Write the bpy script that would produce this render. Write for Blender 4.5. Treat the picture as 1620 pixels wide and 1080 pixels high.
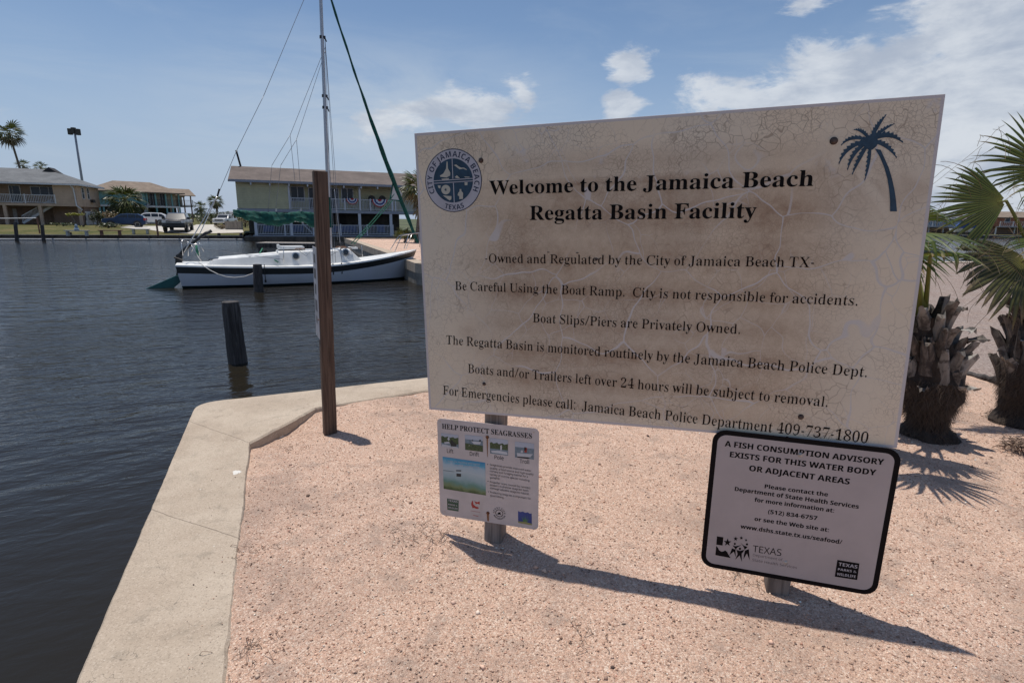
import bpy, bmesh, math, random
import numpy as np
from mathutils import Vector, Matrix
from math import sin, cos, tan, pi, radians, degrees, atan2, sqrt, exp

random.seed(11)
S = bpy.context.scene
COL = S.collection
for _o in list(S.objects):
    bpy.data.objects.remove(_o)

# ------------------------------------------------------------------ camera
CAM_H = 1.5
FPX = 856.4                     # focal length in pixels of a 1620 px wide picture
PITCH, ROLL = radians(12.61), radians(-0.81)
_F = Vector((0, cos(PITCH), -sin(PITCH)))
_R0 = Vector((1, 0, 0))
_U0 = _R0.cross(_F)
_R = _R0 * cos(ROLL) - _U0 * sin(ROLL)
_U = _U0 * cos(ROLL) + _R0 * sin(ROLL)
cam = bpy.data.cameras.new('camera')
cam.sensor_width = 36
cam.lens = FPX / 1620 * 36
cam.clip_start = 0.05
cam.clip_end = 6000
camo = bpy.data.objects.new('camera', cam)
COL.objects.link(camo)
_m = Matrix((( _R.x, _U.x, -_F.x, 0), (_R.y, _U.y, -_F.y, 0), (_R.z, _U.z, -_F.z, CAM_H), (0, 0, 0, 1)))
camo.matrix_world = _m
S.camera = camo

# ------------------------------------------------------------------ light
SUN_OFF = Vector((0.15, -0.125, -1.0)).normalized()     # the way the sunlight travels
sun_el = math.asin(-SUN_OFF.z)
sun_az = atan2(-SUN_OFF.x, -SUN_OFF.y)                   # clockwise from +Y
S.view_settings.view_transform = 'Standard'
S.view_settings.look = 'None'
S.view_settings.exposure = 0.0
S.view_settings.gamma = 1.0
S.view_settings.use_curve_mapping = False
sl = bpy.data.lights.new('sun', 'SUN')
sl.energy = 4.0
sl.angle = radians(0.5)
sl.color = (1.0, 0.955, 0.885)
so = bpy.data.objects.new('sun', sl)
COL.objects.link(so)
so.rotation_euler = SUN_OFF.to_track_quat('-Z', 'Y').to_euler()
so.location = (0, 0, 30)

world = bpy.data.worlds.new('World')
S.world = world
world.use_nodes = True


class NT:
    """tiny node-tree writer"""
    def __init__(s, tree):
        s.t = tree
        s.n = tree.nodes
        s.l = tree.links

    def node(s, kind, **kw):
        n = s.n.new(kind)
        for k, v in kw.items():
            setattr(n, k, v)
        return n

    def put(s, sock, v):
        if hasattr(v, 'is_output') or isinstance(v, bpy.types.NodeSocket):
            s.l.new(v, sock)
        elif v is not None:
            if sock.type == 'RGBA' and len(v) == 3:
                v = (*v, 1)
            sock.default_value = v

    def math(s, op, a, b=None, c=None, clamp=False):
        n = s.node('ShaderNodeMath', operation=op, use_clamp=clamp)
        s.put(n.inputs[0], a)
        s.put(n.inputs[1], b)
        s.put(n.inputs[2], c)
        return n.outputs[0]

    def vmath(s, op, a, b=None, out=0):
        n = s.node('ShaderNodeVectorMath', operation=op)
        s.put(n.inputs[0], a)
        s.put(n.inputs[1], b)
        return n.outputs[out]

    def noise(s, vec, scale, detail=4, rough=.55, dist=0, out='Fac'):
        n = s.node('ShaderNodeTexNoise')
        s.put(n.inputs['Vector'], vec)
        n.inputs['Scale'].default_value = scale
        n.inputs['Detail'].default_value = detail
        n.inputs['Roughness'].default_value = rough
        n.inputs['Distortion'].default_value = dist
        return n.outputs[out]

    def voro(s, vec, scale, feature='F1', out='Distance', rnd=1.0):
        n = s.node('ShaderNodeTexVoronoi', feature=feature)
        s.put(n.inputs['Vector'], vec)
        n.inputs['Scale'].default_value = scale
        n.inputs['Randomness'].default_value = rnd
        return n.outputs[out]

    def ramp(s, fac, stops, interp='LINEAR'):
        n = s.node('ShaderNodeValToRGB')
        r = n.color_ramp
        r.interpolation = interp
        while len(r.elements) > 1:
            r.elements.remove(r.elements[-1])
        r.elements[0].position = stops[0][0]
        c = stops[0][1]
        r.elements[0].color = (c, c, c, 1) if isinstance(c, (int, float)) else (*c, 1)
        for p, c in stops[1:]:
            e = r.elements.new(p)
            e.color = (c, c, c, 1) if isinstance(c, (int, float)) else (*c, 1)
        s.put(n.inputs[0], fac)
        return n.outputs[0]

    def mix(s, fac, a, b, mode='MIX'):
        n = s.node('ShaderNodeMix', data_type='RGBA', blend_type=mode)
        n.clamp_factor = True
        s.put(n.inputs[0], fac)
        s.put(n.inputs[6], a)
        s.put(n.inputs[7], b)
        return n.outputs[2]

    def sstep(s, v, lo, hi):
        n = s.node('ShaderNodeMapRange', interpolation_type='SMOOTHSTEP')
        s.put(n.inputs[0], v)
        n.inputs[1].default_value = lo
        n.inputs[2].default_value = hi
        n.inputs[3].default_value = 0
        n.inputs[4].default_value = 1
        return n.outputs[0]

    def bump(s, h, strength=.3, dist=.01, normal=None):
        n = s.node('ShaderNodeBump')
        n.inputs['Strength'].default_value = strength
        n.inputs['Distance'].default_value = dist
        s.put(n.inputs['Height'], h)
        if normal is not None:
            s.put(n.inputs['Normal'], normal)
        return n.outputs[0]


def ray(px, py):
    return _R * ((px - 810) / FPX) + _U * ((540 - py) / FPX) + _F


# sky: Nishita plus fair-weather clouds laid out by direction
w = NT(world.node_tree)
bg = world.node_tree.nodes['Background']
sky = w.node('ShaderNodeTexSky', sky_type='NISHITA', sun_disc=False)
sky.sun_elevation = sun_el
sky.sun_rotation = sun_az
sky.altitude = 0
sky.air_density = 1.0
sky.dust_density = 0.4
sky.ozone_density = 3.2
tc = w.node('ShaderNodeTexCoord')
gen = w.vmath('NORMALIZE', tc.outputs['Generated'])
sep = w.node('ShaderNodeSeparateXYZ')
w.put(sep.inputs[0], gen)
stretch = w.vmath('MULTIPLY', gen, (1, 1, 2.4))
n1 = w.noise(stretch, 7.5, 10, .66, .35)
n2 = w.noise(stretch, 1.7, 5, .55, .3)
n3 = w.noise(w.vmath('MULTIPLY', gen, (1, 1, 4.5)), 3.0, 8, .62, .6)


wcol = w.noise(stretch, 4.0, 5, .6, .3, out='Color')
wgen = w.vmath('ADD', gen, w.vmath('MULTIPLY', w.vmath('SUBTRACT', wcol, (.5, .5, .5)), (.16, .16, .09)))


def blob(px, py, rx, ry, k=1.0):
    d = ray(px, py).normalized()
    n = w.vmath('SUBTRACT', wgen, tuple(d))
    n = w.vmath('MULTIPLY', n, (1 / rx, 1 / rx, 1 / ry))
    L = w.vmath('LENGTH', n, out='Value')
    return w.math('MULTIPLY', w.math('SUBTRACT', 1.0, L, clamp=True), k)


puffs = None
for b in SKY_BLOBS if 'SKY_BLOBS' in globals() else [
        (735, 168, .16, .055, 1.15), (825, 145, .06, .06, 1.0), (640, 205, .16, .04, .6), (800, 205, .2, .04, .6), (1000, 108, .055, .038, 1.1), (985, 160, .055, .032, .95),
        (1160, 150, .13, .055, 1.05), (1330, 140, .26, .075, 1.15), (1560, 60, .20, .10, 1.2), (1540, 170, .30, .16, 1.3), (1640, 270, .34, .16, 1.3),
        (1480, 250, .26, .10, 1.1), (1270, 12, .07, .03, .8), (600, 265, .12, .02, .6),
        (1850, 150, .35, .16, 1.0), (-350, 120, .25, .07, 1.0)]:
    o = blob(*b)
    puffs = o if puffs is None else w.math('MAXIMUM', puffs, o)
far_cover = w.math('MULTIPLY', w.sstep(n2, .56, .72), w.sstep(w.math('MULTIPLY', sep.outputs[1], -1.0), -.15, .3))   # the half of the sky behind the camera
cov = w.math('ADD', puffs, w.math('MULTIPLY', far_cover, .7))
dens = w.math('ADD', cov, w.math('MULTIPLY', w.math('SUBTRACT', n1, .5), 2.1))
mask = w.math('MULTIPLY', w.sstep(dens, .26, .66), w.sstep(cov, .02, .3))
thin = w.math('MULTIPLY', w.sstep(n3, .44, .72), w.sstep(sep.outputs[2], .50, .1))
thin = w.math('MULTIPLY', thin, .26)
veil = blob(600, 205, .46, .17, .9)
thin = w.math('MAXIMUM', thin, w.math('MULTIPLY', veil, w.sstep(n3, .25, .62)))
shade = w.noise(w.vmath('ADD', stretch, (0, 0, .05)), 8.0, 6, .6, .2)
cloudcol = w.mix(w.sstep(shade, .34, .66), (4.4, 4.9, 5.8), (7.2, 7.5, 7.9))
haze_low = w.math('MULTIPLY', w.sstep(w.math('MULTIPLY', sep.outputs[2], -1.0), -.34, .02), .85)   # summer haze low in the sky, all round
clear = w.mix(haze_low, sky.outputs[0], (3.7, 4.6, 6.3))
skyc = w.mix(thin, clear, (5.0, 5.8, 6.8))
skyc = w.mix(w.math('MULTIPLY', mask, .8), skyc, cloudcol)
w.put(bg.inputs[0], skyc)
bg.inputs[1].default_value = 0.10

# ------------------------------------------------------------------ helpers: places measured from the photograph
def ground(px, py, z=0.0):
    d = ray(px, py)
    return Vector((0, 0, CAM_H)) + d * ((z - CAM_H) / d.z)


def at(px, py, D):
    return Vector((0, 0, CAM_H)) + ray(px, py) * D


class Frame:
    """an upright frame: origin P, x axis along yaw, y axis away from the viewer"""
    def __init__(s, P, yaw, tilt=0.0):
        s.P = Vector(P)
        s.M = Matrix.Translation(s.P) @ Matrix.Rotation(yaw, 4, 'Z') @ Matrix.Rotation(-tilt, 4, 'Y')
        s.I = s.M.inverted()
        s.n = (s.M.to_3x3() @ Vector((0, 1, 0)))

    def uv(s, px, py, off=0.0):
        d = ray(px, py)
        c = Vector((0, 0, CAM_H))
        t = ((s.P + s.n * off - c).dot(s.n)) / d.dot(s.n)
        q = s.I @ (c + d * t)
        return q.x, q.z

    def loc(s, p):
        return s.I @ Vector(p)


# ------------------------------------------------------------------ helpers: meshes and objects
def link(o, parent=None):
    COL.objects.link(o)
    if parent is not None:
        o.parent = parent
    return o


def tag(o, label=None, cat=None, group=None, kind=None):
    if label: o['label'] = label
    if cat: o['category'] = cat
    if group: o['group'] = group
    if kind: o['kind'] = kind
    return o


def thing(name, label, cat, loc=(0, 0, 0), rz=0.0, group=None, matrix=None):
    o = bpy.data.objects.new(name, None)
    o.empty_display_size = .2
    COL.objects.link(o)
    if matrix is not None:
        o.matrix_world = matrix
    else:
        o.location = loc
        o.rotation_euler = (0, 0, rz)
    return tag(o, label, cat, group)


def copy_thing(o, parent=None, **kw):
    c = o.copy()
    COL.objects.link(c)
    c.parent = parent
    for ch in list(o.children):
        copy_thing(ch, c)
    for k, v in kw.items():
        if k in ('location', 'rotation_euler', 'scale'):
            setattr(c, k, v)
        else:
            c[k] = v
    return c


class MB:
    def __init__(s):
        s.v = []
        s.f = []
        s.mi = []
        s.col = None

    def add(s, vs, fs, mi=0):
        b = len(s.v)
        s.v += [tuple(p) for p in vs]
        s.f += [tuple(i + b for i in f) for f in fs]
        s.mi += [mi] * len(fs)
        return s

    def box(s, x0, x1, y0, y1, z0, z1, M=None, mi=0, taper=0.0):
        vs = [Vector(p) for p in ((x0, y0, z0), (x1, y0, z0), (x1, y1, z0), (x0, y1, z0), (x0 + taper, y0 + taper, z1), (x1 - taper, y0 + taper, z1), (x1 - taper, y1 - taper, z1), (x0 + taper, y1 - taper, z1))]
        if M is not None:
            vs = [M @ p for p in vs]
        return s.add(vs, [(0, 3, 2, 1), (4, 5, 6, 7), (0, 1, 5, 4), (1, 2, 6, 5), (2, 3, 7, 6), (3, 0, 4, 7)], mi)

    def beam(s, a, b, w=.05, h=None, mi=0):
        """box-section bar from a to b"""
        a, b = Vector(a), Vector(b)
        d = b - a
        L = d.length
        if L < 1e-6: return s
        M = Matrix.Translation(a) @ d.to_track_quat('X', 'Z').to_matrix().to_4x4()
        h = w if h is None else h
        return s.box(0, L, -w / 2, w / 2, -h / 2, h / 2, M, mi)

    def tube(s, pts, r, n=6, mi=0, cap=True):
        pts = [Vector(p) for p in pts]
        rs = r if isinstance(r, (list, tuple)) else [r] * len(pts)
        b = len(s.v)
        up = Vector((0.13, 0.31, 1)).normalized()
        for i, p in enumerate(pts):
            t = (pts[min(i + 1, len(pts) - 1)] - pts[max(i - 1, 0)])
            if t.length < 1e-9: t = Vector((0, 0, 1))
            t.normalize()
            if abs(t.dot(up)) > .95: up2 = Vector((1, 0.2, 0))
            else: up2 = up
            x = t.cross(up2).normalized()
            y = t.cross(x)
            for k in range(n):
                a = 2 * pi * k / n
                s.v.append(tuple(p + (x * cos(a) + y * sin(a)) * rs[i]))
        for i in range(len(pts) - 1):
            for k in range(n):
                k2 = (k + 1) % n
                s.f.append((b + i * n + k, b + i * n + k2, b + (i + 1) * n + k2, b + (i + 1) * n + k))
                s.mi.append(mi)
        if cap:
            s.f.append(tuple(b + k for k in range(n))[::-1]); s.mi.append(mi)
            e = b + (len(pts) - 1) * n
            s.f.append(tuple(e + k for k in range(n))); s.mi.append(mi)
        return s

    def prism(s, poly, y0, y1, axis='y', mi=0):
        """extrude a polygon given in the two other axes; axis y: poly is (x,z)"""
        n = len(poly)
        def P(a, b, t):
            return (a, t, b) if axis == 'y' else ((a, b, t) if axis == 'z' else (t, a, b))
        vs = [P(a, b, y0) for a, b in poly] + [P(a, b, y1) for a, b in poly]
        fs = [tuple(range(n)), tuple(range(2 * n - 1, n - 1, -1))]
        fs += [((i + 1) % n, i, i + n, (i + 1) % n + n) for i in range(n)]
        return s.add(vs, fs, mi)

    def disc(s, c, r, n=24, y=0.0, sx=1.0):
        vs = [(c[0] + r * sx * cos(2 * pi * k / n), y, c[1] + r * sin(2 * pi * k / n)) for k in range(n)]
        return s.add(vs, [tuple(range(n))])

    def ring(s, c, r0, r1, n=48, y=0.0):
        vs = []
        for k in range(n):
            a = 2 * pi * k / n
            vs += [(c[0] + r0 * cos(a), y, c[1] + r0 * sin(a)), (c[0] + r1 * cos(a), y, c[1] + r1 * sin(a))]
        return s.add(vs, [(2 * k, 2 * k + 1, (2 * k + 3) % (2 * n), (2 * k + 2) % (2 * n)) for k in range(n)])

    def lathe(s, prof, n=16, c=(0, 0, 0), M=None):
        """prof: list of (r, z)"""
        b = []
        vs = []
        for r, z in prof:
            for k in range(n):
                a = 2 * pi * k / n
                p = Vector((c[0] + r * cos(a), c[1] + r * sin(a), c[2] + z))
                vs.append(M @ p if M is not None else p)
        fs = []
        for i in range(len(prof) - 1):
            for k in range(n):
                k2 = (k + 1) % n
                fs.append((i * n + k, i * n + k2, (i + 1) * n + k2, (i + 1) * n + k))
        fs.append(tuple(range(n))[::-1])
        fs.append(tuple((len(prof) - 1) * n + k for k in range(n)))
        return s.add(vs, fs)

    def mesh(s, name, mats, smooth=False, recalc=False, bevel=0.0, attr=None):
        me = bpy.data.meshes.new(name)
        me.from_pydata(s.v, [], s.f)
        mats = mats if isinstance(mats, (list, tuple)) else [mats]
        for m in mats:
            me.materials.append(m)
        if len(mats) > 1:
            me.polygons.foreach_set('material_index', s.mi)
        if recalc or bevel:
            bm = bmesh.new()
            bm.from_mesh(me)
            bmesh.ops.recalc_face_normals(bm, faces=bm.faces)
            if bevel:
                bmesh.ops.bevel(bm, geom=[e for e in bm.edges if len(e.link_faces) == 2 and e.calc_face_angle(0) > .6], offset=bevel, segments=2, affect='EDGES', profile=.6)
            bm.to_mesh(me)
            bm.free()
        if smooth:
            me.polygons.foreach_set('use_smooth', [True] * len(me.polygons))
            if smooth == 'auto':
                try:
                    me.set_sharp_from_angle(angle=radians(35))
                except Exception:
                    pass
        if attr is not None:
            ca = me.color_attributes.new('tone', 'FLOAT_COLOR', 'POINT')
            arr = np.ones((len(me.vertices), 4), dtype=np.float32)
            arr[:, :3] = np.array(attr, dtype=np.float32).reshape(-1, 3)
            ca.data.foreach_set('color', arr.ravel())
        me.update()
        return me

    def build(s, name, mats, parent=None, **kw):
        tagkw = {k: kw.pop(k) for k in ('label', 'cat', 'group', 'kind') if k in kw}
        o = bpy.data.objects.new(name, s.mesh(name, mats, **kw))
        link(o, parent)
        tag(o, **tagkw)
        return o


def obj(name, me, parent=None, **kw):
    o = bpy.data.objects.new(name, me)
    link(o, parent)
    return tag(o, **kw)


# ------------------------------------------------------------------ materials
MAT = {}


def material(name):
    m = bpy.data.materials.new(name)
    m.use_nodes = True
    nt = NT(m.node_tree)
    bsdf = m.node_tree.nodes['Principled BSDF']
    MAT[name] = m
    return m, nt, bsdf


def plain(name, col, rough=.6, metal=0.0, var=.15, scale=6.0, bump=.0, bscale=60.0, spec=.5, coat=0.0, stretch=None, dirt=None):
    """a painted / moulded surface with soft variation and fine relief"""
    m, t, b = material(name)
    tcn = t.node('ShaderNodeTexCoord')
    v = tcn.outputs['Object']
    if stretch:
        v = t.vmath('MULTIPLY', v, stretch)
    n = t.noise(v, scale, 5, .6)
    lo = tuple(c * (1 - var) for c in col)
    hi = tuple(min(1, c * (1 + var)) for c in col)
    c = t.mix(t.sstep(n, .3, .7), lo, hi)
    if dirt:
        n2_ = t.noise(v, scale * .4, 6, .65, .5)
        c = t.mix(t.math('MULTIPLY', t.sstep(n2_, .5, .75), dirt[1]), c, dirt[0])
    t.put(b.inputs['Base Color'], c)
    b.inputs['Roughness'].default_value = rough
    b.inputs['Metallic'].default_value = metal
    b.inputs['Specular IOR Level'].default_value = spec
    b.inputs['Coat Weight'].default_value = coat
    if bump:
        t.put(b.inputs['Normal'], t.bump(t.noise(v, bscale, 4, .6), bump, .01))
    return m

# ================================================================== SETTING: water, ground, seawall
WATER_Z = -0.70


def grid_sheet(name, xs, ys, zf, m, kind='structure', parent=None, inside=None, smooth=True, colf=None):
    xs = list(xs); ys = list(ys)
    nx, ny = len(xs), len(ys)
    X, Y = np.meshgrid(np.array(xs), np.array(ys))
    Z = zf(X, Y)
    vs = np.stack([X, Y, Z], -1).reshape(-1, 3)
    fs = []
    for j in range(ny - 1):
        for i in range(nx - 1):
            if inside is not None and not inside((xs[i] + xs[i + 1]) / 2, (ys[j] + ys[j + 1]) / 2):
                continue
            a = j * nx + i
            fs.append((a, a + 1, a + nx + 1, a + nx))
    me = bpy.data.meshes.new(name)
    me.from_pydata(vs.tolist(), [], fs)
    me.materials.append(m)
    if smooth:
        me.polygons.foreach_set('use_smooth', [True] * len(me.polygons))
    bm = bmesh.new(); bm.from_mesh(me)
    bmesh.ops.delete(bm, geom=[v for v in bm.verts if not v.link_faces], context='VERTS')
    bm.to_mesh(me); bm.free()
    return obj(name, me, parent, kind=kind)


# --- water
m, t, b = material('canal_water')
tcn = t.node('ShaderNodeNewGeometry')
P = tcn.outputs['Position']
b.inputs['Base Color'].default_value = (0.018, 0.015, 0.010, 1)
b.inputs['Roughness'].default_value = 0.07
b.inputs['IOR'].default_value = 1.33
ROT = t.node('ShaderNodeVectorRotate', rotation_type='Z_AXIS')
t.put(ROT.inputs['Vector'], P)
ROT.inputs['Angle'].default_value = radians(-24)
v1 = t.vmath('MULTIPLY', ROT.outputs[0], (1, 2.1, 1))
w1 = t.noise(v1, 1.15, 3, .5, .25)
w2 = t.noise(v1, 4.2, 4, .55, .35)
w3 = t.noise(t.vmath('MULTIPLY', P, (1, 1.3, 1)), 15, 3, .55, .3)
patch = t.sstep(t.noise(P, .10, 3, .5, .3), .38, .62)
dist_y = t.node('ShaderNodeSeparateXYZ')
t.put(dist_y.inputs[0], P)
windy = t.sstep(dist_y.outputs[1], 1.5, 8)      # the water lies still in the lee of the wall and ruffles further out
h = t.math('ADD', t.math('MULTIPLY', w1, .065), t.math('MULTIPLY', w2, t.math('MULTIPLY_ADD', patch, .018, .016)))
h = t.math('ADD', h, t.math('MULTIPLY', w3, t.math('MULTIPLY_ADD', patch, .0060, .0018)))
h = t.math('MULTIPLY', h, t.math('MULTIPLY_ADD', windy, .95, .14))
bn = t.node('ShaderNodeBump')
bn.inputs['Strength'].default_value = 1.0
bn.inputs['Distance'].default_value = 1.0
t.put(bn.inputs['Height'], h)
t.put(b.inputs['Normal'], bn.outputs[0])
wb = MB()
wb.add([(-900, -60, WATER_Z), (900, -60, WATER_Z), (900, 1500, WATER_Z), (-900, 1500, WATER_Z)], [(0, 1, 2, 3)])
wb.build('water', MAT['canal_water'], kind='structure')

# --- gravel (crushed pink granite and shell)
GRAV = [(.50, .33, .25), (.62, .45, .36), (.40, .27, .21), (.70, .57, .47), (.56, .39, .30), (.30, .22, .18), (.66, .50, .42), (.80, .72, .64), (.46, .34, .28)]


def gravel_material(name, tint, scale, grey=0.0, bump=1.0, shift=0.0):
    m, t, b = material(name)
    g = t.node('ShaderNodeNewGeometry')
    P = g.outputs['Position']
    vcol = t.voro(P, scale, out='Color')
    sp = t.node('ShaderNodeSeparateColor')
    t.put(sp.inputs[0], vcol)
    stops = [(i / len(GRAV), tuple(c * k * (1 - grey) + grey * (sum(c3) / 3) * k for c, k, c3 in zip(cc, tint, [cc] * 3))) for i, cc in enumerate(GRAV)]
    c1 = t.ramp(sp.outputs[0], stops, 'CONSTANT')
    v2 = t.voro(P, scale * 2.3, out='Color')
    sp2 = t.node('ShaderNodeSeparateColor')
    t.put(sp2.inputs[0], v2)
    c2 = t.ramp(sp2.outputs[1], stops, 'CONSTANT')
    base = t.mix(.5, c1, c2)
    mean = tuple(sum(c[i] for c in GRAV) / len(GRAV) * (1 - grey) + grey * .44 for i in range(3))
    big = t.noise(P, 1.3, 6, .62, .4)
    mid = t.noise(P, 5.5, 5, .6, .3)
    base = t.mix(t.math('MULTIPLY', t.sstep(big, .46, .66), .5), base, tuple(x * y * .60 for x, y in zip(mean, (1.0, .95, .92))))
    base = t.mix(t.math('MULTIPLY', t.sstep(mid, .52, .68), .45), base, (.30, .23, .19))
    base = t.mix(t.math('MULTIPLY', t.sstep(t.noise(P, 2.7, 5, .6, .2), .55, .75), .40), base, (.74 * tint[0], .56 * tint[1], .44 * tint[2]))
    grit = t.sstep(t.noise(P, 17, 6, .75, .4), .56, .70)
    base = t.mix(t.math('MULTIPLY', grit, .42), base, (.25, .19, .155))
    t.put(b.inputs['Base Color'], base)
    b.inputs['Roughness'].default_value = .95
    b.inputs['Specular IOR Level'].default_value = .2
    d = t.voro(P, scale)
    d2 = t.voro(P, scale * 2.3)
    hh = t.math('ADD', t.math('MULTIPLY', d, -.6), t.math('MULTIPLY', d2, -.35))
    hh = t.math('ADD', hh, t.math('MULTIPLY', t.noise(P, 30, 4, .6), .9))
    t.put(b.inputs['Normal'], t.bump(hh, bump, .008))
    return m


gravel_material('pink_gravel', (1.10, 1.00, .92), 150)
gravel_material('grey_gravel', (.53, .47, .44), 40, grey=.55, bump=.8)

EDGE = [(1.03, -4.3), (-1.419, 1.484), (-2.59, 4.227), (-.842, 5.049), (3.4, 7.04), (2.2, 14.0), (-3.35, 18.6), (-5.8, 24.6), (-12.6, 41.0), (8.5, 45.6), (12.3, 22.2), (20.0, 23.7), (75, 34), (75, -12), (8, -12)]
INNER = [(1.52, -4.3), (-.926, 1.492), (-1.77, 3.438), (-1.576, 4.146), (-.775, 4.632), (3.62, 6.66)]


def near_poly(x, y, poly):
    c = False
    n = len(poly)
    for i in range(n):
        x1, y1 = poly[i]; x2, y2 = poly[(i + 1) % n]
        if (y1 > y) != (y2 > y) and x < (x2 - x1) * (y - y1) / (y2 - y1) + x1:
            c = not c
    return c


def nz(x, y, f=1.0, s=0):
    """cheap smooth value noise on arrays"""
    def h(i, j):
        v = np.sin(i * 127.1 + j * 311.7 + s * 74.7) * 43758.5453
        return v - np.floor(v)
    x = np.asarray(x, float) * f; y = np.asarray(y, float) * f
    i = np.floor(x); j = np.floor(y)
    u = x - i; v = y - j
    u = u * u * (3 - 2 * u); v = v * v * (3 - 2 * v)
    return (h(i, j) * (1 - u) + h(i + 1, j) * u) * (1 - v) + (h(i, j + 1) * (1 - u) + h(i + 1, j + 1) * u) * v


def gz(X, Y):
    z = (nz(X, Y, 1.1) - .5) * .045 + (nz(X, Y, 3.1, 1) - .5) * .018 + (nz(X, Y, 9, 2) - .5) * .009 + (nz(X, Y, 23, 3) - .5) * .006
    dip = np.exp(-(((X + 1.62) / .32) ** 2 + ((Y - 3.70) / .42) ** 2))
    z = z - .075 * dip - .022
    return z


INS = [(1.45, -4.3), (-.98, 1.492), (-1.82, 3.45), (-1.62, 4.20), (-.80, 4.70), (3.55, 6.82), (2.4, 14.2), (-3.05, 18.6), (-5.5, 24.6), (-12.2, 40.7), (8.3, 45.3), (12.1, 22.0), (20.0, 23.5), (75, 33.8), (75, -12), (8, -12)]
# near field: fine relief
xs = np.concatenate([np.arange(-1.9, 3.4, .03), np.arange(3.4, 6.2, .06)])
ys = np.arange(.3, 6.0, .03)


def clip_near(x, y):
    return near_poly(x, y, INS)


fine = grid_sheet('gravel_ground', xs, ys, gz, MAT['pink_gravel'], inside=None if 0 else clip_near)
# the rest of the spit, one sheet with a hole where the fine sheet lies
bmx = bmesh.new()
gx0, gx1, gy0, gy1 = xs[0], xs[-1], ys[0], ys[-1]
me = bpy.data.meshes.new('gravel_spit')
mbv = MB()
cells_x = [-14, -12, -9, -7, -5, -3.5, -1.9, -.5, 1, 2.5, 4, xs[-1], 8, 11, 15, 20, 30, 45, 75]
cells_y = [-12, -8, -4.3, -2, ys[0], 1.5, 3, 4.5, ys[-1], 8, 11, 15, 18, 22, 26, 32, 38, 45.5]
for i in range(len(cells_x) - 1):
    for j in range(len(cells_y) - 1):
        x0, x1, y0, y1 = cells_x[i], cells_x[i + 1], cells_y[j], cells_y[j + 1]
        if x0 >= xs[0] - 1e-6 and x1 <= xs[-1] + 1e-6 and y0 >= ys[0] - 1e-6 and y1 <= ys[-1] + 1e-6:
            continue
        # clip the cell to the outline
        cell = [(x0, y0), (x1, y0), (x1, y1), (x0, y1)]
        N = 8
        sub = [(x0 + (x1 - x0) * (a + .5) / N, y0 + (y1 - y0) * (c + .5) / N) for a in range(N) for c in range(N)]
        ins = [near_poly(px, py, INS) for px, py in sub]
        if all(ins):
            mbv.add([(a, c, -.02) for a, c in cell], [(0, 1, 2, 3)])
        elif any(ins):
            M_ = max(8, int(max(x1 - x0, y1 - y0) / .12)) if max(x1 - x0, y1 - y0) < 8 else 40
            for a in range(M_):
                for c in range(M_):
                    ax, bx = x0 + (x1 - x0) * a / M_, x0 + (x1 - x0) * (a + 1) / M_
                    ay, by = y0 + (y1 - y0) * c / M_, y0 + (y1 - y0) * (c + 1) / M_
                    if near_poly((ax + bx) / 2, (ay + by) / 2, INS):
                        mbv.add([(ax, ay, -.02), (bx, ay, -.02), (bx, by, -.02), (ax, by, -.02)], [(0, 1, 2, 3)])
mbv.build('gravel_spit', MAT['pink_gravel'], kind='structure')

# --- seawall cap: a concrete slab along the water, its inner edge proud of the gravel
m, t, b = material('cap_concrete')
g = t.node('ShaderNodeNewGeometry')
P = g.outputs['Position']
na = t.noise(P, 1.6, 6, .6, .3)
nb = t.noise(P, 9, 6, .65, .2)
nc = t.noise(P, 150, 3, .7)
c = t.mix(t.sstep(na, .3, .7), (.39, .31, .235), (.495, .41, .32))
c = t.mix(t.math('MULTIPLY', t.sstep(nb, .5, .72), .5), c, (.245, .205, .16))
c = t.mix(t.math('MULTIPLY', t.sstep(t.noise(P, 4.2, 4, .5, .8), .60, .72), .35), c, (.44, .35, .27))
grain = t.voro(P, 190, out='Color')
sg = t.node('ShaderNodeSeparateColor'); t.put(sg.inputs[0], grain)
c = t.mix(t.math('MULTIPLY', t.math('LESS_THAN', sg.outputs[0], .12), .28), c, (.17, .13, .10))
c = t.mix(t.math('MULTIPLY', t.math('GREATER_THAN', sg.outputs[0], .90), .25), c, (.66, .56, .46))
c = t.mix(t.math('MULTIPLY', t.sstep(nc, .56, .70), .55), c, (.22, .17, .13))
c = t.mix(t.math('MULTIPLY', t.sstep(t.noise(P, 170, 2, .7), .66, .74), .6), c, (.66, .60, .52))
# bird droppings and pale scuffs
sp_ = t.voro(P, 2.6, out='Distance')
spk = t.math('LESS_THAN', t.math('ADD', sp_, t.math('MULTIPLY', t.noise(P, 26, 4, .7), .12)), .125)
c = t.mix(t.math('MULTIPLY', spk, .75), c, (.74, .72, .67))
sp3 = t.voro(t.vmath('ADD', P, (3.3, 1.7, 0)), 7.5, out='Distance')
spk3 = t.math('LESS_THAN', t.math('ADD', sp3, t.math('MULTIPLY', t.noise(P, 40, 3, .7), .15)), .105)
c = t.mix(t.math('MULTIPLY', spk3, .6), c, (.70, .66, .58))
sp4 = t.voro(t.vmath('ADD', P, (7.3, 4.7, 0)), 11, out='Distance')
spk4 = t.math('LESS_THAN', t.math('ADD', sp4, t.math('MULTIPLY', t.noise(P, 60, 3, .7), .12)), .085)
c = t.mix(t.math('MULTIPLY', spk4, .8), c, (.09, .075, .06))
jn = t.vmath('DOT_PRODUCT', P, (.516, .857, 0), out='Value')
j1 = t.math('ABSOLUTE', t.math('SUBTRACT', jn, t.math('MULTIPLY_ADD', t.noise(P, 9, 3, .6), .02, 2.02)))
jy = t.node('ShaderNodeSeparateXYZ'); t.put(jy.inputs[0], P)
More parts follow.
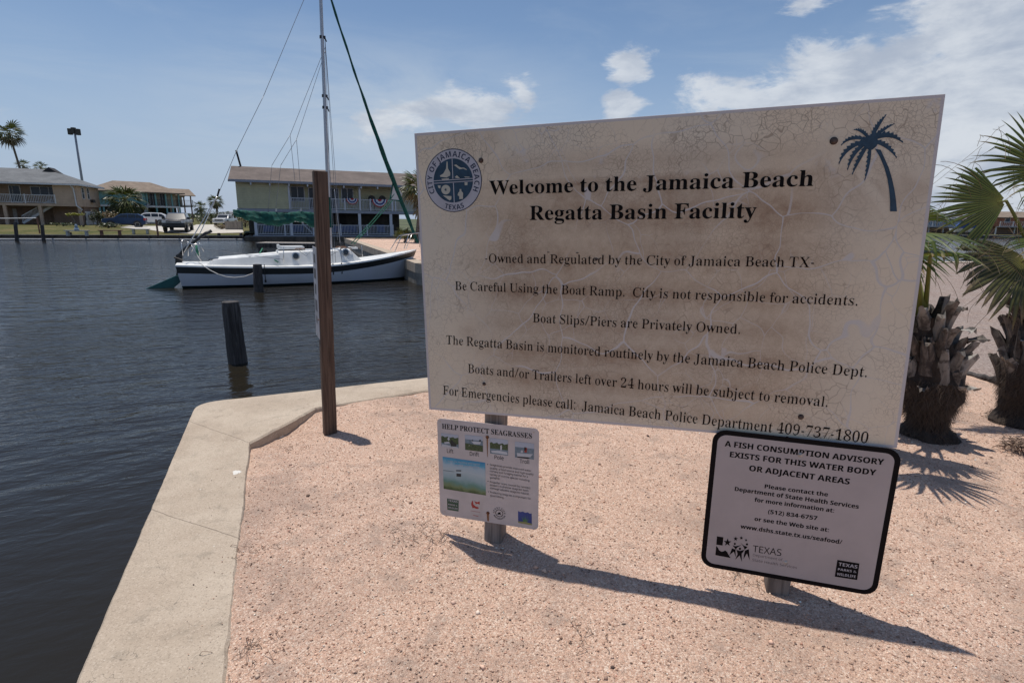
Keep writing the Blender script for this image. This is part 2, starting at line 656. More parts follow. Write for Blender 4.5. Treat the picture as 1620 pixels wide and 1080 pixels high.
j2 = t.math('ABSOLUTE', t.math('SUBTRACT', t.vmath('DOT_PRODUCT', P, (.39, .92, 0), out='Value'), t.math('MULTIPLY_ADD', t.noise(P, 7, 3, .6), .02, 1.62)))
jt = t.math('LESS_THAN', t.math('MINIMUM', j1, j2), .0028)
c = t.mix(t.math('MULTIPLY', jt, .6), c, (.12, .095, .075))
cr = t.voro(t.vmath('ADD', P, t.vmath('MULTIPLY', t.noise(P, 3, 4, .6, out='Color'), (.5, .5, .5))), 1.1, 'DISTANCE_TO_EDGE')
crk = t.math('LESS_THAN', cr, .0009)
c = t.mix(t.math('MULTIPLY', crk, .55), c, (.13, .11, .09))
t.put(b.inputs['Base Color'], c)
b.inputs['Roughness'].default_value = .92
b.inputs['Specular IOR Level'].default_value = .2
hh = t.math('ADD', t.math('MULTIPLY', nc, .6), t.math('MULTIPLY', nb, 1.2))
t.put(b.inputs['Normal'], t.bump(hh, .5, .008))
plain('old_wall_concrete', (.23, .205, .175), .9, var=.3, scale=2.5, bump=.4, bscale=30)

TOP = .0


def resample(pts, step):
    out = [Vector(pts[0]).to_2d() if len(pts[0]) > 2 else Vector(pts[0])]
    for a, b_ in zip(pts, pts[1:]):
        a, b_ = Vector(a), Vector(b_)
        n = max(1, int((b_ - a).length / step))
        for k in range(1, n + 1):
            out.append(a.lerp(b_, k / n))
    return out


def round_corner(pts, idx, r, n=7):
    p = [Vector(q) for q in pts]
    a = p[idx] + (p[idx - 1] - p[idx]).normalized() * r
    c_ = p[idx] + (p[idx + 1] - p[idx]).normalized() * r
    mid = [a * (1 - k / n) ** 2 + p[idx] * 2 * (k / n) * (1 - k / n) + c_ * (k / n) ** 2 for k in range(n + 1)]
    return p[:idx] + mid + p[idx + 1:]


outer = round_corner(EDGE[:5], 2, .17)
inner = [Vector(q) for q in INNER]


def param(line, n):
    L = [0]
    for a, b_ in zip(line, line[1:]): L.append(L[-1] + (b_ - a).length)
    return L


def slab(name, outer, inner, segs, z=TOP, depth=1.0, drop=.14, m=None, **kw):
    """strip between two polylines matched segment by segment; segs: list of (outer range, inner range, steps)"""
    rows = []
    for (o0, o1), (i0, i1), n in segs:
        for k in range(n + (0 if rows and False else 1)):
            f = k / n
            rows.append((o0.lerp(o1, f), i0.lerp(i1, f)))
    mb = MB()
    W = 6
    be = .012
    for ro, ri in rows:
        d = (ri - ro).normalized()
        n_ = (nz(ro.x, ro.y, 2.3, 5) - .5) * .006
        jag = float((nz(ro.x, ro.y, 7, 8) - .5) * .006 + (nz(ro.x, ro.y, 31, 2) ** 4) * .005)
        o2 = ro - d * jag
        pts = [(o2, -depth), (o2, z - be), (o2 + d * be, z)]
        for w_ in range(1, W):
            q = ro.lerp(ri, w_ / W)
            pts.append((q, z + float((nz(q.x, q.y, 2.3, 5) - .5) * .008)))
        jag = float((nz(ri.x, ri.y, 5, 4) - .5) * .014 - (nz(ri.x, ri.y, 37, 6) ** 3) * .008)
        i2 = ri + d * jag
        pts += [(i2 - d * be, z), (i2, z - be), (i2, z - drop)]
        for q, zz in pts:
            mb.v.append((q.x, q.y, float(zz)))
    K = W + 5
    for r in range(len(rows) - 1):
        for k in range(K - 1 + 0):
            a = r * K + k
            mb.f.append((a, a + 1, a + K + 1, a + K)); mb.mi.append(0)
    mb.f = [f for f in mb.f if max(f) < len(mb.v)]
    mb.mi = [0] * len(mb.f)
    return mb.build(name, m or MAT['cap_concrete'], kind='structure', recalc=True, smooth='auto', **kw)


ou, inn = outer, inner
# outer: 0 back, 1 edgebot, 2..9 the rounded corner, last two r1, far
nc_ = len(ou)
arc = list(range(2, nc_ - 2))
segs = [((ou[0], ou[1]), (inn[0], inn[1]), 150), ((ou[1], ou[2]), (inn[1], inn[2]), 120)]
a0 = arc[0]
for k in range(len(arc) - 1):
    f0, f1 = k / (len(arc) - 1), (k + 1) / (len(arc) - 1)
    segs.append(((ou[arc[k]], ou[arc[k + 1]]), (inn[2].lerp(inn[3], f0), inn[2].lerp(inn[3], f1)), 3))
segs += [((ou[arc[-1]], ou[nc_ - 2]), (inn[3], inn[4]), 80), ((ou[nc_ - 2], ou[nc_ - 1]), (inn[4], inn[5]), 60)]
slab('seawall_cap', ou, inn, segs)

# the far side of the slip: concrete wall round the rest of the spit
mb = MB()
E2 = [Vector(p) for p in EDGE[4:12]]
for a, b_ in zip(E2, E2[1:]):
    d = (b_ - a).normalized(); nrm = Vector((-d.y, d.x))     # towards the water
    if near_poly(*((a + b_) / 2 + nrm * .1), EDGE): nrm = -nrm
    p0, p1 = a, b_
    q0, q1 = a - nrm * .45, b_ - nrm * .45
    mb.add([(p0.x, p0.y, .03), (p1.x, p1.y, .03), (q1.x, q1.y, .03), (q0.x, q0.y, .03), (p0.x, p0.y, -.3), (p1.x, p1.y, -.3), (q1.x, q1.y, -.1), (q0.x, q0.y, -.1)],
           [(0, 1, 2, 3), (4, 5, 1, 0), (3, 2, 6, 7)])
mb.build('far_wall_cap', MAT['cap_concrete'], kind='structure')
mb = MB()
ring = [Vector(p) for p in EDGE]
for a, b_ in zip(ring, ring[1:] + ring[:1]):
    mb.add([(a.x, a.y, -.29), (b_.x, b_.y, -.29), (b_.x, b_.y, -1.2), (a.x, a.y, -1.2)], [(0, 1, 2, 3)])
# pull the wall face back a little under the cap
c0 = Vector((6, 12))
mb.v = [(x + (c0.x - x) * .004, y + (c0.y - y) * .004, z) for x, y, z in mb.v]
mb.build('seawall', MAT['old_wall_concrete'], kind='structure')

# --- parking area of grey gravel beyond the edging
e0, e1, e2 = ground(1440, 573), ground(1500, 586), ground(1580, 606)
lead = [ground(1380, 560), e0, e1, ground(1545, 596), e2, ground(1640, 622), ground(1760, 655)]
far = [(12.2, 6), (75, 10), (75, 33.6), (20.2, 23.4), (12.4, 21.9), (9, 30), (6.0, 17), (7.4, 14)]
mb = MB()
pts = [(p.x, p.y) for p in lead]
poly = [(9.0, 9.0)] + []
vs = [(p.x, p.y, -.006) for p in lead] + [(14, 1.5, -.006), (75, -6, -.006), (75, 33.4, -.006), (20.2, 23.3, -.006), (12.6, 21.8, -.006), (10.6, 30, -.006), (9.0, 17, -.006), (7.0, 11, -.006)]
mb.add(vs, [tuple(range(len(vs)))])
pk = mb.build('parking_area', MAT['grey_gravel'], kind='structure')
bm = bmesh.new(); bm.from_mesh(pk.data); bmesh.ops.triangulate(bm, faces=bm.faces); bm.to_mesh(pk.data); bm.free()

# --- loose stones: crushed granite and shell lying on the gravel
rng = np.random.default_rng(5)


def stones(name, n, region, smin, smax, m, zoff=.3, poly=None, zf=None):
    base = np.array([(1, 0, 0), (0, 1, 0), (-1, 0, 0), (0, -1, 0), (0, 0, .8), (0, 0, -.8), ], float)
    F = np.array([(0, 1, 4), (1, 2, 4), (2, 3, 4), (3, 0, 4), (1, 0, 5), (2, 1, 5), (3, 2, 5), (0, 3, 5)])
    x0, x1, y0, y1 = region
    X = rng.uniform(x0, x1, n); Y = rng.uniform(y0, y1, n)
    # denser near the camera
    keep = rng.uniform(0, 1, n) < np.clip(1.5 / np.maximum(Y, .9), .12, 1)
    X, Y = X[keep], Y[keep]
    k2 = np.array([near_poly(a, c_, poly or INS_S) for a, c_ in zip(X, Y)])
    X, Y = X[k2], Y[k2]
    n = len(X)
    s = rng.uniform(0, 1, n) ** 2.2 * (smax - smin) + smin
    V = base[None] * s[:, None, None] * rng.uniform(.55, 1.25, (n, 6, 1)) * rng.uniform(.7, 1.2, (n, 1, 3))
    a = rng.uniform(0, 2 * pi, n)
    R = np.zeros((n, 3, 3)); R[:, 0, 0] = np.cos(a); R[:, 0, 1] = -np.sin(a); R[:, 1, 0] = np.sin(a); R[:, 1, 1] = np.cos(a); R[:, 2, 2] = 1
    V = np.einsum('nij,nkj->nki', R, V)
    tl = rng.uniform(-.6, .6, n)
    V[:, :, 2] += V[:, :, 0] * tl[:, None]
    V[:, :, 0] += X[:, None]; V[:, :, 1] += Y[:, None]
    V[:, :, 2] += ((zf or gz)(X, Y) + s * zoff)[:, None]
    faces = (F[None] + (np.arange(n) * 6)[:, None, None]).reshape(-1, 3)
    me = bpy.data.meshes.new(name)
    me.vertices.add(n * 6); me.vertices.foreach_set('co', V.reshape(-1).astype(np.float32))
    me.loops.add(len(faces) * 3); me.loops.foreach_set('vertex_index', faces.reshape(-1).astype(np.int32))
    me.polygons.add(len(faces)); me.polygons.foreach_set('loop_start', (np.arange(len(faces)) * 3).astype(np.int32))
    me.update(calc_edges=True)
    pal = np.array(GRAV + [(.86, .82, .77), (.16, .12, .11), (.60, .36, .28), (.70, .50, .40)], np.float32)
    pw = np.array([2, 3, 2, 2, 3, 2.2, 3, .9, 2.4, .45, 1.3, 1.3, 2.5]); pw = pw / pw.sum()
    ci = rng.choice(len(pal), n, p=pw)
    cc = pal[ci] * rng.uniform(.55, 1.22, (n, 1)) * np.array([1.10, 1.0, .92])
    colr = np.ones((n, 6, 4), np.float32); colr[:, :, :3] = np.clip(cc, 0, .88)[:, None]
    ca = me.color_attributes.new('tone', 'FLOAT_COLOR', 'POINT'); ca.data.foreach_set('color', colr.ravel())
    me.materials.append(m)
    return obj(name, me, kind='stuff')


INS_S = [(1.52, -4.3), (-.91, 1.492), (-1.755, 3.43), (-1.56, 4.12), (-.76, 4.6), (3.6, 6.6), (9.9, 6.6), (9.9, -4)]
m, t, b = material('loose_stone')
at_ = t.node('ShaderNodeAttribute', attribute_name='tone')
t.put(b.inputs['Base Color'], at_.outputs['Color'])
b.inputs['Roughness'].default_value = .85
b.inputs['Specular IOR Level'].default_value = .3
stones('loose_gravel', 170000, (-1.9, 4.5, .9, 6.0), .0016, .0066, MAT['loose_stone'])
stones('grit_on_seawall', 9000, (-2.2, 1.6, .9, 5.2), .0012, .0045, MAT['loose_stone'], poly=[(-1.06, 1.0), (-.70, 1.0), (-.93, 1.492), (-1.78, 3.43), (-1.60, 4.13), (-.79, 4.62), (-.82, 4.80), (-1.70, 4.28), (-1.98, 3.42), (-1.08, 1.46)], zf=lambda X, Y: X * 0 + .002)
stones('scattered_stones', 1500, (-1.9, 4.5, 1.0, 6.0), .005, .016, MAT['loose_stone'], zoff=.2)

# ================================================================== lettering (glyph outlines, packed)
# style, character code, advance, contours, contour lengths, then x y steps in five-hundredths
_GN = (
0,65,437,2,30,3,-4,0,0,9,6,1,5,2,5,3,12,23,79,195,9,-1,80,-188,14,-27,4,-5,5,-2,7,-1,0,-9,-108,0,0,9,16,1,8,5,4,8,-6,17,-10,26,-74,0,-12,-30,-2,-6,0,
-6,2,-8,8,-6,14,-1,2,0,0,-9,56,80,65,0,-33,80,0,66,443,3,31,18,18,8,0,0,8,10,2,8,2,5,4,3,6,2,8,2,11,0,143,-4,22,-8,10,-18,4,0,8,102,0,32,-2,24,-6,18,
-11,10,-15,4,-18,-6,-25,-18,-17,-30,-10,36,-12,22,-20,7,-26,-3,-20,-8,-16,-12,-12,-18,-10,-22,-6,-27,-2,91,126,3,0,16,1,12,3,10,6,6,9,3,12,1,15,0,14,
-3,12,-5,8,-6,6,-8,4,-12,1,-6,-1,-6,-1,-2,-3,-3,-16,111,12,13,2,10,4,8,6,4,10,4,14,0,16,-1,17,-4,13,-7,10,-9,6,-13,4,-18,2,-7,0,0,-84,4,-16,4,-2,5,-2,
0,67,468,1,54,128,-6,-22,2,-19,6,-19,8,-16,12,-13,14,-11,16,-8,19,-6,21,-1,22,2,22,5,21,8,19,12,16,13,14,17,12,18,8,20,5,22,1,16,0,18,-5,20,-7,10,-2,
7,2,5,4,4,8,8,0,0,-78,-8,0,-8,20,-12,16,-12,14,-14,10,-15,6,-17,2,-21,-4,-17,-14,-12,-22,-8,-30,-2,-39,2,-37,8,-28,14,-20,19,-12,24,-4,13,1,14,3,13,6,
13,8,12,10,10,13,10,-9,-26,-28,-32,-16,0,69,442,1,61,7,0,0,8,11,1,8,2,5,4,4,5,2,8,1,11,0,145,-1,13,-3,9,-3,6,-5,4,-8,2,-10,2,0,8,192,0,0,-68,-8,0,-4,
18,-8,15,-10,10,-14,7,-18,4,-22,1,-16,-1,-7,-6,-1,-14,0,-71,4,0,14,1,12,4,8,6,6,10,4,12,4,16,8,0,0,-113,-8,0,-8,31,-4,8,-5,5,-7,3,-28,5,0,0,0,-77,0,
-8,2,-5,2,-3,19,-4,15,0,14,2,12,4,12,4,9,6,9,8,7,9,7,11,6,14,9,0,-14,-72,0,70,404,1,56,8,0,0,8,10,2,8,3,5,4,3,5,2,9,2,11,0,146,-2,10,-2,8,-4,6,-5,3,
-7,3,-11,2,0,8,190,0,0,-68,-9,0,-2,12,-4,12,-4,8,-6,8,-8,6,-9,4,-11,3,-14,2,-15,1,-15,-2,-7,-4,-2,-11,0,-75,4,0,13,1,12,3,8,7,6,9,5,13,3,17,9,0,0,
-115,-9,0,-2,18,-6,13,-6,10,-8,6,-12,4,-14,2,-3,0,0,-72,3,-18,2,-5,4,-3,5,-2,23,-4,0,-8,0,71,508,1,73,134,-5,-23,1,-21,6,-20,8,-16,11,-14,14,-12,17,
-8,18,-4,22,-2,22,2,23,4,21,8,18,12,16,14,14,16,12,18,8,20,5,20,1,18,0,19,-5,19,-7,10,-2,9,4,7,10,8,0,0,-78,-8,0,-6,13,-6,11,-7,12,-8,8,-9,8,-10,7,
-10,5,-10,2,-10,2,-22,-4,-18,-14,-12,-21,-6,-31,-3,-38,2,-32,5,-27,10,-21,13,-16,16,-8,19,-4,11,1,9,3,6,4,4,6,2,6,2,10,0,28,-2,9,-2,7,-4,5,-6,3,-8,2,
-12,1,0,8,112,0,0,-8,-10,-1,-7,-2,-5,-2,-2,-6,-2,-6,-1,-10,0,-50,-29,-10,-30,-7,0,72,523,1,62,8,0,0,8,10,2,8,2,5,4,3,6,2,8,2,10,0,150,-2,9,-2,7,-3,6,
-5,4,-8,2,-10,2,0,8,113,0,0,-8,-19,-4,-8,-8,-3,-18,0,-64,80,0,0,64,-3,18,-8,8,-19,4,0,8,113,0,0,-8,-11,-2,-7,-2,-6,-4,-3,-5,-1,-7,-2,-10,0,-150,2,-10,
2,-8,2,-6,6,-4,8,-2,10,-2,0,-8,-113,0,0,8,11,2,7,2,5,4,4,4,2,9,1,11,0,70,-80,0,0,-70,1,-10,2,-8,3,-6,5,-4,8,-2,11,-2,0,-8,0,74,330,1,50,54,-32,-10,0,
-10,2,-8,3,-8,5,-7,4,-5,7,-4,7,-3,8,-1,8,1,7,3,6,4,5,4,4,6,2,6,2,7,-2,5,-2,6,-3,4,-5,2,-6,0,-6,-4,-14,-4,-10,2,-6,4,-3,8,-1,8,0,6,4,4,4,4,22,0,174,-3,
20,-2,5,-3,3,-5,3,-21,5,0,8,117,0,0,-8,-19,-4,-4,-3,-2,-3,-2,-4,-2,-22,0,-140,-4,-28,-8,-21,-15,-15,-20,-10,0,76,426,1,38,8,0,0,8,10,2,8,2,5,4,3,6,2,
8,2,10,0,150,-2,10,-2,7,-3,5,-5,4,-8,2,-10,2,0,8,117,0,0,-8,-21,-3,-4,-2,-4,-3,-2,-4,-3,-18,0,-148,1,-18,8,-8,17,-2,15,0,14,2,12,4,10,4,9,8,8,8,7,10,
6,12,6,15,10,0,-13,-77,0,79,525,2,48,22,130,-6,-16,2,-15,2,-15,6,-13,6,-13,9,-11,10,-9,11,-9,13,-7,14,-4,15,-4,16,0,16,0,16,4,16,4,14,7,14,9,13,10,11,
10,10,14,9,13,7,15,5,16,3,16,1,17,-1,15,-3,14,-5,14,-6,12,-9,12,-9,10,-12,8,-12,6,-14,5,-16,3,-16,1,-16,-1,-16,-3,-16,-5,-15,-6,-14,-9,-13,-10,-11,
-11,-10,-12,-9,-14,-6,-16,-6,-15,-2,132,6,21,4,16,14,11,21,8,30,2,39,-2,32,-6,27,-8,21,-12,16,-15,8,-17,4,-20,-4,-17,-14,-11,-21,-7,-31,-3,-38,2,-32,
6,-28,8,-20,12,-16,15,-9,0,80,418,2,41,16,8,0,0,8,10,2,8,2,5,4,3,6,2,8,2,10,0,150,-2,9,-2,7,-3,6,-5,4,-8,2,-10,2,0,8,99,0,25,-1,21,-3,15,-4,10,-6,10,
-6,7,-9,5,-10,4,-11,0,-12,-2,-18,-7,-15,-11,-13,-17,-10,-21,-6,-25,-1,-30,0,0,-63,1,-10,2,-8,3,-6,5,-4,8,-2,11,-2,0,-8,91,115,9,0,16,1,12,4,8,6,6,10,
3,12,1,16,-1,16,-3,14,-4,9,-8,7,-10,4,-12,2,-14,-4,-3,-13,0,82,473,2,42,15,8,0,0,8,10,2,8,2,5,4,3,6,2,8,2,10,0,150,-2,9,-2,7,-3,6,-5,4,-8,2,-10,2,0,8,
100,0,31,-2,25,-5,20,-8,14,-11,8,-16,2,-19,-5,-25,-17,-18,-28,-12,58,-87,10,-12,13,-5,1,0,0,-8,-71,0,-69,106,-9,0,0,-66,1,-10,2,-8,3,-6,5,-4,8,-2,11,
-2,0,-8,91,117,11,0,16,1,12,4,10,7,6,10,4,13,2,16,-4,26,-14,16,-22,6,-8,-1,-6,-1,-3,-3,-4,-19,0,83,390,1,84,22,-6,0,85,9,0,7,-23,8,-18,10,-13,12,-10,
14,-5,16,-2,12,0,10,4,8,6,6,8,4,8,2,10,-4,14,-8,12,-16,10,-30,16,-18,9,-14,11,-12,10,-7,12,-5,13,-1,15,1,13,2,11,6,12,6,8,8,8,10,6,10,6,12,2,12,1,22,
-3,27,-6,5,-1,4,-1,5,2,3,3,2,6,10,0,0,-73,-9,0,-3,12,-6,10,-6,10,-6,9,-8,7,-8,6,-8,5,-10,3,-9,0,-11,0,-8,-4,-8,-5,-6,-7,-3,-7,-1,-9,0,-8,4,-8,4,-6,26,
-16,32,-16,32,-20,8,-6,5,-8,4,-8,5,-28,-2,-13,-3,-13,-5,-11,-8,-10,-10,-9,-12,-6,-13,-5,-15,-3,-16,-1,-17,1,-16,4,-14,4,-7,2,-8,-2,-4,-10,0,84,423,1,
35,46,0,0,8,11,2,8,2,6,4,4,5,2,9,1,10,0,176,-4,0,-16,-1,-14,-5,-12,-8,-8,-12,-6,-14,-4,-17,-8,0,0,69,199,0,0,-70,-8,0,-5,22,-8,16,-12,12,-17,6,-21,2,
-2,0,0,-176,0,-11,2,-9,4,-5,6,-3,8,-2,12,-2,0,-8,0,87,611,1,46,86,-6,-70,202,-8,18,-4,2,-5,2,-7,2,0,8,98,0,0,-8,-15,-4,-3,-2,-2,-4,0,-5,4,-19,38,-110,
38,100,-7,24,-3,6,-3,6,-3,2,-20,6,0,8,106,0,0,-8,-14,-2,-7,-4,-3,-8,4,-13,37,-110,33,101,4,19,0,5,-2,4,-3,3,-17,5,0,8,60,0,0,-8,-6,-2,-5,-4,-4,-4,-9,
-20,-65,-196,-9,0,-56,160,-63,-160,0,97,344,2,65,9,128,-5,-15,3,-9,7,-4,13,-16,-12,-18,-8,-18,-2,-11,1,-9,3,-8,6,-6,7,-3,9,-1,10,2,14,8,12,12,10,17,
10,23,8,28,9,0,25,-2,9,-2,7,-2,5,-6,4,-6,2,-8,1,-12,-2,-8,-3,-2,-6,4,-9,6,-12,-2,-6,-2,-5,-3,-4,-5,-3,-5,-2,-7,0,-6,0,-5,2,-5,4,-3,4,-2,6,-1,6,2,8,2,
7,4,6,7,6,7,5,10,4,10,3,10,1,13,1,21,-1,18,-4,12,-8,8,-10,5,-14,1,-17,0,-74,2,-11,4,-3,8,4,4,-7,-11,-10,-13,-7,76,17,11,3,13,12,0,52,-23,-8,-13,-14,
-5,-20,2,-14,5,-8,0,99,293,1,54,78,-5,-12,1,-12,4,-10,6,-10,7,-8,9,-7,12,-5,12,-4,14,0,15,1,15,3,15,6,13,8,12,9,10,11,8,12,6,13,4,15,2,14,-2,13,-3,10,
-6,7,-7,5,-10,1,-10,0,-6,-2,-4,-3,-4,-4,-4,-5,-2,-6,0,-11,2,-7,8,-2,14,0,4,0,6,-1,7,-5,4,-8,1,-15,-6,-10,-18,-3,-30,2,-23,4,-19,6,-14,10,-10,11,-7,13,
-2,12,2,11,5,11,10,6,-6,-18,-20,-22,-11,0,101,301,2,36,10,77,-5,-13,1,-11,4,-11,5,-9,8,-8,9,-7,12,-4,14,-4,14,0,16,0,16,4,14,5,12,7,12,8,9,10,8,10,5,
12,4,12,1,18,-2,16,-7,12,-10,10,-14,6,-18,2,-22,0,-3,-84,0,6,-35,13,-20,23,-7,12,3,12,7,11,12,7,-7,-18,-22,-22,-14,58,96,42,0,0,12,-4,30,-3,6,-5,4,-8,
0,-12,-5,-8,-15,-2,-26,0,103,327,3,71,24,17,73,-70,-20,1,-17,3,-12,5,-10,7,-5,8,-2,8,3,11,9,8,15,6,-12,8,-8,9,-2,11,1,8,3,7,5,7,7,6,10,6,13,6,-22,13,
-13,16,-5,22,1,10,3,10,5,8,6,7,8,7,10,4,10,4,12,2,12,1,14,-1,12,-2,12,-4,42,0,0,-18,-24,0,6,-10,4,-11,2,-11,-1,-10,-3,-8,-4,-8,-6,-8,-7,-6,-8,-4,-9,
-4,-11,-2,-11,0,-8,0,-7,0,-15,-5,-3,-3,-2,-4,-1,-4,2,-6,8,-4,10,-2,18,0,42,-4,8,-4,8,-4,6,-6,3,-6,2,-9,1,-9,-2,-16,-8,-12,-12,-10,-16,-8,-22,-4,78,62,
8,2,6,3,3,6,3,9,1,10,1,14,-1,13,-1,11,-3,8,-3,6,-6,4,-8,0,-6,0,-6,-4,-4,-6,-3,-8,-1,-11,-1,-13,1,-14,1,-10,3,-9,4,-6,6,-3,80,-58,29,2,17,9,6,14,-1,5,
-3,4,-4,4,-22,3,-54,0,-6,-5,-4,-7,-2,-7,2,-6,4,-5,6,-5,8,-4,10,-2,0,104,381,1,44,9,0,0,8,13,5,4,15,0,172,-3,14,-3,4,-4,1,-6,1,0,8,64,0,0,-94,14,14,16,
8,18,3,24,-6,14,-17,5,-30,0,-78,3,-15,4,-3,4,-2,6,0,0,-8,-81,0,0,8,3,0,8,2,4,7,2,11,0,80,-4,21,-2,3,-4,3,-6,1,-10,-2,-10,-6,-8,-10,0,-90,3,-15,3,-3,4,
-2,6,0,0,-8,0,105,198,2,24,13,50,181,-6,1,-6,2,-6,4,-4,6,-2,6,-1,6,1,7,2,6,4,5,6,4,6,3,6,1,7,-1,6,-3,5,-4,4,-5,3,-6,1,-7,-2,-6,-2,-6,-4,-6,-5,-4,-6,
-2,9,0,0,8,13,5,4,15,0,98,-2,16,-14,4,0,9,64,0,0,-127,3,-15,13,-5,0,-8,0,108,199,1,15,9,0,0,8,13,5,4,15,0,171,-2,15,-3,3,-5,2,-6,1,0,8,64,0,0,-200,3,
-15,13,-5,0,-8,0,109,554,1,70,9,0,0,8,13,5,4,15,0,98,-3,16,-3,2,-4,2,-6,1,0,8,63,0,0,-23,13,15,16,9,16,3,20,-3,14,-10,8,-16,14,16,16,10,19,3,23,-6,15,
-17,5,-30,0,-78,3,-15,3,-3,4,-2,6,0,0,-8,-80,0,0,8,6,1,4,1,4,3,3,15,0,80,-3,21,-3,3,-5,3,-6,1,-9,-2,-9,-6,-8,-10,0,-90,4,-15,2,-3,4,-1,6,-1,0,-8,-78,
0,0,8,6,1,4,1,2,3,4,15,0,80,-3,21,-3,3,-4,3,-6,1,-10,-2,-9,-6,-8,-10,0,-90,3,-14,3,-4,4,-1,5,-1,0,-8,0,110,381,1,44,9,0,0,8,13,5,4,15,0,98,-3,16,-3,2,
-4,2,-6,1,0,8,64,0,0,-21,14,14,16,8,18,3,24,-6,14,-17,5,-30,0,-78,3,-15,4,-3,4,-2,6,0,0,-8,-81,0,0,8,3,0,8,2,4,7,2,11,0,80,-4,21,-2,3,-4,3,-6,1,-10,
-2,-10,-6,-8,-10,0,-90,3,-15,3,-3,4,-2,6,0,0,-8,0,111,336,2,36,22,84,-5,-14,1,-13,4,-12,6,-11,8,-8,10,-7,11,-5,13,-4,14,0,15,0,15,4,14,5,14,7,11,8,9,
11,8,12,6,13,4,14,1,14,-1,13,-4,11,-5,11,-8,9,-9,7,-12,5,-13,4,-15,0,-15,0,-15,-4,-15,-5,-13,-7,-11,-9,-10,-11,-7,-11,-6,-13,-4,84,6,9,1,7,5,4,8,4,20,
2,37,-1,26,-2,19,-3,14,-5,7,-7,5,-8,2,-8,-2,-7,-5,-5,-7,-3,-14,-2,-19,-1,-26,2,-36,4,-21,5,-8,7,-5,0,115,288,1,75,76,-5,-10,1,-11,2,-11,5,-8,1,-4,0,
-4,-4,-2,-4,-8,0,0,56,8,0,4,-12,6,-12,8,-8,8,-7,8,-5,10,0,8,0,6,2,6,4,3,4,3,5,0,6,-2,9,-6,8,-10,6,-24,13,-12,6,-8,7,-7,6,-5,8,-2,9,-2,9,2,14,4,11,8,
11,11,7,13,5,14,2,13,-2,17,-4,3,-1,3,-1,4,1,3,3,2,4,7,0,0,-49,-8,0,-4,11,-6,9,-6,7,-7,6,-8,3,-9,1,-6,0,-6,-2,-4,-3,-3,-4,-2,-5,-1,-4,6,-14,15,-10,23,
-12,10,-5,8,-7,6,-6,5,-8,3,-10,0,-10,-1,-16,-5,-12,-8,-11,-11,-8,-13,-5,0,116,228,1,28,62,-4,-12,0,-10,4,-7,5,-5,8,-3,10,-1,13,0,104,-14,0,0,10,34,34,
20,28,8,0,0,-57,32,0,0,-15,-32,0,0,-99,2,-15,3,-4,3,-2,4,0,8,2,6,6,5,10,8,-5,-12,-21,-17,-12,0,121,300,1,57,26,-70,-8,0,-7,4,-6,4,-5,6,-2,6,-2,8,2,6,
1,5,3,5,4,3,6,3,6,0,14,-4,3,-4,1,-4,2,-6,-1,-2,0,-4,1,-3,2,-1,3,-2,4,2,5,4,5,7,7,15,6,20,-52,128,-6,12,-4,6,-10,2,0,0,0,9,83,0,0,-9,-13,-2,-4,-6,1,-4,
1,-6,26,-68,23,60,3,10,1,7,-5,7,-12,2,0,9,48,0,0,-9,-4,0,-4,-2,-4,-4,-8,-19,-49,-133,-17,-36,-5,-8,-5,-5,-6,-5,1,45,216,1,4,26,77,0,26,56,0,0,-26,1,
46,180,1,16,44,-4,-10,4,-2,5,-1,6,-1,7,1,8,1,6,2,4,10,4,11,-4,3,-4,1,-6,1,-8,-1,-7,-1,-6,-3,-5,1,47,250,1,4,8,0,89,240,20,0,-89,-240,1,48,375,2,36,24,
94,-4,-19,2,-6,6,-9,8,-18,12,-10,14,-6,18,-4,19,-2,21,-1,24,1,24,2,22,4,20,6,16,10,14,18,12,9,8,6,6,19,1,18,-1,6,-6,9,-8,19,-12,8,-14,6,-17,5,-19,3,
-22,0,-24,0,-24,-3,-21,-5,-20,-6,-17,-8,-14,-19,-12,-9,-8,-6,-6,94,18,18,4,8,8,6,16,3,20,3,24,0,30,0,30,-3,24,-3,21,-6,15,-8,8,-18,4,-18,-4,-8,-8,-6,
-15,-3,-21,-3,-24,0,-30,0,-30,3,-24,3,-20,6,-16,8,-8,1,49,375,1,29,48,0,-11,18,23,0,6,0,14,2,2,2,2,18,-7,168,-29,-26,-4,-4,-6,-4,-4,-1,-4,1,-3,2,-3,4,
-2,4,0,6,0,8,20,8,33,18,20,17,27,0,-2,-201,2,-16,2,-4,3,-2,17,0,23,0,-11,-18,1,50,375,1,54,27,0,0,34,39,52,33,36,17,32,4,32,0,12,-2,8,-4,8,-6,4,-5,4,
-16,0,-19,-1,-7,-5,-5,-8,-4,-12,-1,-14,5,-18,-12,2,-7,2,-7,4,-6,6,-3,9,-1,11,1,8,3,7,6,7,12,7,9,5,7,5,0,3,14,2,15,1,23,-1,6,-6,13,-8,19,-11,6,-13,2,
-16,-4,-24,-13,-24,-25,-30,-42,-41,-33,-32,83,0,6,1,12,2,4,3,4,5,3,6,2,6,3,10,14,0,-14,-70,1,51,375,1,93,82,-4,-16,2,-14,1,0,3,-6,4,-8,6,-6,6,-12,6,
-4,6,-2,7,1,8,2,7,4,4,5,4,4,2,8,1,-3,-13,3,-10,6,-9,7,-6,17,-3,11,-2,29,4,6,4,4,5,4,7,4,8,2,10,0,12,-1,12,-5,10,-6,9,-10,7,-22,4,-16,2,-17,0,0,20,19,
0,20,2,10,4,8,8,7,10,3,12,2,14,0,11,-3,9,-3,8,-6,6,-6,4,-18,0,-16,0,-4,-2,-5,-5,-8,-19,5,-26,-13,2,-7,2,-8,4,-5,6,-3,7,0,9,2,12,7,10,17,8,11,8,7,4,22,
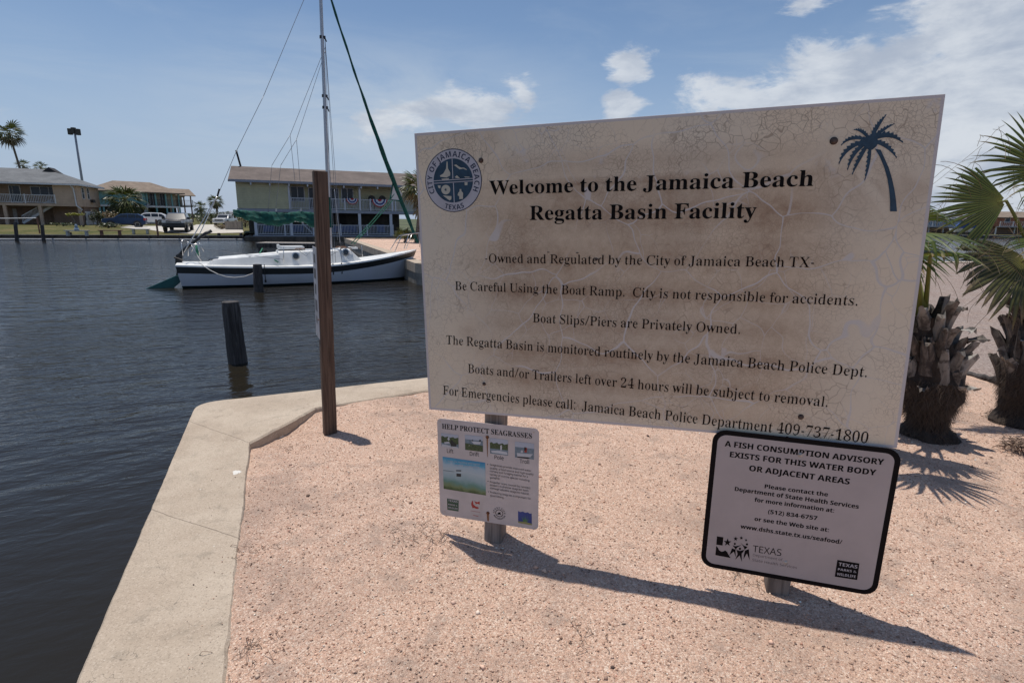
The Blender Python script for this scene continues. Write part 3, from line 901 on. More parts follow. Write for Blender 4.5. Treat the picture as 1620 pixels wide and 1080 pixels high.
1,22,-1,7,-5,13,-8,18,-11,8,-14,2,-16,-2,-14,-4,-12,-8,-12,-10,-8,-18,-8,-11,-6,23,-9,8,-5,13,-6,7,-8,6,-8,4,-10,0,-13,0,-13,-3,-11,-4,-10,-7,-9,-13,
-8,-8,-6,-24,-12,1,52,375,2,23,9,76,0,-14,18,8,0,29,4,3,4,2,6,0,10,0,20,-86,0,2,21,86,157,34,0,-1,-156,37,0,0,-22,-37,0,0,-20,1,-10,2,-6,2,-4,30,-4,4,
0,-14,-18,24,84,80,0,0,60,1,32,-5,32,-8,-11,-8,-14,-8,-14,-6,-9,1,55,375,1,12,60,0,88,203,-92,0,-14,-1,-6,-6,-2,-10,-2,-17,-14,0,14,71,130,0,0,-16,
-82,-224,1,56,375,3,52,21,22,92,-4,-18,2,-15,2,1,6,-10,6,-16,8,-8,8,-5,11,-3,11,-1,11,1,14,5,11,7,10,10,10,20,8,11,7,-13,9,-6,8,-14,10,-8,10,-4,12,-1,
12,1,10,2,10,4,10,6,8,16,8,9,6,9,5,6,3,18,1,22,-1,5,-6,11,-10,18,-12,6,-14,3,-16,-1,-12,-4,-11,-7,-9,-39,-22,18,-10,12,-10,15,-10,9,-12,4,-12,2,-12,
-2,-20,-8,-16,-20,-14,-16,-10,-7,-6,102,142,12,4,7,6,5,6,2,8,2,9,1,10,-3,19,-10,14,-5,3,-13,2,-6,1,-16,-2,-7,-3,-5,-6,-4,-8,-3,-9,-1,-10,1,-10,3,-10,
4,-7,94,16,18,1,8,4,8,7,5,8,3,10,2,12,-1,10,-3,9,-6,8,-9,7,-11,8,-26,8,-26,-19,-4,-9,-2,-9,-2,-11,2,-12,4,-11,5,-9,7,-7,8,-4,1,57,375,2,58,19,76,-4,
-12,2,-11,1,1,3,-5,4,-4,5,-3,5,-17,18,3,13,10,7,0,-10,4,-8,6,-8,6,-6,8,-3,16,-1,22,4,12,12,10,19,7,27,-3,35,-28,-16,-6,-3,-4,-3,-10,-1,-14,2,-10,6,
-10,10,-16,14,-6,17,-3,21,1,16,3,14,5,12,8,12,16,9,8,8,8,5,6,4,14,1,16,-1,6,-4,9,-6,9,-10,19,-12,8,-15,6,-19,3,-21,0,-25,-4,-52,-4,-15,-5,-15,-7,-12,
-9,-12,-18,-9,-9,-8,-10,-5,-6,-4,92,116,8,1,16,3,5,2,11,17,-1,26,-3,21,-6,16,-7,10,-8,6,-17,2,-16,-1,-6,-5,-6,-8,-5,-10,-3,-15,-1,-17,3,-26,10,-16,1,
58,180,2,16,16,44,139,-10,5,-2,4,-1,6,-1,8,1,8,1,6,2,4,10,4,11,-4,3,-4,1,-6,1,-8,-1,-8,-1,-6,-3,-4,44,-4,-10,4,-2,5,-1,6,-1,7,1,8,1,6,2,4,10,4,11,-4,
3,-4,1,-6,1,-8,-1,-7,-1,-6,-3,-5,1,66,443,3,31,18,18,23,0,0,8,-5,2,20,2,3,4,3,6,1,8,1,11,0,143,-2,22,-7,10,-15,4,0,8,88,0,32,-2,10,-6,24,-11,10,-15,4,
-18,-6,-25,-17,-17,-23,-10,28,-12,22,-20,6,-26,-2,-20,-8,-16,-12,-12,-26,-10,-6,-6,-27,-2,83,126,11,0,16,1,19,3,9,6,6,9,5,12,1,15,0,14,-3,12,-5,8,-6,
6,-8,4,-20,1,-6,-1,-16,-1,-2,-3,-2,-16,111,12,21,2,10,4,7,6,5,10,4,14,1,16,-1,17,-4,13,-8,10,-10,6,-20,4,-18,2,-15,0,0,-84,3,-16,2,-2,16,-2,1,67,468,
1,54,128,-6,-22,2,-7,6,-15,8,-24,12,-13,14,-11,16,-8,19,-4,21,-2,22,2,22,4,21,8,19,10,16,14,14,16,12,24,8,8,5,22,1,16,0,18,-5,20,-7,10,-2,10,2,4,4,3,
8,6,0,0,-78,-6,0,-7,20,-9,16,-11,14,-12,10,-18,6,-22,2,-28,-4,-16,-14,-14,-22,-8,-30,-3,-39,3,-37,9,-28,13,-20,18,-12,33,-4,13,1,18,3,12,6,12,8,12,10,
8,13,7,-9,-28,-28,-38,-16,1,68,496,2,28,20,25,0,0,8,-5,2,22,2,0,3,2,5,1,7,0,11,0,149,-1,11,-1,10,-3,5,-2,3,-20,2,4,2,0,8,89,0,37,-4,22,-10,26,-16,16,
-22,10,-28,3,-34,-5,-41,-13,-32,-24,-23,-41,-14,-28,-4,111,12,28,3,15,9,14,14,8,20,6,25,2,31,-3,38,-8,28,-13,20,-18,12,-30,4,-8,0,-16,-2,-2,-2,-3,-20,
0,-156,3,-19,2,-3,16,-2,1,69,442,1,61,22,0,0,8,-4,1,22,2,3,4,1,5,1,8,1,11,0,145,-1,13,-1,9,-3,6,-1,4,-22,2,5,2,0,8,161,0,14,-68,-5,0,-3,18,-7,15,-9,
10,-12,7,-24,4,-22,1,-26,-1,-6,-6,-1,-14,1,-71,12,0,14,1,16,4,7,6,5,10,4,12,4,16,5,0,0,-113,-6,0,-6,31,-4,8,-5,5,-5,3,-33,5,0,0,-9,-77,1,-8,0,-5,2,-3,
29,-4,15,0,14,2,20,4,9,4,9,6,7,8,7,9,6,11,5,14,7,0,-28,-72,1,70,404,1,56,22,0,0,8,-4,2,20,3,3,4,3,5,1,9,1,11,0,146,-2,10,-1,8,-3,6,-3,3,-19,3,4,2,0,8,
160,0,14,-68,-6,0,-2,12,-4,12,-4,8,-4,8,-7,6,-8,4,-17,3,-14,2,-15,1,-26,-2,-5,-4,-1,-11,0,-75,12,0,13,1,16,3,8,7,5,9,4,13,3,17,6,0,0,-115,-6,0,-3,18,
-4,13,-5,10,-8,6,-16,4,-14,2,-11,0,0,-72,2,-18,1,-5,3,-3,3,-2,22,-4,0,-8,1,74,330,1,50,54,-32,-10,0,-10,2,1,3,-5,5,-14,4,-6,7,-2,7,-2,8,0,8,0,7,2,6,2,
5,4,4,4,2,4,2,7,-2,2,-2,3,-3,3,-5,1,-6,1,-6,-3,-14,-2,-10,2,-6,4,-3,12,-1,14,0,6,4,3,4,6,22,1,174,-2,20,-2,5,-2,3,-4,3,-18,5,0,8,88,0,0,-8,-16,-4,-2,
-3,-2,-3,-1,-4,-1,-22,0,-140,-3,-28,-8,-21,-21,-15,-14,-10,1,79,525,2,48,22,130,-6,-16,2,-15,2,-1,6,-21,6,-13,9,-10,10,-10,11,-7,13,-7,14,-4,15,-2,16,
-2,16,2,16,2,16,4,14,6,14,8,13,10,11,10,10,13,9,22,7,1,5,16,3,16,1,17,-1,15,-3,0,-5,22,-6,12,-9,10,-9,10,-12,8,-12,6,-14,4,-16,4,-16,0,-16,0,-16,-4,
-16,-4,-15,-6,-14,-8,-13,-9,-11,-11,-10,-12,-9,-22,-6,-2,-6,-15,-2,132,6,26,4,17,14,13,21,8,30,2,39,-2,32,-6,27,-10,21,-12,16,-14,8,-24,4,-26,-4,-16,
-14,-14,-21,-8,-31,-2,-38,2,-32,6,-28,10,-20,12,-16,15,-9,1,80,418,2,41,16,22,0,0,8,-4,2,20,2,3,4,3,6,1,8,1,10,0,150,-2,9,0,7,-4,6,-2,4,-20,2,5,2,0,8,
84,0,25,-1,21,-3,0,-4,17,-6,10,-6,6,-9,6,-10,2,-11,2,-12,-2,-18,-7,-15,-12,-13,-23,-10,-6,-6,-25,-1,-38,0,0,-63,1,-10,1,-8,2,-6,4,-4,19,-2,-4,-2,0,-8,
83,115,17,0,16,1,20,4,8,6,6,10,4,12,1,16,-1,16,-4,14,-4,9,-8,7,-8,4,-22,2,-23,-4,-2,-13,1,82,473,2,42,15,22,0,0,8,-4,2,20,2,3,4,3,6,1,8,1,10,0,150,-1,
9,-1,7,-3,6,-3,4,-20,2,5,2,0,8,85,0,31,-2,11,-5,24,-8,15,-11,8,-16,3,-19,-6,-25,-16,-18,-36,-12,64,-87,10,-12,23,-5,1,0,-10,-8,-50,0,-70,106,-27,0,0,
-66,1,-10,1,-8,2,-6,4,-4,19,-2,-4,-2,0,-8,83,117,19,0,16,1,20,4,10,7,6,10,4,13,2,16,-4,26,-14,16,-30,6,-8,-1,-16,-1,-2,-3,-3,-19,1,83,390,1,84,23,-6,
0,85,7,0,5,-23,7,-18,8,-13,11,-10,12,-5,25,-2,12,0,16,4,7,6,7,8,4,8,1,10,-2,14,-8,12,-13,10,-27,16,-17,9,-14,11,-10,10,-10,12,-8,13,-4,15,-1,13,3,11,
4,12,6,8,8,8,18,6,6,6,4,2,12,1,22,-3,27,-6,5,-1,4,-1,7,2,3,3,2,6,6,0,0,-73,-6,0,-2,12,-5,10,-5,10,-6,9,-6,7,-7,6,-7,5,-18,3,-9,0,-11,0,-13,-4,-7,-5,
-6,-7,-4,-7,-1,-9,1,-8,2,-8,4,-6,22,-16,28,-16,32,-20,6,-6,6,-8,6,-8,10,-28,0,-13,-2,-13,-6,-11,-7,-10,-11,-9,-19,-6,0,-5,-15,-3,-16,-1,-17,1,-16,4,
-14,4,-7,2,-10,-2,-3,-10,1,84,423,1,35,61,0,0,8,-4,2,20,2,4,4,3,5,2,9,0,10,0,176,-12,0,-16,-1,-20,-5,-10,-8,-7,-12,-5,-14,-3,-17,-7,0,14,69,170,0,14,
-70,-6,0,-4,22,-7,16,-11,12,-14,6,-28,2,-10,0,0,-176,0,-11,2,-9,2,-5,4,-3,20,-2,-3,-2,0,-8,1,85,492,1,54,124,-6,-28,2,-8,7,-22,11,-12,16,-7,22,-3,26,
0,112,0,9,-2,7,-2,6,-4,4,-18,2,4,2,0,8,83,0,0,-8,-15,-4,-6,-8,-2,-18,0,-120,2,-18,4,-15,6,-11,8,-8,11,-6,25,-1,24,3,16,8,11,14,7,19,2,25,0,109,0,10,
-2,7,-2,6,-4,4,-14,2,-1,2,0,8,51,0,0,-8,-6,-2,-4,-4,-4,-4,-2,-4,0,-8,-1,-9,0,-99,-3,-31,-6,-25,-14,-18,-28,-12,-7,-8,1,88,471,1,54,18,0,0,8,10,4,10,8,
10,13,58,71,-58,89,-14,19,-3,4,-3,2,-20,2,0,0,14,8,85,0,13,-8,-6,0,-24,-2,-4,-4,-1,-6,7,-14,40,-50,32,42,10,21,-2,7,-4,4,-10,2,1,8,57,0,12,-8,0,0,-10,
-2,-16,-2,-6,-4,-20,-26,-45,-54,66,-104,9,-14,10,-6,16,0,-15,-8,-83,0,-14,8,2,0,26,2,6,4,1,6,-9,20,-41,52,-39,-52,-8,-18,1,-7,5,-5,11,-2,0,-8,1,97,
344,2,65,9,128,-5,-10,3,-6,7,-12,13,-26,-12,-12,-8,-14,-2,-11,1,-3,3,-4,6,-4,7,-6,9,-2,10,2,14,6,12,12,10,16,10,28,8,24,9,0,25,-1,9,-2,7,-3,5,-5,4,
-13,2,-8,1,-16,-2,-8,-3,-2,-6,3,-9,3,-12,0,-6,-1,-5,-3,-4,-3,-3,-2,-2,-7,0,-4,0,-4,2,-2,4,-3,4,-1,6,-1,6,1,8,1,7,4,6,6,6,17,5,6,4,0,3,10,1,13,1,21,-1,
6,-4,16,-8,10,-10,4,-14,2,-17,0,-74,-2,-11,14,-3,8,4,-5,-7,-9,-10,-9,-7,76,17,20,3,10,12,-6,52,-28,-8,-14,-14,-6,-20,2,-14,4,-8,1,98,361,2,32,20,22,
-6,6,200,-2,20,-12,6,0,8,46,0,9,-88,21,10,10,7,10,2,12,-1,4,-3,6,-5,6,-8,12,-9,6,-11,4,-12,3,-12,1,-15,-2,-17,-2,-14,-5,-14,-7,-12,-8,-11,-16,-9,-8,
-6,-6,-4,-14,-1,-10,2,-10,7,-24,10,-26,-20,92,7,16,2,8,6,6,9,4,14,2,19,2,23,-1,18,-3,16,-4,12,-5,8,-7,4,-18,2,-23,-5,-3,-4,-2,-5,-2,-5,0,-87,2,-15,12,
-9,1,99,293,1,54,78,-5,-12,1,-4,4,-8,6,-6,7,-14,9,-7,12,-5,12,-4,14,-1,15,1,15,2,15,6,13,7,12,9,10,12,8,14,6,5,4,15,2,14,-2,5,-3,7,-6,14,-7,4,-10,0,
-10,0,-6,-1,-4,-2,-4,-3,-4,-2,-2,-6,0,-8,2,-4,8,-2,14,0,4,0,6,-2,7,-4,4,-14,1,-20,-6,-10,-18,-4,-30,0,-23,4,-19,7,-14,9,-10,10,-7,22,-2,14,2,11,5,9,
10,4,-6,-29,-20,-15,-11,1,100,370,2,41,23,70,-5,-12,1,-4,4,-6,5,-6,8,-12,9,-6,11,-4,13,-2,13,-1,15,1,16,2,15,5,13,6,12,13,10,6,8,7,6,5,4,11,1,11,-2,8,
-7,20,-10,6,60,0,6,-2,6,-2,3,-16,5,0,8,51,0,3,-190,1,-18,4,-2,4,-3,6,-1,0,-8,-9,-2,-22,-4,-24,-5,0,25,-21,-14,-9,-8,86,14,8,1,4,2,12,3,4,6,2,5,2,7,0,
83,0,5,-3,5,-3,4,-25,5,-17,-2,-6,-4,-6,-9,-4,-13,-2,-16,0,-20,0,-18,2,-16,4,-13,5,-8,7,-5,1,101,301,2,36,10,77,-5,-13,1,-4,4,-8,5,-6,8,-10,9,-10,12,
-5,14,-3,14,-1,16,9,16,-6,14,5,12,6,12,8,9,15,8,8,5,4,4,12,1,14,-2,10,-7,18,-10,8,-14,6,-18,-8,-22,3,-3,-78,0,5,-35,13,-20,31,-7,16,3,10,7,9,12,5,-7,
-30,-22,-15,-14,51,96,55,0,0,12,-5,30,-4,6,-5,4,-12,0,-16,-5,-9,-15,-3,-26,1,102,214,1,54,21,0,0,8,8,3,3,7,2,18,0,102,-23,0,0,17,23,0,0,21,1,17,5,13,
8,12,16,8,6,4,17,2,13,0,4,-4,6,-5,12,-7,3,-8,1,-8,-1,-7,-1,-5,-2,-4,-2,-4,-4,-2,-4,0,-10,4,-2,4,-2,4,0,6,4,14,0,3,1,3,-1,3,-3,2,-9,1,-12,-1,-4,-3,-3,
-3,-4,-20,-1,-40,32,0,0,-17,-32,0,0,-106,1,-8,1,-7,2,-4,4,-3,16,-2,-4,0,0,-8,1,103,327,3,71,24,17,73,-70,-20,1,-5,3,-9,5,-19,7,-6,8,-2,8,2,11,9,8,27,
6,-13,8,-7,9,-3,11,-1,8,-4,7,4,7,6,6,10,6,18,6,-26,13,-12,16,-4,22,1,10,3,10,4,8,6,7,8,7,14,4,0,4,12,2,12,1,14,-1,12,-2,12,-4,36,0,3,-18,-27,0,6,-10,
4,-11,1,-11,-1,-10,-2,-8,-4,-8,-6,-8,-8,-6,-12,-4,-8,-4,-1,-2,-11,0,-8,0,-7,0,-18,-5,-3,-3,-3,-4,-1,-4,1,-6,5,-4,18,-2,18,0,26,-4,10,-4,7,-4,5,-6,4,
-6,2,-9,9,-9,1,-16,-7,-12,-15,-10,-24,-8,-8,-4,78,62,14,2,5,3,5,6,2,9,2,10,0,14,0,13,-2,11,0,8,-2,6,-6,4,-18,0,-12,0,-6,-4,-4,-6,-3,-8,-2,-11,-1,-13,
1,-14,2,-10,3,-9,4,-6,6,-3,80,-58,33,2,16,9,6,14,-1,5,-1,4,-3,4,-28,3,-58,0,-6,-5,-4,-7,-2,-7,2,-6,2,-5,6,-5,8,-4,16,-2,1,104,381,1,44,21,0,0,8,9,5,4,
15,0,172,-4,14,-2,4,-4,1,-5,1,0,8,45,0,10,-94,23,14,11,8,14,3,16,-6,14,-17,6,-30,0,-78,2,-15,2,-3,14,-2,-6,0,0,-8,-57,0,-11,8,2,0,16,2,4,7,0,11,0,80,
-2,21,-3,3,-3,3,-14,1,-13,-2,-15,-6,-8,-10,0,-90,3,-15,1,-3,4,-2,4,0,0,-8,1,105,198,2,24,13,50,181,-4,1,-4,2,-4,4,-3,6,-1,6,-2,6,2,7,1,6,3,5,4,4,4,3,
4,1,5,-1,5,-3,3,-4,3,-5,2,-6,0,-7,0,-6,-2,-6,-3,-6,-4,-4,-4,-2,21,0,0,8,10,5,3,15,0,98,-3,16,-11,4,0,9,44,0,3,-127,2,-15,9,-5,0,-8,1,106,210,2,24,38,
53,182,-5,0,-4,3,-4,4,-2,5,-2,6,0,7,0,7,2,6,2,5,4,4,4,3,5,0,5,0,4,-3,4,-4,2,-5,2,-6,1,-7,-1,-7,-2,-6,-2,-5,-4,-4,-4,-3,18,-70,-16,4,-20,14,-2,5,-2,6,
0,6,0,6,2,5,2,4,2,3,3,2,5,1,11,-6,3,-3,0,-5,1,-5,-3,-11,-3,-8,2,-4,3,-2,10,0,12,0,4,4,3,4,4,23,0,152,-3,17,-4,3,-14,1,4,1,0,8,48,0,2,-165,-1,-19,-5,
-15,-8,-11,-16,-9,-6,-4,1,108,199,1,15,21,0,0,8,10,5,3,15,0,171,-3,15,-2,3,-4,2,-5,1,0,8,44,0,3,-200,2,-15,9,-5,0,-8,1,109,554,1,70,21,0,0,8,9,5,3,15,
1,98,-4,16,-2,2,-4,2,-5,1,0,8,45,0,9,-23,23,15,11,9,11,3,15,-3,9,-10,18,-16,24,16,11,10,14,3,17,-6,12,-17,7,-30,0,-78,2,-15,2,-3,3,-2,4,0,0,-8,-56,0,
0,8,4,1,4,1,2,3,2,15,0,80,-3,21,-3,3,-4,3,-14,1,-11,-2,-15,-6,-7,-10,0,-90,3,-15,2,-3,2,-1,4,-1,0,-8,-54,0,0,8,4,1,2,1,2,3,3,15,0,80,-1,21,-4,3,-4,3,
-14,1,-12,-2,-16,-6,-6,-10,0,-90,2,-14,2,-4,2,-1,4,-1,0,-8,1,110,381,1,44,21,0,0,8,9,5,4,15,0,98,-4,16,-2,2,-4,2,-5,1,0,8,45,0,10,-21,23,14,11,8,14,3,
16,-6,14,-17,6,-30,0,-78,2,-15,2,-3,14,-2,-6,0,0,-8,-57,0,-11,8,2,0,16,2,4,7,0,11,0,80,-2,21,-3,3,-3,3,-14,1,-14,-2,-14,-6,-8,-10,0,-90,3,-15,1,-3,4,
-2,4,0,0,-8,1,111,336,2,36,22,84,-5,-14,1,-5,4,-14,6,-11,8,-8,10,-7,11,-5,13,-2,14,-1,15,1,15,2,14,5,14,7,11,8,9,10,8,15,6,5,4,14,1,14,-1,5,-4,15,-5,
10,-8,8,-9,6,-12,6,-13,2,-15,1,-15,-1,-15,-2,-15,-6,-13,-6,-11,-8,-10,-17,-7,-8,-6,-5,-4,84,6,14,1,6,5,6,8,5,20,2,37,-1,26,-3,19,-4,14,-5,7,-7,5,-13,
2,-13,-2,-7,-5,-5,-7,-4,-14,-3,-19,-1,-26,3,-36,5,-21,5,-8,7,-5,1,112,371,2,40,19,22,-70,0,8,8,4,3,8,1,18,0,154,-4,20,-11,6,0,7,43,0,10,-23,21,15,10,
9,12,4,11,-2,4,-3,8,-6,6,-7,11,-10,5,-12,4,-12,3,-14,1,-14,-1,-16,-3,-14,-4,-14,-6,-12,-8,-10,-10,-8,-6,-6,-5,-4,-11,-1,-12,3,-8,6,-20,12,-8,-45,2,
-21,6,-9,12,-3,-1,-8,98,14,16,2,7,5,5,9,4,12,2,16,2,19,-1,19,-3,16,-2,12,-6,8,-6,6,-16,1,-12,-3,-15,-6,-7,-12,0,-84,6,-11,6,-7,1,114,287,1,43,22,0,0,
8,9,5,3,15,-1,98,-3,16,-10,4,0,9,44,0,9,-29,16,10,5,8,6,6,6,6,3,2,7,1,9,-1,3,-2,4,-4,2,-6,1,-6,-1,-7,4,-6,-1,-5,-3,-5,-2,-3,-4,-2,-4,-1,-9,5,-5,9,-16,
5,-6,-1,-12,-3,-4,-6,-2,-6,-2,-8,0,-10,0,-68,0,-7,0,-5,3,-4,15,-4,0,-8,1,115,288,1,75,76,-5,-10,1,-4,2,-10,5,-16,1,-6,0,-4,-4,-2,-4,-5,0,0,56,6,0,3,
-12,6,-12,6,-8,6,-7,8,-5,16,0,8,0,11,2,5,4,3,4,3,5,0,6,-1,9,-5,8,-8,6,-22,13,-9,6,-9,7,-6,6,-6,8,-5,9,-3,9,-1,14,4,11,8,11,15,7,4,5,14,2,13,-2,17,-4,
3,-1,3,-1,6,1,2,3,2,4,5,0,-1,-49,-4,0,-4,11,-4,9,-6,7,-6,6,-7,3,-15,1,-6,0,-10,-2,-4,-3,-3,-4,-3,-5,0,-4,4,-14,13,-10,19,-12,10,-5,8,-7,6,-6,6,-8,4,
-10,4,-10,0,-16,-4,-12,-9,-11,-14,-8,-5,-5,1,116,228,1,28,62,-4,-12,0,-4,4,-4,5,-3,8,-6,10,-1,13,0,104,-20,0,12,10,24,34,18,28,5,0,-7,-57,35,0,0,-15,
-34,0,0,-99,3,-15,1,-4,3,-2,12,0,10,2,5,6,4,10,7,-5,-22,-21,-12,-12,1,117,375,1,42,66,-5,-10,1,-8,5,-5,7,-7,11,-5,13,-1,16,0,76,-2,17,-3,3,-4,2,-5,1,
0,8,45,0,3,-118,4,-14,3,-3,4,-2,13,0,12,2,16,4,6,9,0,91,-4,18,-2,2,-14,2,3,1,0,8,47,0,2,-120,4,-15,12,-5,0,-9,-10,-1,-22,-3,-24,-7,0,25,-18,-7,-5,-7,
-6,-4,-6,-4,-4,-2,1,118,306,1,28,72,-5,-46,129,-7,16,-2,4,-3,2,-4,0,1,9,59,0,12,-8,-4,0,-18,-1,-2,-3,-2,-5,2,-4,34,-73,28,65,3,10,-1,6,-4,4,-9,1,1,8,
35,0,0,-7,-3,-2,-4,-3,-2,-3,-8,-18,-50,-127,1,119,435,1,38,62,-5,-46,137,-4,10,-6,4,0,9,52,0,0,-9,-8,-2,0,-6,0,-5,2,-7,32,-62,28,54,-4,15,-4,11,-8,4,
0,7,54,0,0,-9,-6,0,-3,-4,-1,-4,1,-4,1,-3,26,-61,25,58,3,10,-2,6,-10,4,0,7,32,0,0,-7,-7,-6,-5,-13,-53,-134,-5,0,-34,103,-44,-103,1,121,300,1,57,26,-70,
-8,0,-2,4,-4,4,-3,6,-1,6,-6,8,1,6,1,5,3,5,3,3,3,3,5,0,10,-4,2,-4,1,-4,0,-6,0,-2,0,-4,1,-3,2,-1,9,-2,7,2,4,4,5,7,7,15,6,20,-46,128,-6,12,-4,6,-18,2,12,
0,0,9,58,0,0,-9,-10,-2,-2,-6,1,-4,2,-6,33,-68,26,60,2,10,2,7,-3,7,-11,2,0,9,34,0,0,-9,-2,0,-2,-2,-2,-4,-8,-19,-49,-133,-17,-36,-12,-8,-4,-5,-4,-5,2,
38,492,3,51,20,15,94,-4,-22,2,-18,6,-16,10,-11,13,-7,16,-2,19,2,16,4,14,8,12,10,10,12,10,16,9,-20,26,-6,9,-2,12,-2,11,2,15,6,14,9,10,13,8,14,4,18,2,
16,-2,15,-4,11,-8,9,-10,5,-13,2,-15,-2,-14,-4,-12,-8,-10,-10,-10,-11,-8,-13,-9,65,-63,14,24,9,30,30,0,-13,-40,-6,-12,-7,-10,-8,-10,49,-48,-40,0,-29,
28,-11,-8,-11,-8,-14,-6,-13,-6,-16,-2,94,146,28,22,5,7,3,8,1,9,-1,8,-2,6,-5,6,-6,4,-7,2,-9,2,-9,-2,-8,-2,-6,-4,-5,-6,-3,-6,-1,-8,1,-8,2,-8,4,-7,94,23,
14,1,12,2,12,4,25,16,-69,68,-29,-22,-6,-8,-3,-9,-2,-11,2,-12,4,-10,7,-8,9,-6,12,-4,2,40,201,1,26,63,-53,-15,21,-13,22,-9,24,-8,26,-3,26,-1,26,1,27,3,
27,8,25,9,25,13,22,15,22,27,0,-14,-22,-12,-23,-9,-25,-7,-26,-4,-25,0,-27,0,-26,4,-25,7,-25,9,-24,12,-24,14,-21,2,41,201,1,26,10,-53,14,21,12,24,10,24,
6,25,4,25,2,26,-2,27,-4,25,-6,26,-10,25,-12,23,-14,22,28,0,16,-22,12,-22,10,-25,6,-25,4,-27,2,-27,-2,-26,-4,-26,-6,-26,-10,-24,-12,-22,-16,-21,2,45,
216,1,4,14,77,0,26,80,0,0,-26,2,46,180,1,16,44,-4,-14,4,-3,5,-2,6,-1,7,1,8,2,6,3,4,14,4,16,-4,3,-4,2,-6,1,-8,-1,-7,-2,-6,-3,-5,2,47,250,1,4,4,0,88,
240,30,0,-90,-240,2,49,384,1,11,88,0,0,138,0,24,2,24,-8,-7,-10,-9,-28,-22,-24,30,77,62,41,0,0,-240,2,50,384,1,38,14,0,0,36,60,60,29,31,16,23,5,22,-1,
9,-3,7,-4,6,-6,4,-7,2,-9,1,-8,-1,-10,-2,-8,-4,-28,-18,-27,33,22,17,27,12,36,5,16,-1,13,-2,12,-6,11,-6,8,-8,7,-8,5,-11,4,-11,0,-12,0,-12,-3,-12,-5,-12,
-22,-32,-36,-36,-32,-29,0,-3,105,0,0,-42,2,51,384,1,68,82,-4,-25,2,-23,4,-21,8,0,42,32,-11,31,-4,17,1,13,3,8,5,6,8,4,8,2,11,-6,17,-4,4,-6,4,-7,2,-35,
4,-18,0,0,38,18,0,34,5,7,3,5,4,4,4,4,17,-1,8,-3,7,-4,5,-6,4,-9,3,-11,0,-12,0,-9,-2,-9,-4,-22,-12,-23,36,33,16,14,4,14,2,18,1,22,-1,20,-6,16,-8,12,-11,
7,-14,3,-17,-2,-16,-5,-12,-9,-12,-10,-8,-12,-7,-14,-5,0,0,18,-4,14,-6,12,-8,8,-10,5,-14,1,-14,0,-14,-4,-12,-6,-12,-8,-10,-10,-8,-13,-8,-15,-5,-19,-3,
2,52,384,2,11,9,108,0,0,50,-102,0,0,35,105,155,47,0,0,-151,28,0,0,-39,-28,0,0,-50,50,89,58,0,0,41,0,18,2,21,0,13,-1,0,-7,-14,-8,-12,2,53,384,1,39,81,
-4,-35,4,-30,10,0,44,30,-12,33,-4,14,1,11,3,10,5,6,7,4,10,2,12,-6,20,-16,12,-26,4,-20,-2,-16,-3,-21,11,9,122,130,0,0,-43,-86,0,-4,-47,12,2,18,1,15,-1,
13,-2,12,-6,10,-6,10,-8,6,-10,6,-12,4,-12,0,-16,-2,-24,-8,-20,-14,-17,-18,-13,-24,-7,2,54,384,2,53,20,100,-4,-16,2,-15,4,-14,6,-12,8,-11,12,-8,14,-7,
18,-4,19,-1,23,3,40,11,39,5,11,7,11,8,9,10,10,12,6,13,6,15,5,17,3,19,0,16,0,16,-2,0,-40,-14,2,-14,1,-19,-1,-15,-4,-13,-4,-9,-8,-8,-8,-6,-11,-4,-12,-2,
-13,-2,-14,2,0,6,8,6,6,8,6,9,4,11,3,12,1,20,-2,17,-7,13,-11,11,-15,6,-19,2,-22,-3,-24,-7,-20,-12,-17,-17,-13,-20,-7,98,38,10,0,8,4,6,6,6,8,3,10,1,13,
-1,11,-3,9,-4,8,-6,5,-8,4,-10,1,-20,-5,-13,-12,-5,-16,4,-22,12,-18,6,-4,7,-2,2,55,384,1,7,38,0,90,197,-119,0,0,43,172,0,0,-32,-91,-208,2,56,384,3,56,
20,20,96,-4,-25,2,-21,6,-16,10,-12,12,-8,16,-2,19,1,15,5,14,7,10,10,10,11,8,12,8,-10,6,-10,8,-8,10,-6,10,-4,12,-1,14,1,12,4,10,6,10,8,7,10,7,10,4,12,
4,13,2,13,1,14,-1,12,-2,12,-4,11,-4,9,-7,8,-7,6,-10,4,-10,0,-13,-1,-13,-4,-12,-7,-10,-8,-9,-11,-8,-11,-7,24,-15,19,-21,4,-8,2,-10,1,-10,-1,-12,-3,-12,
-6,-10,-8,-10,-10,-7,-12,-7,-14,-4,-14,-2,96,148,20,12,5,6,3,7,1,9,-1,6,-2,6,-6,6,-6,3,-6,2,-8,1,-8,-1,-7,-2,-6,-3,-5,-6,-2,-6,-1,-6,1,-8,2,-7,6,-6,
96,34,11,1,9,3,8,4,5,6,3,7,1,9,-5,16,-14,12,-16,10,-4,2,-26,-16,-5,-8,-3,-8,-1,-8,1,-8,3,-8,5,-6,7,-4,9,-3,2,58,180,2,16,16,44,139,-14,5,-3,4,-2,6,-1,
8,1,8,2,6,3,4,14,4,16,-4,3,-4,2,-6,1,-8,-1,-8,-2,-6,-3,-4,44,-4,-14,4,-3,5,-2,6,-1,7,1,8,2,6,3,4,14,4,16,-4,3,-4,2,-6,1,-8,-1,-7,-2,-6,-3,-5,2,65,463,
2,8,9,0,0,84,241,62,0,86,-241,-55,0,-17,57,-88,0,-18,-57,85,100,63,0,-18,56,-4,14,-6,18,-4,16,-4,-17,-6,-19,-4,-12,2,66,451,3,29,15,15,30,0,0,240,75,
0,29,-2,24,-4,20,-8,13,-11,8,-15,3,-21,-2,-13,-2,-12,-6,-10,-7,-8,-9,-6,-11,-2,0,-2,21,-9,6,-5,6,-6,4,-6,4,-8,1,-11,1,-11,-3,-20,-7,-18,-14,-14,-18,
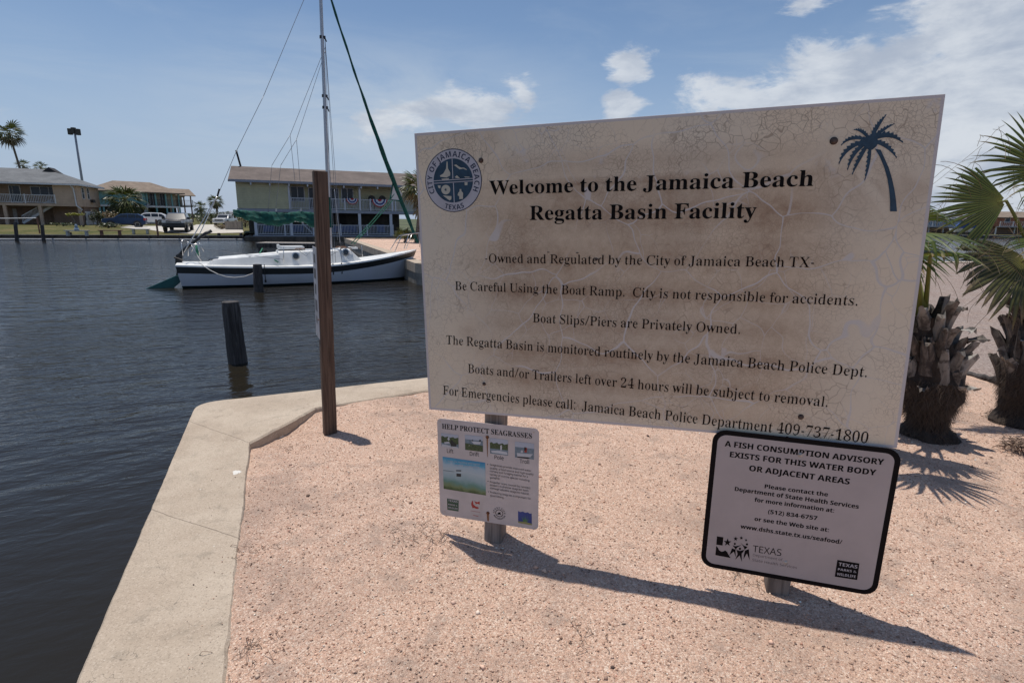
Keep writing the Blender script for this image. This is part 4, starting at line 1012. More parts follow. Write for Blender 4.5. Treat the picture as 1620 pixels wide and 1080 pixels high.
-10,-20,-6,-26,-2,81,144,29,0,14,2,10,2,7,4,5,5,3,7,1,8,-2,8,-2,7,-6,5,-8,4,-11,2,-13,0,-27,0,81,42,33,0,14,1,10,3,8,5,5,7,3,8,1,8,-1,9,-3,7,-5,6,-8,
5,-11,3,-15,0,-31,0,2,67,428,1,40,128,-4,-24,2,-20,6,-18,8,-14,12,-12,14,-9,17,-7,19,-4,22,0,24,1,23,5,21,6,20,10,17,14,15,14,12,18,8,21,6,23,1,36,-5,
34,-12,-16,-41,-28,11,-26,5,-18,-3,-15,-7,-11,-12,-10,-17,-4,-20,-2,-23,2,-23,4,-20,8,-16,12,-12,15,-6,19,-3,30,3,31,10,0,-43,-31,-9,2,68,497,2,18,14,
30,0,0,240,76,0,24,-2,21,-4,20,-8,17,-10,14,-13,12,-16,8,-19,6,-22,1,-24,-4,-37,-11,-31,-20,-24,-26,-16,-32,-10,-38,-4,81,42,22,0,26,3,21,9,14,16,10,
22,2,29,-2,24,-6,19,-9,16,-13,10,-18,6,-20,2,-27,0,2,69,376,1,12,30,0,0,240,138,0,0,-42,-87,0,0,-52,81,0,0,-42,-81,0,0,-62,87,0,0,-42,2,70,369,1,10,
30,0,0,240,138,0,0,-42,-88,0,0,-62,82,0,0,-42,-82,0,0,-94,2,72,514,1,12,30,0,0,240,51,0,0,-94,95,0,0,94,50,0,0,-240,-50,0,0,104,-95,0,0,-104,2,73,261,
1,12,10,0,0,29,30,13,0,156,-30,13,0,29,110,0,0,-29,-30,-13,0,-156,30,-13,0,-29,2,74,222,1,22,5,-70,-17,0,-13,3,0,43,11,-3,13,-1,16,4,5,2,3,4,3,6,4,27,
0,225,51,0,0,-224,-1,-20,-4,-16,-4,-14,-8,-12,-9,-9,-11,-7,-12,-4,-12,-4,2,75,446,1,14,30,0,0,240,51,0,0,-110,9,14,11,14,65,82,56,0,-84,-106,85,-134,
-58,0,-63,101,-21,-15,0,-86,2,76,379,1,6,30,0,0,240,51,0,0,-198,97,0,0,-42,2,77,633,1,22,30,0,0,240,70,0,56,-184,1,0,61,184,68,0,0,-240,-47,0,0,114,1,
26,0,28,2,20,-2,0,-62,-188,-46,0,-58,188,-2,0,2,-20,1,-29,1,-27,0,-112,2,78,546,1,16,30,0,0,240,64,0,104,-180,2,0,-2,34,-1,32,0,114,46,0,0,-240,-65,0,
-104,182,-2,0,2,-35,2,-34,0,-113,2,79,535,2,36,24,134,-4,-25,2,-21,6,-18,8,-16,12,-12,14,-10,18,-7,19,-4,21,-1,24,1,24,4,22,7,20,10,16,12,14,16,12,18,
8,22,6,24,2,24,-2,22,-6,18,-8,16,-12,12,-14,10,-17,6,-19,4,-22,2,-24,-2,-24,-4,-21,-6,-20,-10,-17,-12,-14,-16,-12,-18,-8,-22,-6,134,40,20,2,15,7,11,
12,8,16,5,20,1,23,-1,24,-5,20,-8,16,-11,12,-15,7,-20,2,-20,-2,-15,-7,-11,-12,-8,-16,-6,-20,-1,-24,1,-23,6,-20,8,-16,11,-12,15,-7,2,80,422,2,20,12,30,
0,0,240,77,0,28,-2,23,-7,16,-11,12,-15,8,-19,2,-21,-1,-13,-3,-14,-5,-12,-7,-12,-10,-10,-12,-8,-15,-6,-19,-4,-21,0,-22,0,0,-86,81,127,17,0,13,1,11,2,
10,6,7,6,4,10,1,11,-4,19,-14,12,-22,4,-23,0,2,82,443,2,19,15,30,0,0,240,70,0,30,-2,24,-6,18,-10,14,-14,7,-18,3,-22,-1,-10,-2,-10,-3,-9,-17,-21,-22,
-14,71,-104,-57,0,-57,92,-27,0,0,-92,81,134,17,0,14,0,12,3,10,5,6,6,3,8,1,10,-1,11,-4,8,-6,6,-9,4,-12,3,-16,0,-15,0,2,83,370,1,58,84,-4,-25,2,-23,5,
-20,8,0,47,35,-13,12,-3,12,-2,13,-2,10,2,10,2,6,4,4,5,3,6,1,7,-2,8,-4,8,-8,6,-33,18,-18,8,-19,14,-14,20,-4,9,-1,9,-1,11,2,20,8,17,12,13,16,10,20,6,24,
2,35,-4,35,-13,-16,-40,-30,11,-26,4,-9,-1,-7,-2,-6,-4,-4,-5,-4,-5,0,-8,1,-8,4,-6,6,-6,34,-18,31,-18,8,-6,7,-8,5,-8,4,-9,3,-11,1,-12,-3,-20,-7,-16,-14,
-14,-17,-11,-21,-6,2,84,389,1,8,72,0,0,198,-66,0,0,42,182,0,0,-42,-66,0,0,-198,2,85,508,1,33,126,-4,-30,4,-24,8,-18,13,-14,18,-8,21,-4,26,0,154,51,0,
0,-147,1,-17,4,-14,8,-10,8,-8,12,-4,16,0,14,0,12,5,10,7,6,11,4,13,0,18,0,146,52,0,0,-156,-2,-16,-4,-14,-6,-14,-8,-12,-11,-11,-13,-9,-16,-6,-19,-4,2,
86,437,1,13,82,0,-82,240,52,0,44,-143,4,-13,6,-22,3,-18,3,18,6,22,4,13,45,143,51,0,-82,-240,2,87,649,1,33,61,0,-61,240,50,0,30,-131,5,-19,5,-24,2,-20,
4,20,4,22,4,18,34,134,48,0,36,-134,3,-18,5,-22,2,-20,4,20,4,24,4,19,30,131,50,0,-60,-240,-58,0,-32,126,-3,11,-3,16,-4,17,-2,12,-2,-12,-3,-16,-3,-17,
-3,-11,-32,-126,2,88,448,1,12,0,0,80,124,-75,116,56,0,52,-86,51,86,54,0,-75,-119,81,-121,-58,0,-56,90,-56,-90,2,89,419,1,9,80,0,0,92,-80,148,55,0,50,
-99,50,99,55,0,-80,-146,0,-94,2,97,406,2,41,18,71,-4,-15,2,-14,5,-12,8,-8,11,-6,14,-2,18,2,18,7,15,11,11,16,8,21,5,25,2,32,1,0,8,-1,9,-3,7,-4,6,-6,3,
-6,3,-8,0,-27,-4,-25,-10,-17,34,33,12,38,5,22,-1,19,-6,15,-9,11,-13,7,-16,2,-20,0,-122,-36,0,-9,25,-1,0,-8,-9,-8,-8,-9,-4,-10,-4,-12,-2,90,33,10,1,9,
4,8,5,6,7,3,9,2,11,0,15,-20,-1,-14,-1,-11,-3,-8,-4,-5,-6,-4,-8,0,-8,0,-6,2,-6,4,-4,2,98,425,2,31,25,127,-4,-13,2,-10,2,-9,4,-19,16,-3,0,-9,-20,-38,0,
0,255,50,0,0,-59,0,-20,-2,-16,2,0,6,6,6,7,8,6,9,4,11,3,12,0,20,-2,16,-8,14,-14,11,-18,7,-24,2,-28,-2,-29,-7,-23,-11,-19,-14,-13,-18,-8,113,38,9,1,8,5,
8,8,4,10,4,14,0,16,0,17,-4,13,-5,11,-7,7,-8,5,-10,1,-12,0,-8,-4,-7,-8,-5,-9,-2,-12,-2,-15,0,-6,1,-16,3,-14,4,-10,7,-8,9,-5,2,99,345,1,34,100,-4,-24,3,
-22,7,-16,14,-13,18,-7,23,-3,29,1,22,4,18,6,16,9,12,11,10,12,8,14,6,16,4,17,0,33,-3,24,-9,-14,-38,-22,8,-21,2,-21,-6,-14,-18,-4,-31,2,-17,2,-14,6,-10,
8,-7,10,-5,11,0,28,4,23,11,0,-43,-24,-10,2,100,425,2,33,25,84,-4,-19,4,-17,8,-14,12,-10,19,-6,23,-3,30,3,28,6,24,10,18,15,14,17,8,20,2,12,0,11,-2,9,
-5,8,-5,7,-7,5,-7,2,0,-2,16,-2,20,0,59,50,0,0,-255,-38,0,-10,24,-2,0,-5,-8,-7,-6,-8,-6,-8,-4,-12,-2,102,36,12,2,10,4,7,7,5,9,2,12,2,16,0,5,-1,17,-3,
13,-4,11,-8,8,-10,4,-13,2,-10,-2,-9,-4,-7,-8,-5,-11,-3,-14,-1,-17,1,-16,3,-14,5,-10,7,-8,9,-4,2,101,397,2,37,13,109,-4,-17,2,-16,3,-16,6,-12,8,-12,10,
-9,13,-7,15,-4,17,-1,20,1,20,4,18,6,16,8,13,10,11,12,8,14,6,15,4,17,0,24,-2,20,-7,16,-12,12,-17,8,-20,2,-24,0,-25,-118,0,2,-13,4,-11,6,-9,10,-6,10,-4,
14,-2,32,4,30,10,0,-38,-29,-10,67,112,70,0,-1,11,-3,9,-5,8,-6,6,-9,4,-11,1,-9,-1,-8,-3,-7,-5,-6,-8,-3,-10,2,102,260,1,29,34,0,0,146,-28,0,0,24,28,14,
0,13,1,15,3,12,4,9,6,8,8,6,8,5,11,2,11,2,13,1,27,-3,19,-5,-13,-37,-12,4,-16,2,-6,-2,-5,-2,-4,-3,-5,-16,0,-11,44,0,0,-38,-44,0,0,-146,2,104,441,1,32,
26,0,0,255,50,0,0,-52,0,-25,-2,-18,2,0,7,8,7,7,9,5,9,4,11,2,11,0,18,-1,16,-5,14,-9,10,-13,6,-17,2,-21,0,-120,-50,0,0,107,-4,22,-10,13,-16,4,-14,-1,
-10,-5,-7,-9,-5,-12,-3,-15,-1,-18,0,-86,2,105,205,2,18,4,52,206,-8,1,-6,1,-6,4,-4,4,-3,6,-1,8,1,9,3,7,4,4,20,5,18,-5,5,-4,3,-7,0,-9,0,-8,-3,-6,-5,-4,
26,0,0,184,50,0,0,-184,2,108,205,1,4,26,0,0,255,50,0,0,-255,2,109,660,1,55,26,0,0,184,38,0,7,-24,3,0,6,8,8,7,9,5,9,4,11,2,11,0,12,0,12,-2,10,-4,8,-5,
8,-7,5,-8,5,0,6,8,8,7,8,5,11,4,10,2,11,0,18,-1,16,-5,12,-9,10,-13,5,-17,1,-21,0,-120,-50,0,0,107,-2,22,-10,13,-15,4,-12,-1,-9,-5,-7,-8,-5,-10,-2,-14,
-2,-16,0,-92,-50,0,0,107,-2,22,-10,13,-15,4,-13,-1,-9,-5,-7,-9,-4,-12,-3,-15,-1,-18,0,-86,2,110,441,1,33,26,0,0,184,38,0,7,-24,3,0,6,8,8,7,10,5,10,4,
11,2,11,0,18,-1,16,-5,14,-9,10,-13,6,-17,2,-21,0,-120,-50,0,0,107,-2,12,-2,10,-4,8,-6,5,-7,4,-9,0,-14,-1,-10,-5,-8,-9,-4,-12,-3,-15,-1,-18,0,-86,2,
111,416,2,30,24,104,-4,-17,2,-15,4,-14,6,-12,8,-11,11,-9,13,-6,16,-4,16,-1,20,3,28,8,24,13,18,18,14,21,8,26,2,17,0,15,-4,14,-6,12,-9,11,-11,9,-12,6,
-16,4,-16,0,-20,-2,-28,-8,-24,-14,-18,-17,-14,-22,-8,104,37,12,1,10,5,7,8,5,11,2,14,2,16,-2,16,-2,14,-5,11,-7,7,-10,5,-12,1,-12,-1,-10,-5,-7,-7,-5,
-11,-3,-14,-1,-16,1,-16,3,-14,5,-11,7,-8,10,-5,2,112,425,2,28,22,26,-80,0,264,41,0,7,-24,2,0,20,18,9,5,11,3,12,0,20,-2,16,-8,14,-14,11,-18,7,-24,2,
-28,-3,-28,-7,-24,-10,-19,-15,-13,-17,-8,-19,-4,-13,2,-10,2,-8,4,-20,16,-2,0,2,-26,0,-74,113,38,11,1,8,5,6,8,5,10,3,14,0,16,-4,30,-11,18,-19,6,-12,0,
-8,-4,-7,-8,-5,-9,-2,-12,-2,-15,0,-6,1,-16,3,-14,4,-10,7,-8,9,-5,2,114,305,1,24,26,0,0,184,38,0,8,-32,2,0,6,10,8,8,8,6,10,6,11,4,11,0,10,0,8,0,-4,-48,
-7,2,-8,0,-25,-4,-7,-4,-6,-5,-5,-6,-4,-7,-3,-10,-1,-10,0,-94,2,115,334,1,51,76,-4,-33,3,-27,9,0,40,32,-10,30,-5,8,1,8,1,4,3,4,3,2,3,1,5,-3,9,-10,8,
-27,12,-28,14,-7,6,-6,6,-4,6,-2,8,-2,8,-1,10,3,16,6,12,11,10,15,7,17,5,21,0,32,-2,32,-12,-15,-36,-25,10,-25,4,-13,-2,-6,-4,-3,-6,3,-8,10,-8,25,-10,27,
-14,8,-4,5,-6,5,-7,4,-7,2,-10,0,-10,-2,-16,-6,-15,-12,-11,-15,-8,-19,-6,2,116,291,1,29,89,-4,-29,6,-8,4,-7,6,-6,8,-4,10,-3,13,0,15,0,88,-24,0,0,21,28,
17,14,38,32,0,0,-38,51,0,0,-38,-51,0,0,-88,0,-7,2,-5,4,-4,4,-3,6,-2,6,-1,16,2,15,4,0,-37,-20,-6,2,117,441,1,33,90,-4,-18,2,-16,6,-13,8,-10,14,-6,16,
-2,22,0,120,50,0,0,-108,1,-12,2,-10,4,-8,6,-5,8,-3,9,-2,13,2,11,6,7,8,4,12,4,15,0,18,0,87,50,0,0,-184,-38,0,-6,24,-4,0,-6,-9,-8,-7,-10,-5,-10,-3,-10,
-2,2,118,382,1,11,70,0,-70,184,52,0,36,-105,4,-19,2,-18,2,0,8,37,34,105,53,0,-70,-184,2,119,575,1,37,56,0,-52,184,49,0,21,-82,4,-20,4,-22,2,-18,2,0,1,
12,3,17,2,15,2,10,22,88,56,0,21,-88,3,-16,4,-21,1,-17,1,0,3,16,3,24,5,20,22,82,49,0,-52,-184,-55,0,-14,64,-4,17,-5,25,-6,23,-4,16,-2,0,-3,-16,-5,-23,
-6,-25,-4,-17,-15,-64,2,120,388,1,12,2,0,62,94,-60,90,58,0,35,-59,36,59,57,0,-60,-90,62,-94,-56,0,-39,63,-39,-63,3,38,492,3,51,20,15,94,-4,-22,2,-18,
6,-16,10,-11,13,-7,16,-2,19,2,16,4,14,8,12,10,10,12,10,16,9,-20,26,-6,9,-2,12,-2,11,2,15,6,14,9,10,13,8,14,4,18,2,16,-2,15,-4,11,-8,9,-10,5,-13,2,-15,
-2,-14,-4,-12,-8,-10,-10,-10,-11,-8,-13,-9,65,-63,14,24,9,30,30,0,-13,-40,-6,-12,-7,-10,-8,-10,49,-48,-40,0,-29,28,-11,-8,-11,-8,-14,-6,-13,-6,-16,-2,
94,146,28,22,5,7,3,8,1,9,-1,8,-2,6,-5,6,-6,4,-7,2,-9,2,-9,-2,-8,-2,-6,-4,-5,-6,-3,-6,-1,-8,1,-8,2,-8,4,-7,94,23,14,1,12,2,12,4,25,16,-69,68,-29,-22,
-6,-8,-3,-9,-2,-11,2,-12,4,-10,7,-8,9,-6,12,-4,3,44,180,1,7,14,-44,10,42,6,41,32,0,2,-3,-12,-40,-16,-40,3,45,216,1,4,14,77,0,26,80,0,0,-26,3,46,180,1,
16,44,-4,-14,4,-3,5,-2,6,-1,7,1,8,2,6,3,4,14,4,16,-4,3,-4,2,-6,1,-8,-1,-7,-2,-6,-3,-5,3,65,429,2,8,8,0,0,94,241,27,0,93,-241,-31,0,-29,74,-95,0,-29,
-74,69,101,76,0,-27,73,-3,10,-5,14,-3,12,-5,-21,-6,-15,3,68,490,2,18,14,32,0,0,240,74,0,24,-2,20,-4,19,-8,17,-10,13,-13,11,-16,8,-19,5,-22,1,-24,-3,
-37,-11,-31,-18,-24,-26,-16,-30,-10,-36,-4,63,26,33,0,34,4,28,11,19,19,12,27,3,34,-2,29,-8,24,-13,18,-18,12,-22,8,-27,2,-39,0,3,69,373,1,12,32,0,0,
240,134,0,0,-27,-103,0,0,-75,97,0,0,-26,-97,0,0,-86,103,0,0,-26,3,70,349,1,10,32,0,0,240,134,0,0,-27,-103,0,0,-85,97,0,0,-26,-97,0,0,-102,3,72,498,1,
12,32,0,0,240,31,0,0,-102,123,0,0,102,30,0,0,-240,-30,0,0,112,-123,0,0,-112,3,73,228,1,12,14,0,0,18,28,6,0,192,-28,6,0,18,86,0,0,-18,-28,-6,0,-192,28,
-6,0,-18,3,75,416,1,14,32,0,0,240,31,0,0,-118,21,22,20,23,65,73,35,0,-95,-104,99,-136,-36,0,-84,114,-25,-21,0,-93,3,76,352,1,6,32,0,0,240,31,0,0,-213,
105,0,0,-27,3,80,406,2,20,15,32,0,0,240,64,0,28,-2,24,-6,16,-10,12,-14,8,-18,2,-21,-1,-13,-3,-12,-5,-12,-7,-10,-10,-10,-13,-8,-15,-6,-20,-4,-22,0,-27,
0,0,-94,63,119,24,0,21,1,17,4,13,6,10,10,5,12,2,16,-2,14,-5,12,-8,8,-12,7,-16,3,-18,2,-31,0,3,82,418,2,21,15,32,0,0,240,66,0,28,-2,22,-6,16,-9,12,-13,
8,-18,2,-20,-1,-12,-2,-11,-4,-9,-5,-8,-6,-7,-7,-5,-23,-12,66,-108,-36,0,-58,99,-47,0,0,-99,63,124,35,0,18,2,14,4,12,6,7,9,5,11,1,14,-2,14,-5,12,-8,8,
-10,5,-15,3,-18,2,-34,0,3,83,369,1,56,83,-4,-37,4,-29,8,0,29,30,-10,37,-4,16,1,14,4,10,5,8,8,5,9,1,12,-4,20,-18,14,-34,15,-19,8,-15,9,-12,10,-9,12,-5,
14,-2,18,1,12,3,11,6,9,7,9,9,7,11,6,12,4,13,2,14,1,37,-3,30,-10,-9,-26,-28,9,-30,3,-14,0,-11,-4,-9,-5,-6,-7,-4,-8,-2,-10,6,-20,16,-15,31,-13,36,-18,9,
-6,7,-6,6,-8,4,-10,3,-10,0,-12,-2,-20,-8,-16,-12,-14,-18,-10,-20,-6,3,84,373,1,8,78,0,0,213,-74,0,0,27,179,0,0,-27,-75,0,0,-213,3,87,625,1,26,68,0,
-64,240,32,0,37,-146,7,-30,4,-28,6,29,7,30,43,145,30,0,44,-146,8,-30,6,-28,4,28,8,30,36,146,32,0,-64,-240,-30,0,-47,157,-5,19,-5,18,-2,10,-3,-18,-8,
-30,-46,-156,3,88,394,1,12,2,0,79,125,-75,115,34,0,58,-94,60,94,32,0,-74,-114,80,-126,-35,0,-63,104,-65,-104,3,97,377,2,41,20,72,-4,-15,2,-14,4,-11,8,
-10,10,-5,14,-1,16,2,16,7,14,11,12,17,8,22,5,27,3,30,0,0,11,-1,13,-3,11,-6,7,-7,6,-9,2,-11,1,-27,-4,-24,-9,-8,22,27,10,33,5,20,-1,17,-6,13,-8,8,-11,6,
-15,1,-20,0,-122,-21,0,-6,26,-2,0,-8,-10,-8,-6,-8,-6,-10,-4,-12,-2,79,20,15,2,12,4,11,7,9,10,4,13,2,16,0,16,-26,-1,-20,-2,-16,-3,-11,-6,-7,-7,-4,-9,
-2,-10,1,-10,3,-7,5,-5,7,-4,8,-2,3,98,413,2,33,24,114,-4,-14,2,-11,2,-10,4,-8,6,-7,6,-6,7,-2,0,-6,-23,-22,0,0,255,30,0,0,-62,0,-21,-2,-16,2,0,6,8,7,6,
8,6,10,4,11,2,14,1,20,-3,18,-8,16,-12,11,-18,7,-24,2,-28,-2,-28,-7,-24,-11,-18,-16,-13,-18,-7,110,21,14,2,12,6,10,10,6,13,4,18,2,20,-2,25,-6,19,-10,
14,-14,8,-17,2,-17,-2,-14,-5,-9,-9,-6,-13,-3,-17,-2,-21,0,-1,2,-21,3,-17,6,-13,9,-10,14,-6,3,99,322,1,39,100,-4,-14,2,-14,3,-14,5,-12,8,-9,10,-8,12,
-6,16,-3,17,-2,20,2,21,4,18,6,15,8,13,10,10,12,8,13,5,14,3,16,2,27,-4,20,-6,-9,-25,-19,6,-20,3,-19,-3,-15,-9,-10,-13,-7,-19,-2,-24,1,-20,5,-18,7,-12,
10,-10,13,-6,15,-2,26,3,21,7,0,-26,-20,-7,3,100,413,2,31,25,92,-4,-20,3,-18,8,-16,13,-10,18,-8,24,-2,28,2,28,8,24,11,18,15,13,18,7,20,4,14,-2,11,-2,
10,-4,21,-19,2,0,0,13,-2,14,0,71,30,0,0,-255,-24,0,-4,24,-2,0,-6,-7,-6,-7,-9,-6,-10,-4,-11,-2,97,21,17,2,14,5,9,9,7,12,4,15,1,20,0,6,-1,20,-4,17,-6,
14,-10,10,-14,6,-18,2,-14,-3,-12,-6,-9,-10,-7,-14,-4,-17,-1,-20,1,-20,4,-17,7,-13,9,-10,12,-6,3,101,379,2,40,13,105,-4,-17,2,-14,4,-14,5,-12,8,-10,11,
-8,12,-6,15,-4,17,-2,18,2,20,3,16,5,16,8,12,9,11,11,9,13,6,14,4,15,2,15,-2,13,-3,12,-5,10,-8,8,-10,8,-11,4,-13,4,-14,0,-16,0,-18,-123,0,2,-18,5,-16,8,
-12,12,-9,14,-5,16,-2,31,3,27,9,0,-26,-27,-8,50,108,92,0,-2,14,-4,12,-5,11,-9,8,-10,5,-14,1,-14,-1,-10,-5,-10,-7,-7,-10,-5,-14,3,102,231,1,28,36,0,0,
157,-31,0,0,14,31,10,0,11,2,20,6,17,8,13,12,8,14,5,17,2,19,-2,16,-4,-8,-23,-12,3,-14,1,-10,0,-7,-4,-5,-5,-4,-8,-3,-11,-1,-12,0,-12,46,0,0,-23,-46,0,0,
-157,3,103,413,2,48,25,98,-80,-26,0,-21,4,-19,7,0,27,20,-8,22,-4,25,-2,15,2,12,4,10,8,7,10,5,12,1,14,0,8,0,12,1,10,-2,0,-14,-16,-18,-8,-24,-4,-21,4,
-18,8,-15,13,-11,19,-7,22,-2,28,2,26,7,23,11,19,15,14,18,8,21,4,12,-2,10,-2,10,-4,10,-4,8,-8,7,-8,1,0,4,24,24,0,0,-183,-2,-23,-7,-20,-11,-15,-15,-11,
-21,-6,97,21,17,1,12,6,10,8,8,11,4,16,1,19,0,8,-1,22,-4,18,-8,12,-10,10,-13,4,-17,2,-14,-2,-11,-6,-9,-10,-8,-13,-4,-17,-1,-20,1,-21,4,-17,8,-14,8,-10,
12,-5,3,104,415,1,31,28,0,0,255,30,0,0,-75,-2,-25,2,0,7,9,8,6,9,6,10,4,11,2,11,1,20,-1,17,-6,13,-8,9,-13,5,-17,2,-21,0,-117,-29,0,0,115,-5,24,-13,15,
-22,4,-18,-2,-14,-5,-9,-9,-7,-14,-3,-16,-2,-19,0,-93,3,105,173,2,16,4,44,210,-13,4,-3,4,-1,5,-1,5,1,6,1,6,3,3,13,5,12,-5,2,-3,2,-6,1,-6,-1,-5,-2,-5,
-2,-4,28,0,0,180,30,0,0,-180,3,108,173,1,4,28,0,0,255,30,0,0,-255,3,109,628,1,52,28,0,0,180,24,0,4,-24,2,0,6,8,8,7,9,5,10,4,10,2,11,2,24,-4,19,-10,11,
-17,2,0,7,9,8,8,10,6,11,4,10,2,12,2,18,-2,16,-6,12,-8,8,-13,5,-17,2,-21,0,-117,-29,0,0,116,-4,24,-12,14,-21,4,-16,-1,-13,-5,-8,-8,-6,-12,-4,-15,-2,
-17,0,-100,-29,0,0,116,-4,24,-13,14,-20,4,-16,-2,-12,-5,-10,-9,-6,-13,-3,-16,-1,-19,0,-94,3,110,415,1,30,28,0,0,180,24,0,4,-24,2,0,7,8,8,7,9,5,11,4,
11,2,11,2,20,-2,16,-6,13,-8,9,-13,5,-17,2,-21,0,-117,-29,0,0,115,-5,24,-13,15,-22,4,-18,-2,-14,-5,-9,-9,-7,-13,-3,-16,-2,-19,0,-94,3,111,406,2,30,24,
101,-4,-15,2,-14,4,-14,6,-11,8,-9,10,-9,14,-6,14,-3,18,-2,18,3,28,7,23,13,18,17,13,20,8,24,4,16,-2,14,-4,13,-6,12,-8,9,-10,8,-13,6,-15,4,-17,1,-19,-3,
-27,-7,-23,-13,-19,-16,-13,-21,-8,102,21,16,2,14,7,10,10,7,14,4,16,1,20,-1,20,-4,16,-7,14,-10,10,-14,6,-16,2,-18,-2,-12,-6,-10,-10,-8,-14,-4,-16,-1,
-20,1,-20,4,-16,8,-14,10,-10,13,-7,3,112,413,2,31,26,28,-80,0,260,24,0,4,-24,2,0,6,7,7,7,8,6,10,4,11,2,14,2,21,-3,17,-8,16,-13,11,-18,7,-23,2,-29,-2,
-28,-7,-23,-11,-19,-16,-13,-18,-7,-20,-4,-13,2,-11,2,-10,4,-22,19,-2,0,2,-15,0,-14,0,-74,110,21,10,1,9,3,7,5,7,7,5,8,4,10,6,35,-2,20,-4,16,-6,14,-10,
10,-12,6,-15,2,-17,-1,-12,-5,-10,-9,-6,-12,-4,-15,-2,-20,0,-6,2,-20,3,-17,6,-14,9,-10,14,-6,3,113,413,2,33,25,148,-80,0,76,1,14,1,14,-2,0,-6,-7,-7,-7,
-8,-6,-10,-4,-12,-2,-13,-2,-20,3,-18,8,-15,13,-11,18,-8,24,-2,28,3,28,7,24,11,18,15,13,18,7,20,4,14,-2,12,-2,10,-4,8,-6,7,-7,6,-7,1,0,4,24,24,0,0,
-260,98,21,16,2,14,5,9,8,7,12,4,16,1,20,0,6,-1,20,-4,18,-6,13,-10,10,-14,6,-18,2,-14,-3,-12,-6,-9,-10,-7,-14,-4,-17,-1,-20,1,-19,4,-18,7,-13,9,-10,12,
-6,3,114,277,1,26,28,0,0,180,24,0,4,-33,2,0,6,9,8,9,8,7,10,6,10,4,12,2,12,-1,10,-1,-4,-28,-10,2,-10,0,-8,0,-9,-3,-9,-4,-7,-6,-7,-7,-4,-8,-4,-10,-3,
-10,-1,-12,0,-96,3,115,322,1,50,74,-4,-32,4,-24,8,0,27,26,-10,30,-5,14,2,11,2,8,4,5,5,4,7,1,7,-3,12,-14,11,-27,12,-30,14,-19,16,-4,6,-2,8,-1,10,2,14,
7,12,10,9,14,7,16,4,18,2,32,-4,26,-8,-10,-24,-24,8,-26,3,-10,-1,-10,-2,-7,-2,-5,-5,-4,-5,0,-6,4,-14,14,-10,28,-11,29,-13,19,-16,3,-8,2,-7,1,-9,-2,-16,
-7,-14,-11,-10,-14,-8,-18,-4,3,116,242,1,29,84,-4,-26,6,-8,4,-6,5,-6,7,-4,10,-2,11,-1,13,0,105,-25,0,0,15,25,11,12,39,17,0,0,-42,52,0,0,-23,-52,0,0,
-104,2,-10,2,-8,4,-7,6,-4,7,-2,7,-1,14,1,12,2,0,-22,-14,-4,3,117,415,1,30,92,-4,-20,2,-16,6,-13,8,-9,12,-6,18,-2,20,0,118,30,0,0,-116,5,-24,13,-14,22,
-5,18,2,14,5,10,10,6,13,4,16,2,19,0,94,29,0,0,-180,-24,0,-5,24,-1,0,-7,-8,-8,-8,-9,-5,-11,-3,-10,-2,3,118,341,1,14,68,0,-68,180,32,0,38,-106,6,-16,5,
-18,3,-14,2,0,4,14,5,18,5,16,39,106,31,0,-68,-180,3,119,528,1,29,53,0,-49,180,30,0,25,-96,7,-29,5,-25,1,0,4,14,4,18,4,17,32,101,32,0,32,-101,6,-25,6,
-23,0,0,6,23,7,30,25,96,30,0,-50,-180,-34,0,-32,102,-7,27,-5,21,-1,0,-5,-21,-7,-27,-33,-102,3,121,343,1,29,28,-80,-14,0,-10,2,0,24,8,-2,12,0,9,0,9,4,
6,4,6,7,5,7,5,10,9,24,-73,180,32,0,39,-102,9,-26,6,-24,2,0,6,22,9,28,37,102,32,0,-78,-205,-7,-15,-9,-14,-8,-12,-12,-8,-14,-5,)
GL = {}
_p = 0
while _p < len(_GN):
    _st, _ch, _a, _n = _GN[_p:_p + 4]; _p += 4
    _ls = _GN[_p:_p + _n]; _p += _n
    _cs = []
    for _L in _ls:
        _x = _y = 0; _c = []
        for _i in range(_L):
            _x += _GN[_p]; _y += _GN[_p + 1]; _p += 2
            _c.append((_x / 500, _y / 500))
        _cs.append(_c)
    GL[('SB', 'SR', 'BB', 'RR')[_st] + chr(_ch)] = (_a / 1000, _cs)
TRACK = {'SB': 0.0, 'SR': -.010, 'BB': 0.0, 'RR': 0.0}
SPACE = {'SB': .17, 'SR': .16, 'BB': .18, 'RR': .175}
CAPH = {'SB': .455, 'SR': .455, 'BB': .48, 'RR': .48}


def text_width(st, s):
    return sum(SPACE[st] if c == ' ' else GL[st + c][0] + TRACK[st] for c in s)


def contours_to_mesh(name, conts, m, y=0.0):
    """flat lettering: closed contours (x, z) filled with their holes left open, facing -y"""
    cu = bpy.data.curves.new(name, 'CURVE')
    cu.dimensions = '2D'; cu.fill_mode = 'BOTH'
    for q in conts:
        sp = cu.splines.new('POLY'); sp.points.add(len(q) - 1); sp.use_cyclic_u = True
        fl = []
        for x, z in q: fl += [x, z, 0, 1]
        sp.points.foreach_set('co', fl)
    o = bpy.data.objects.new(name, cu)
    COL.objects.link(o)
    dg = bpy.context.evaluated_depsgraph_get()
    me = bpy.data.meshes.new_from_object(o.evaluated_get(dg))
    bpy.data.objects.remove(o)
    me.transform(Matrix(((1, 0, 0, 0), (0, 0, 1, y), (0, 1, 0, 0), (0, 0, 0, 1))))
    me.flip_normals()
    me.materials.clear(); me.materials.append(m)
    me.name = name
    return me


def text_conts(st, s, x, z, size, sx=1.0, ang=0.0):
    out = []
    X = 0
    ca, sa = cos(ang), sin(ang)
    for c in s:
        if c == ' ':
            X += SPACE[st]; continue
        a, cs = GL[st + c]
        for q in cs:
            out.append([(x + ((px + X) * sx * ca - pz * sa) * size, z + ((px + X) * sx * sa + pz * ca) * size) for px, pz in q])
        X += a + TRACK[st]
    return out


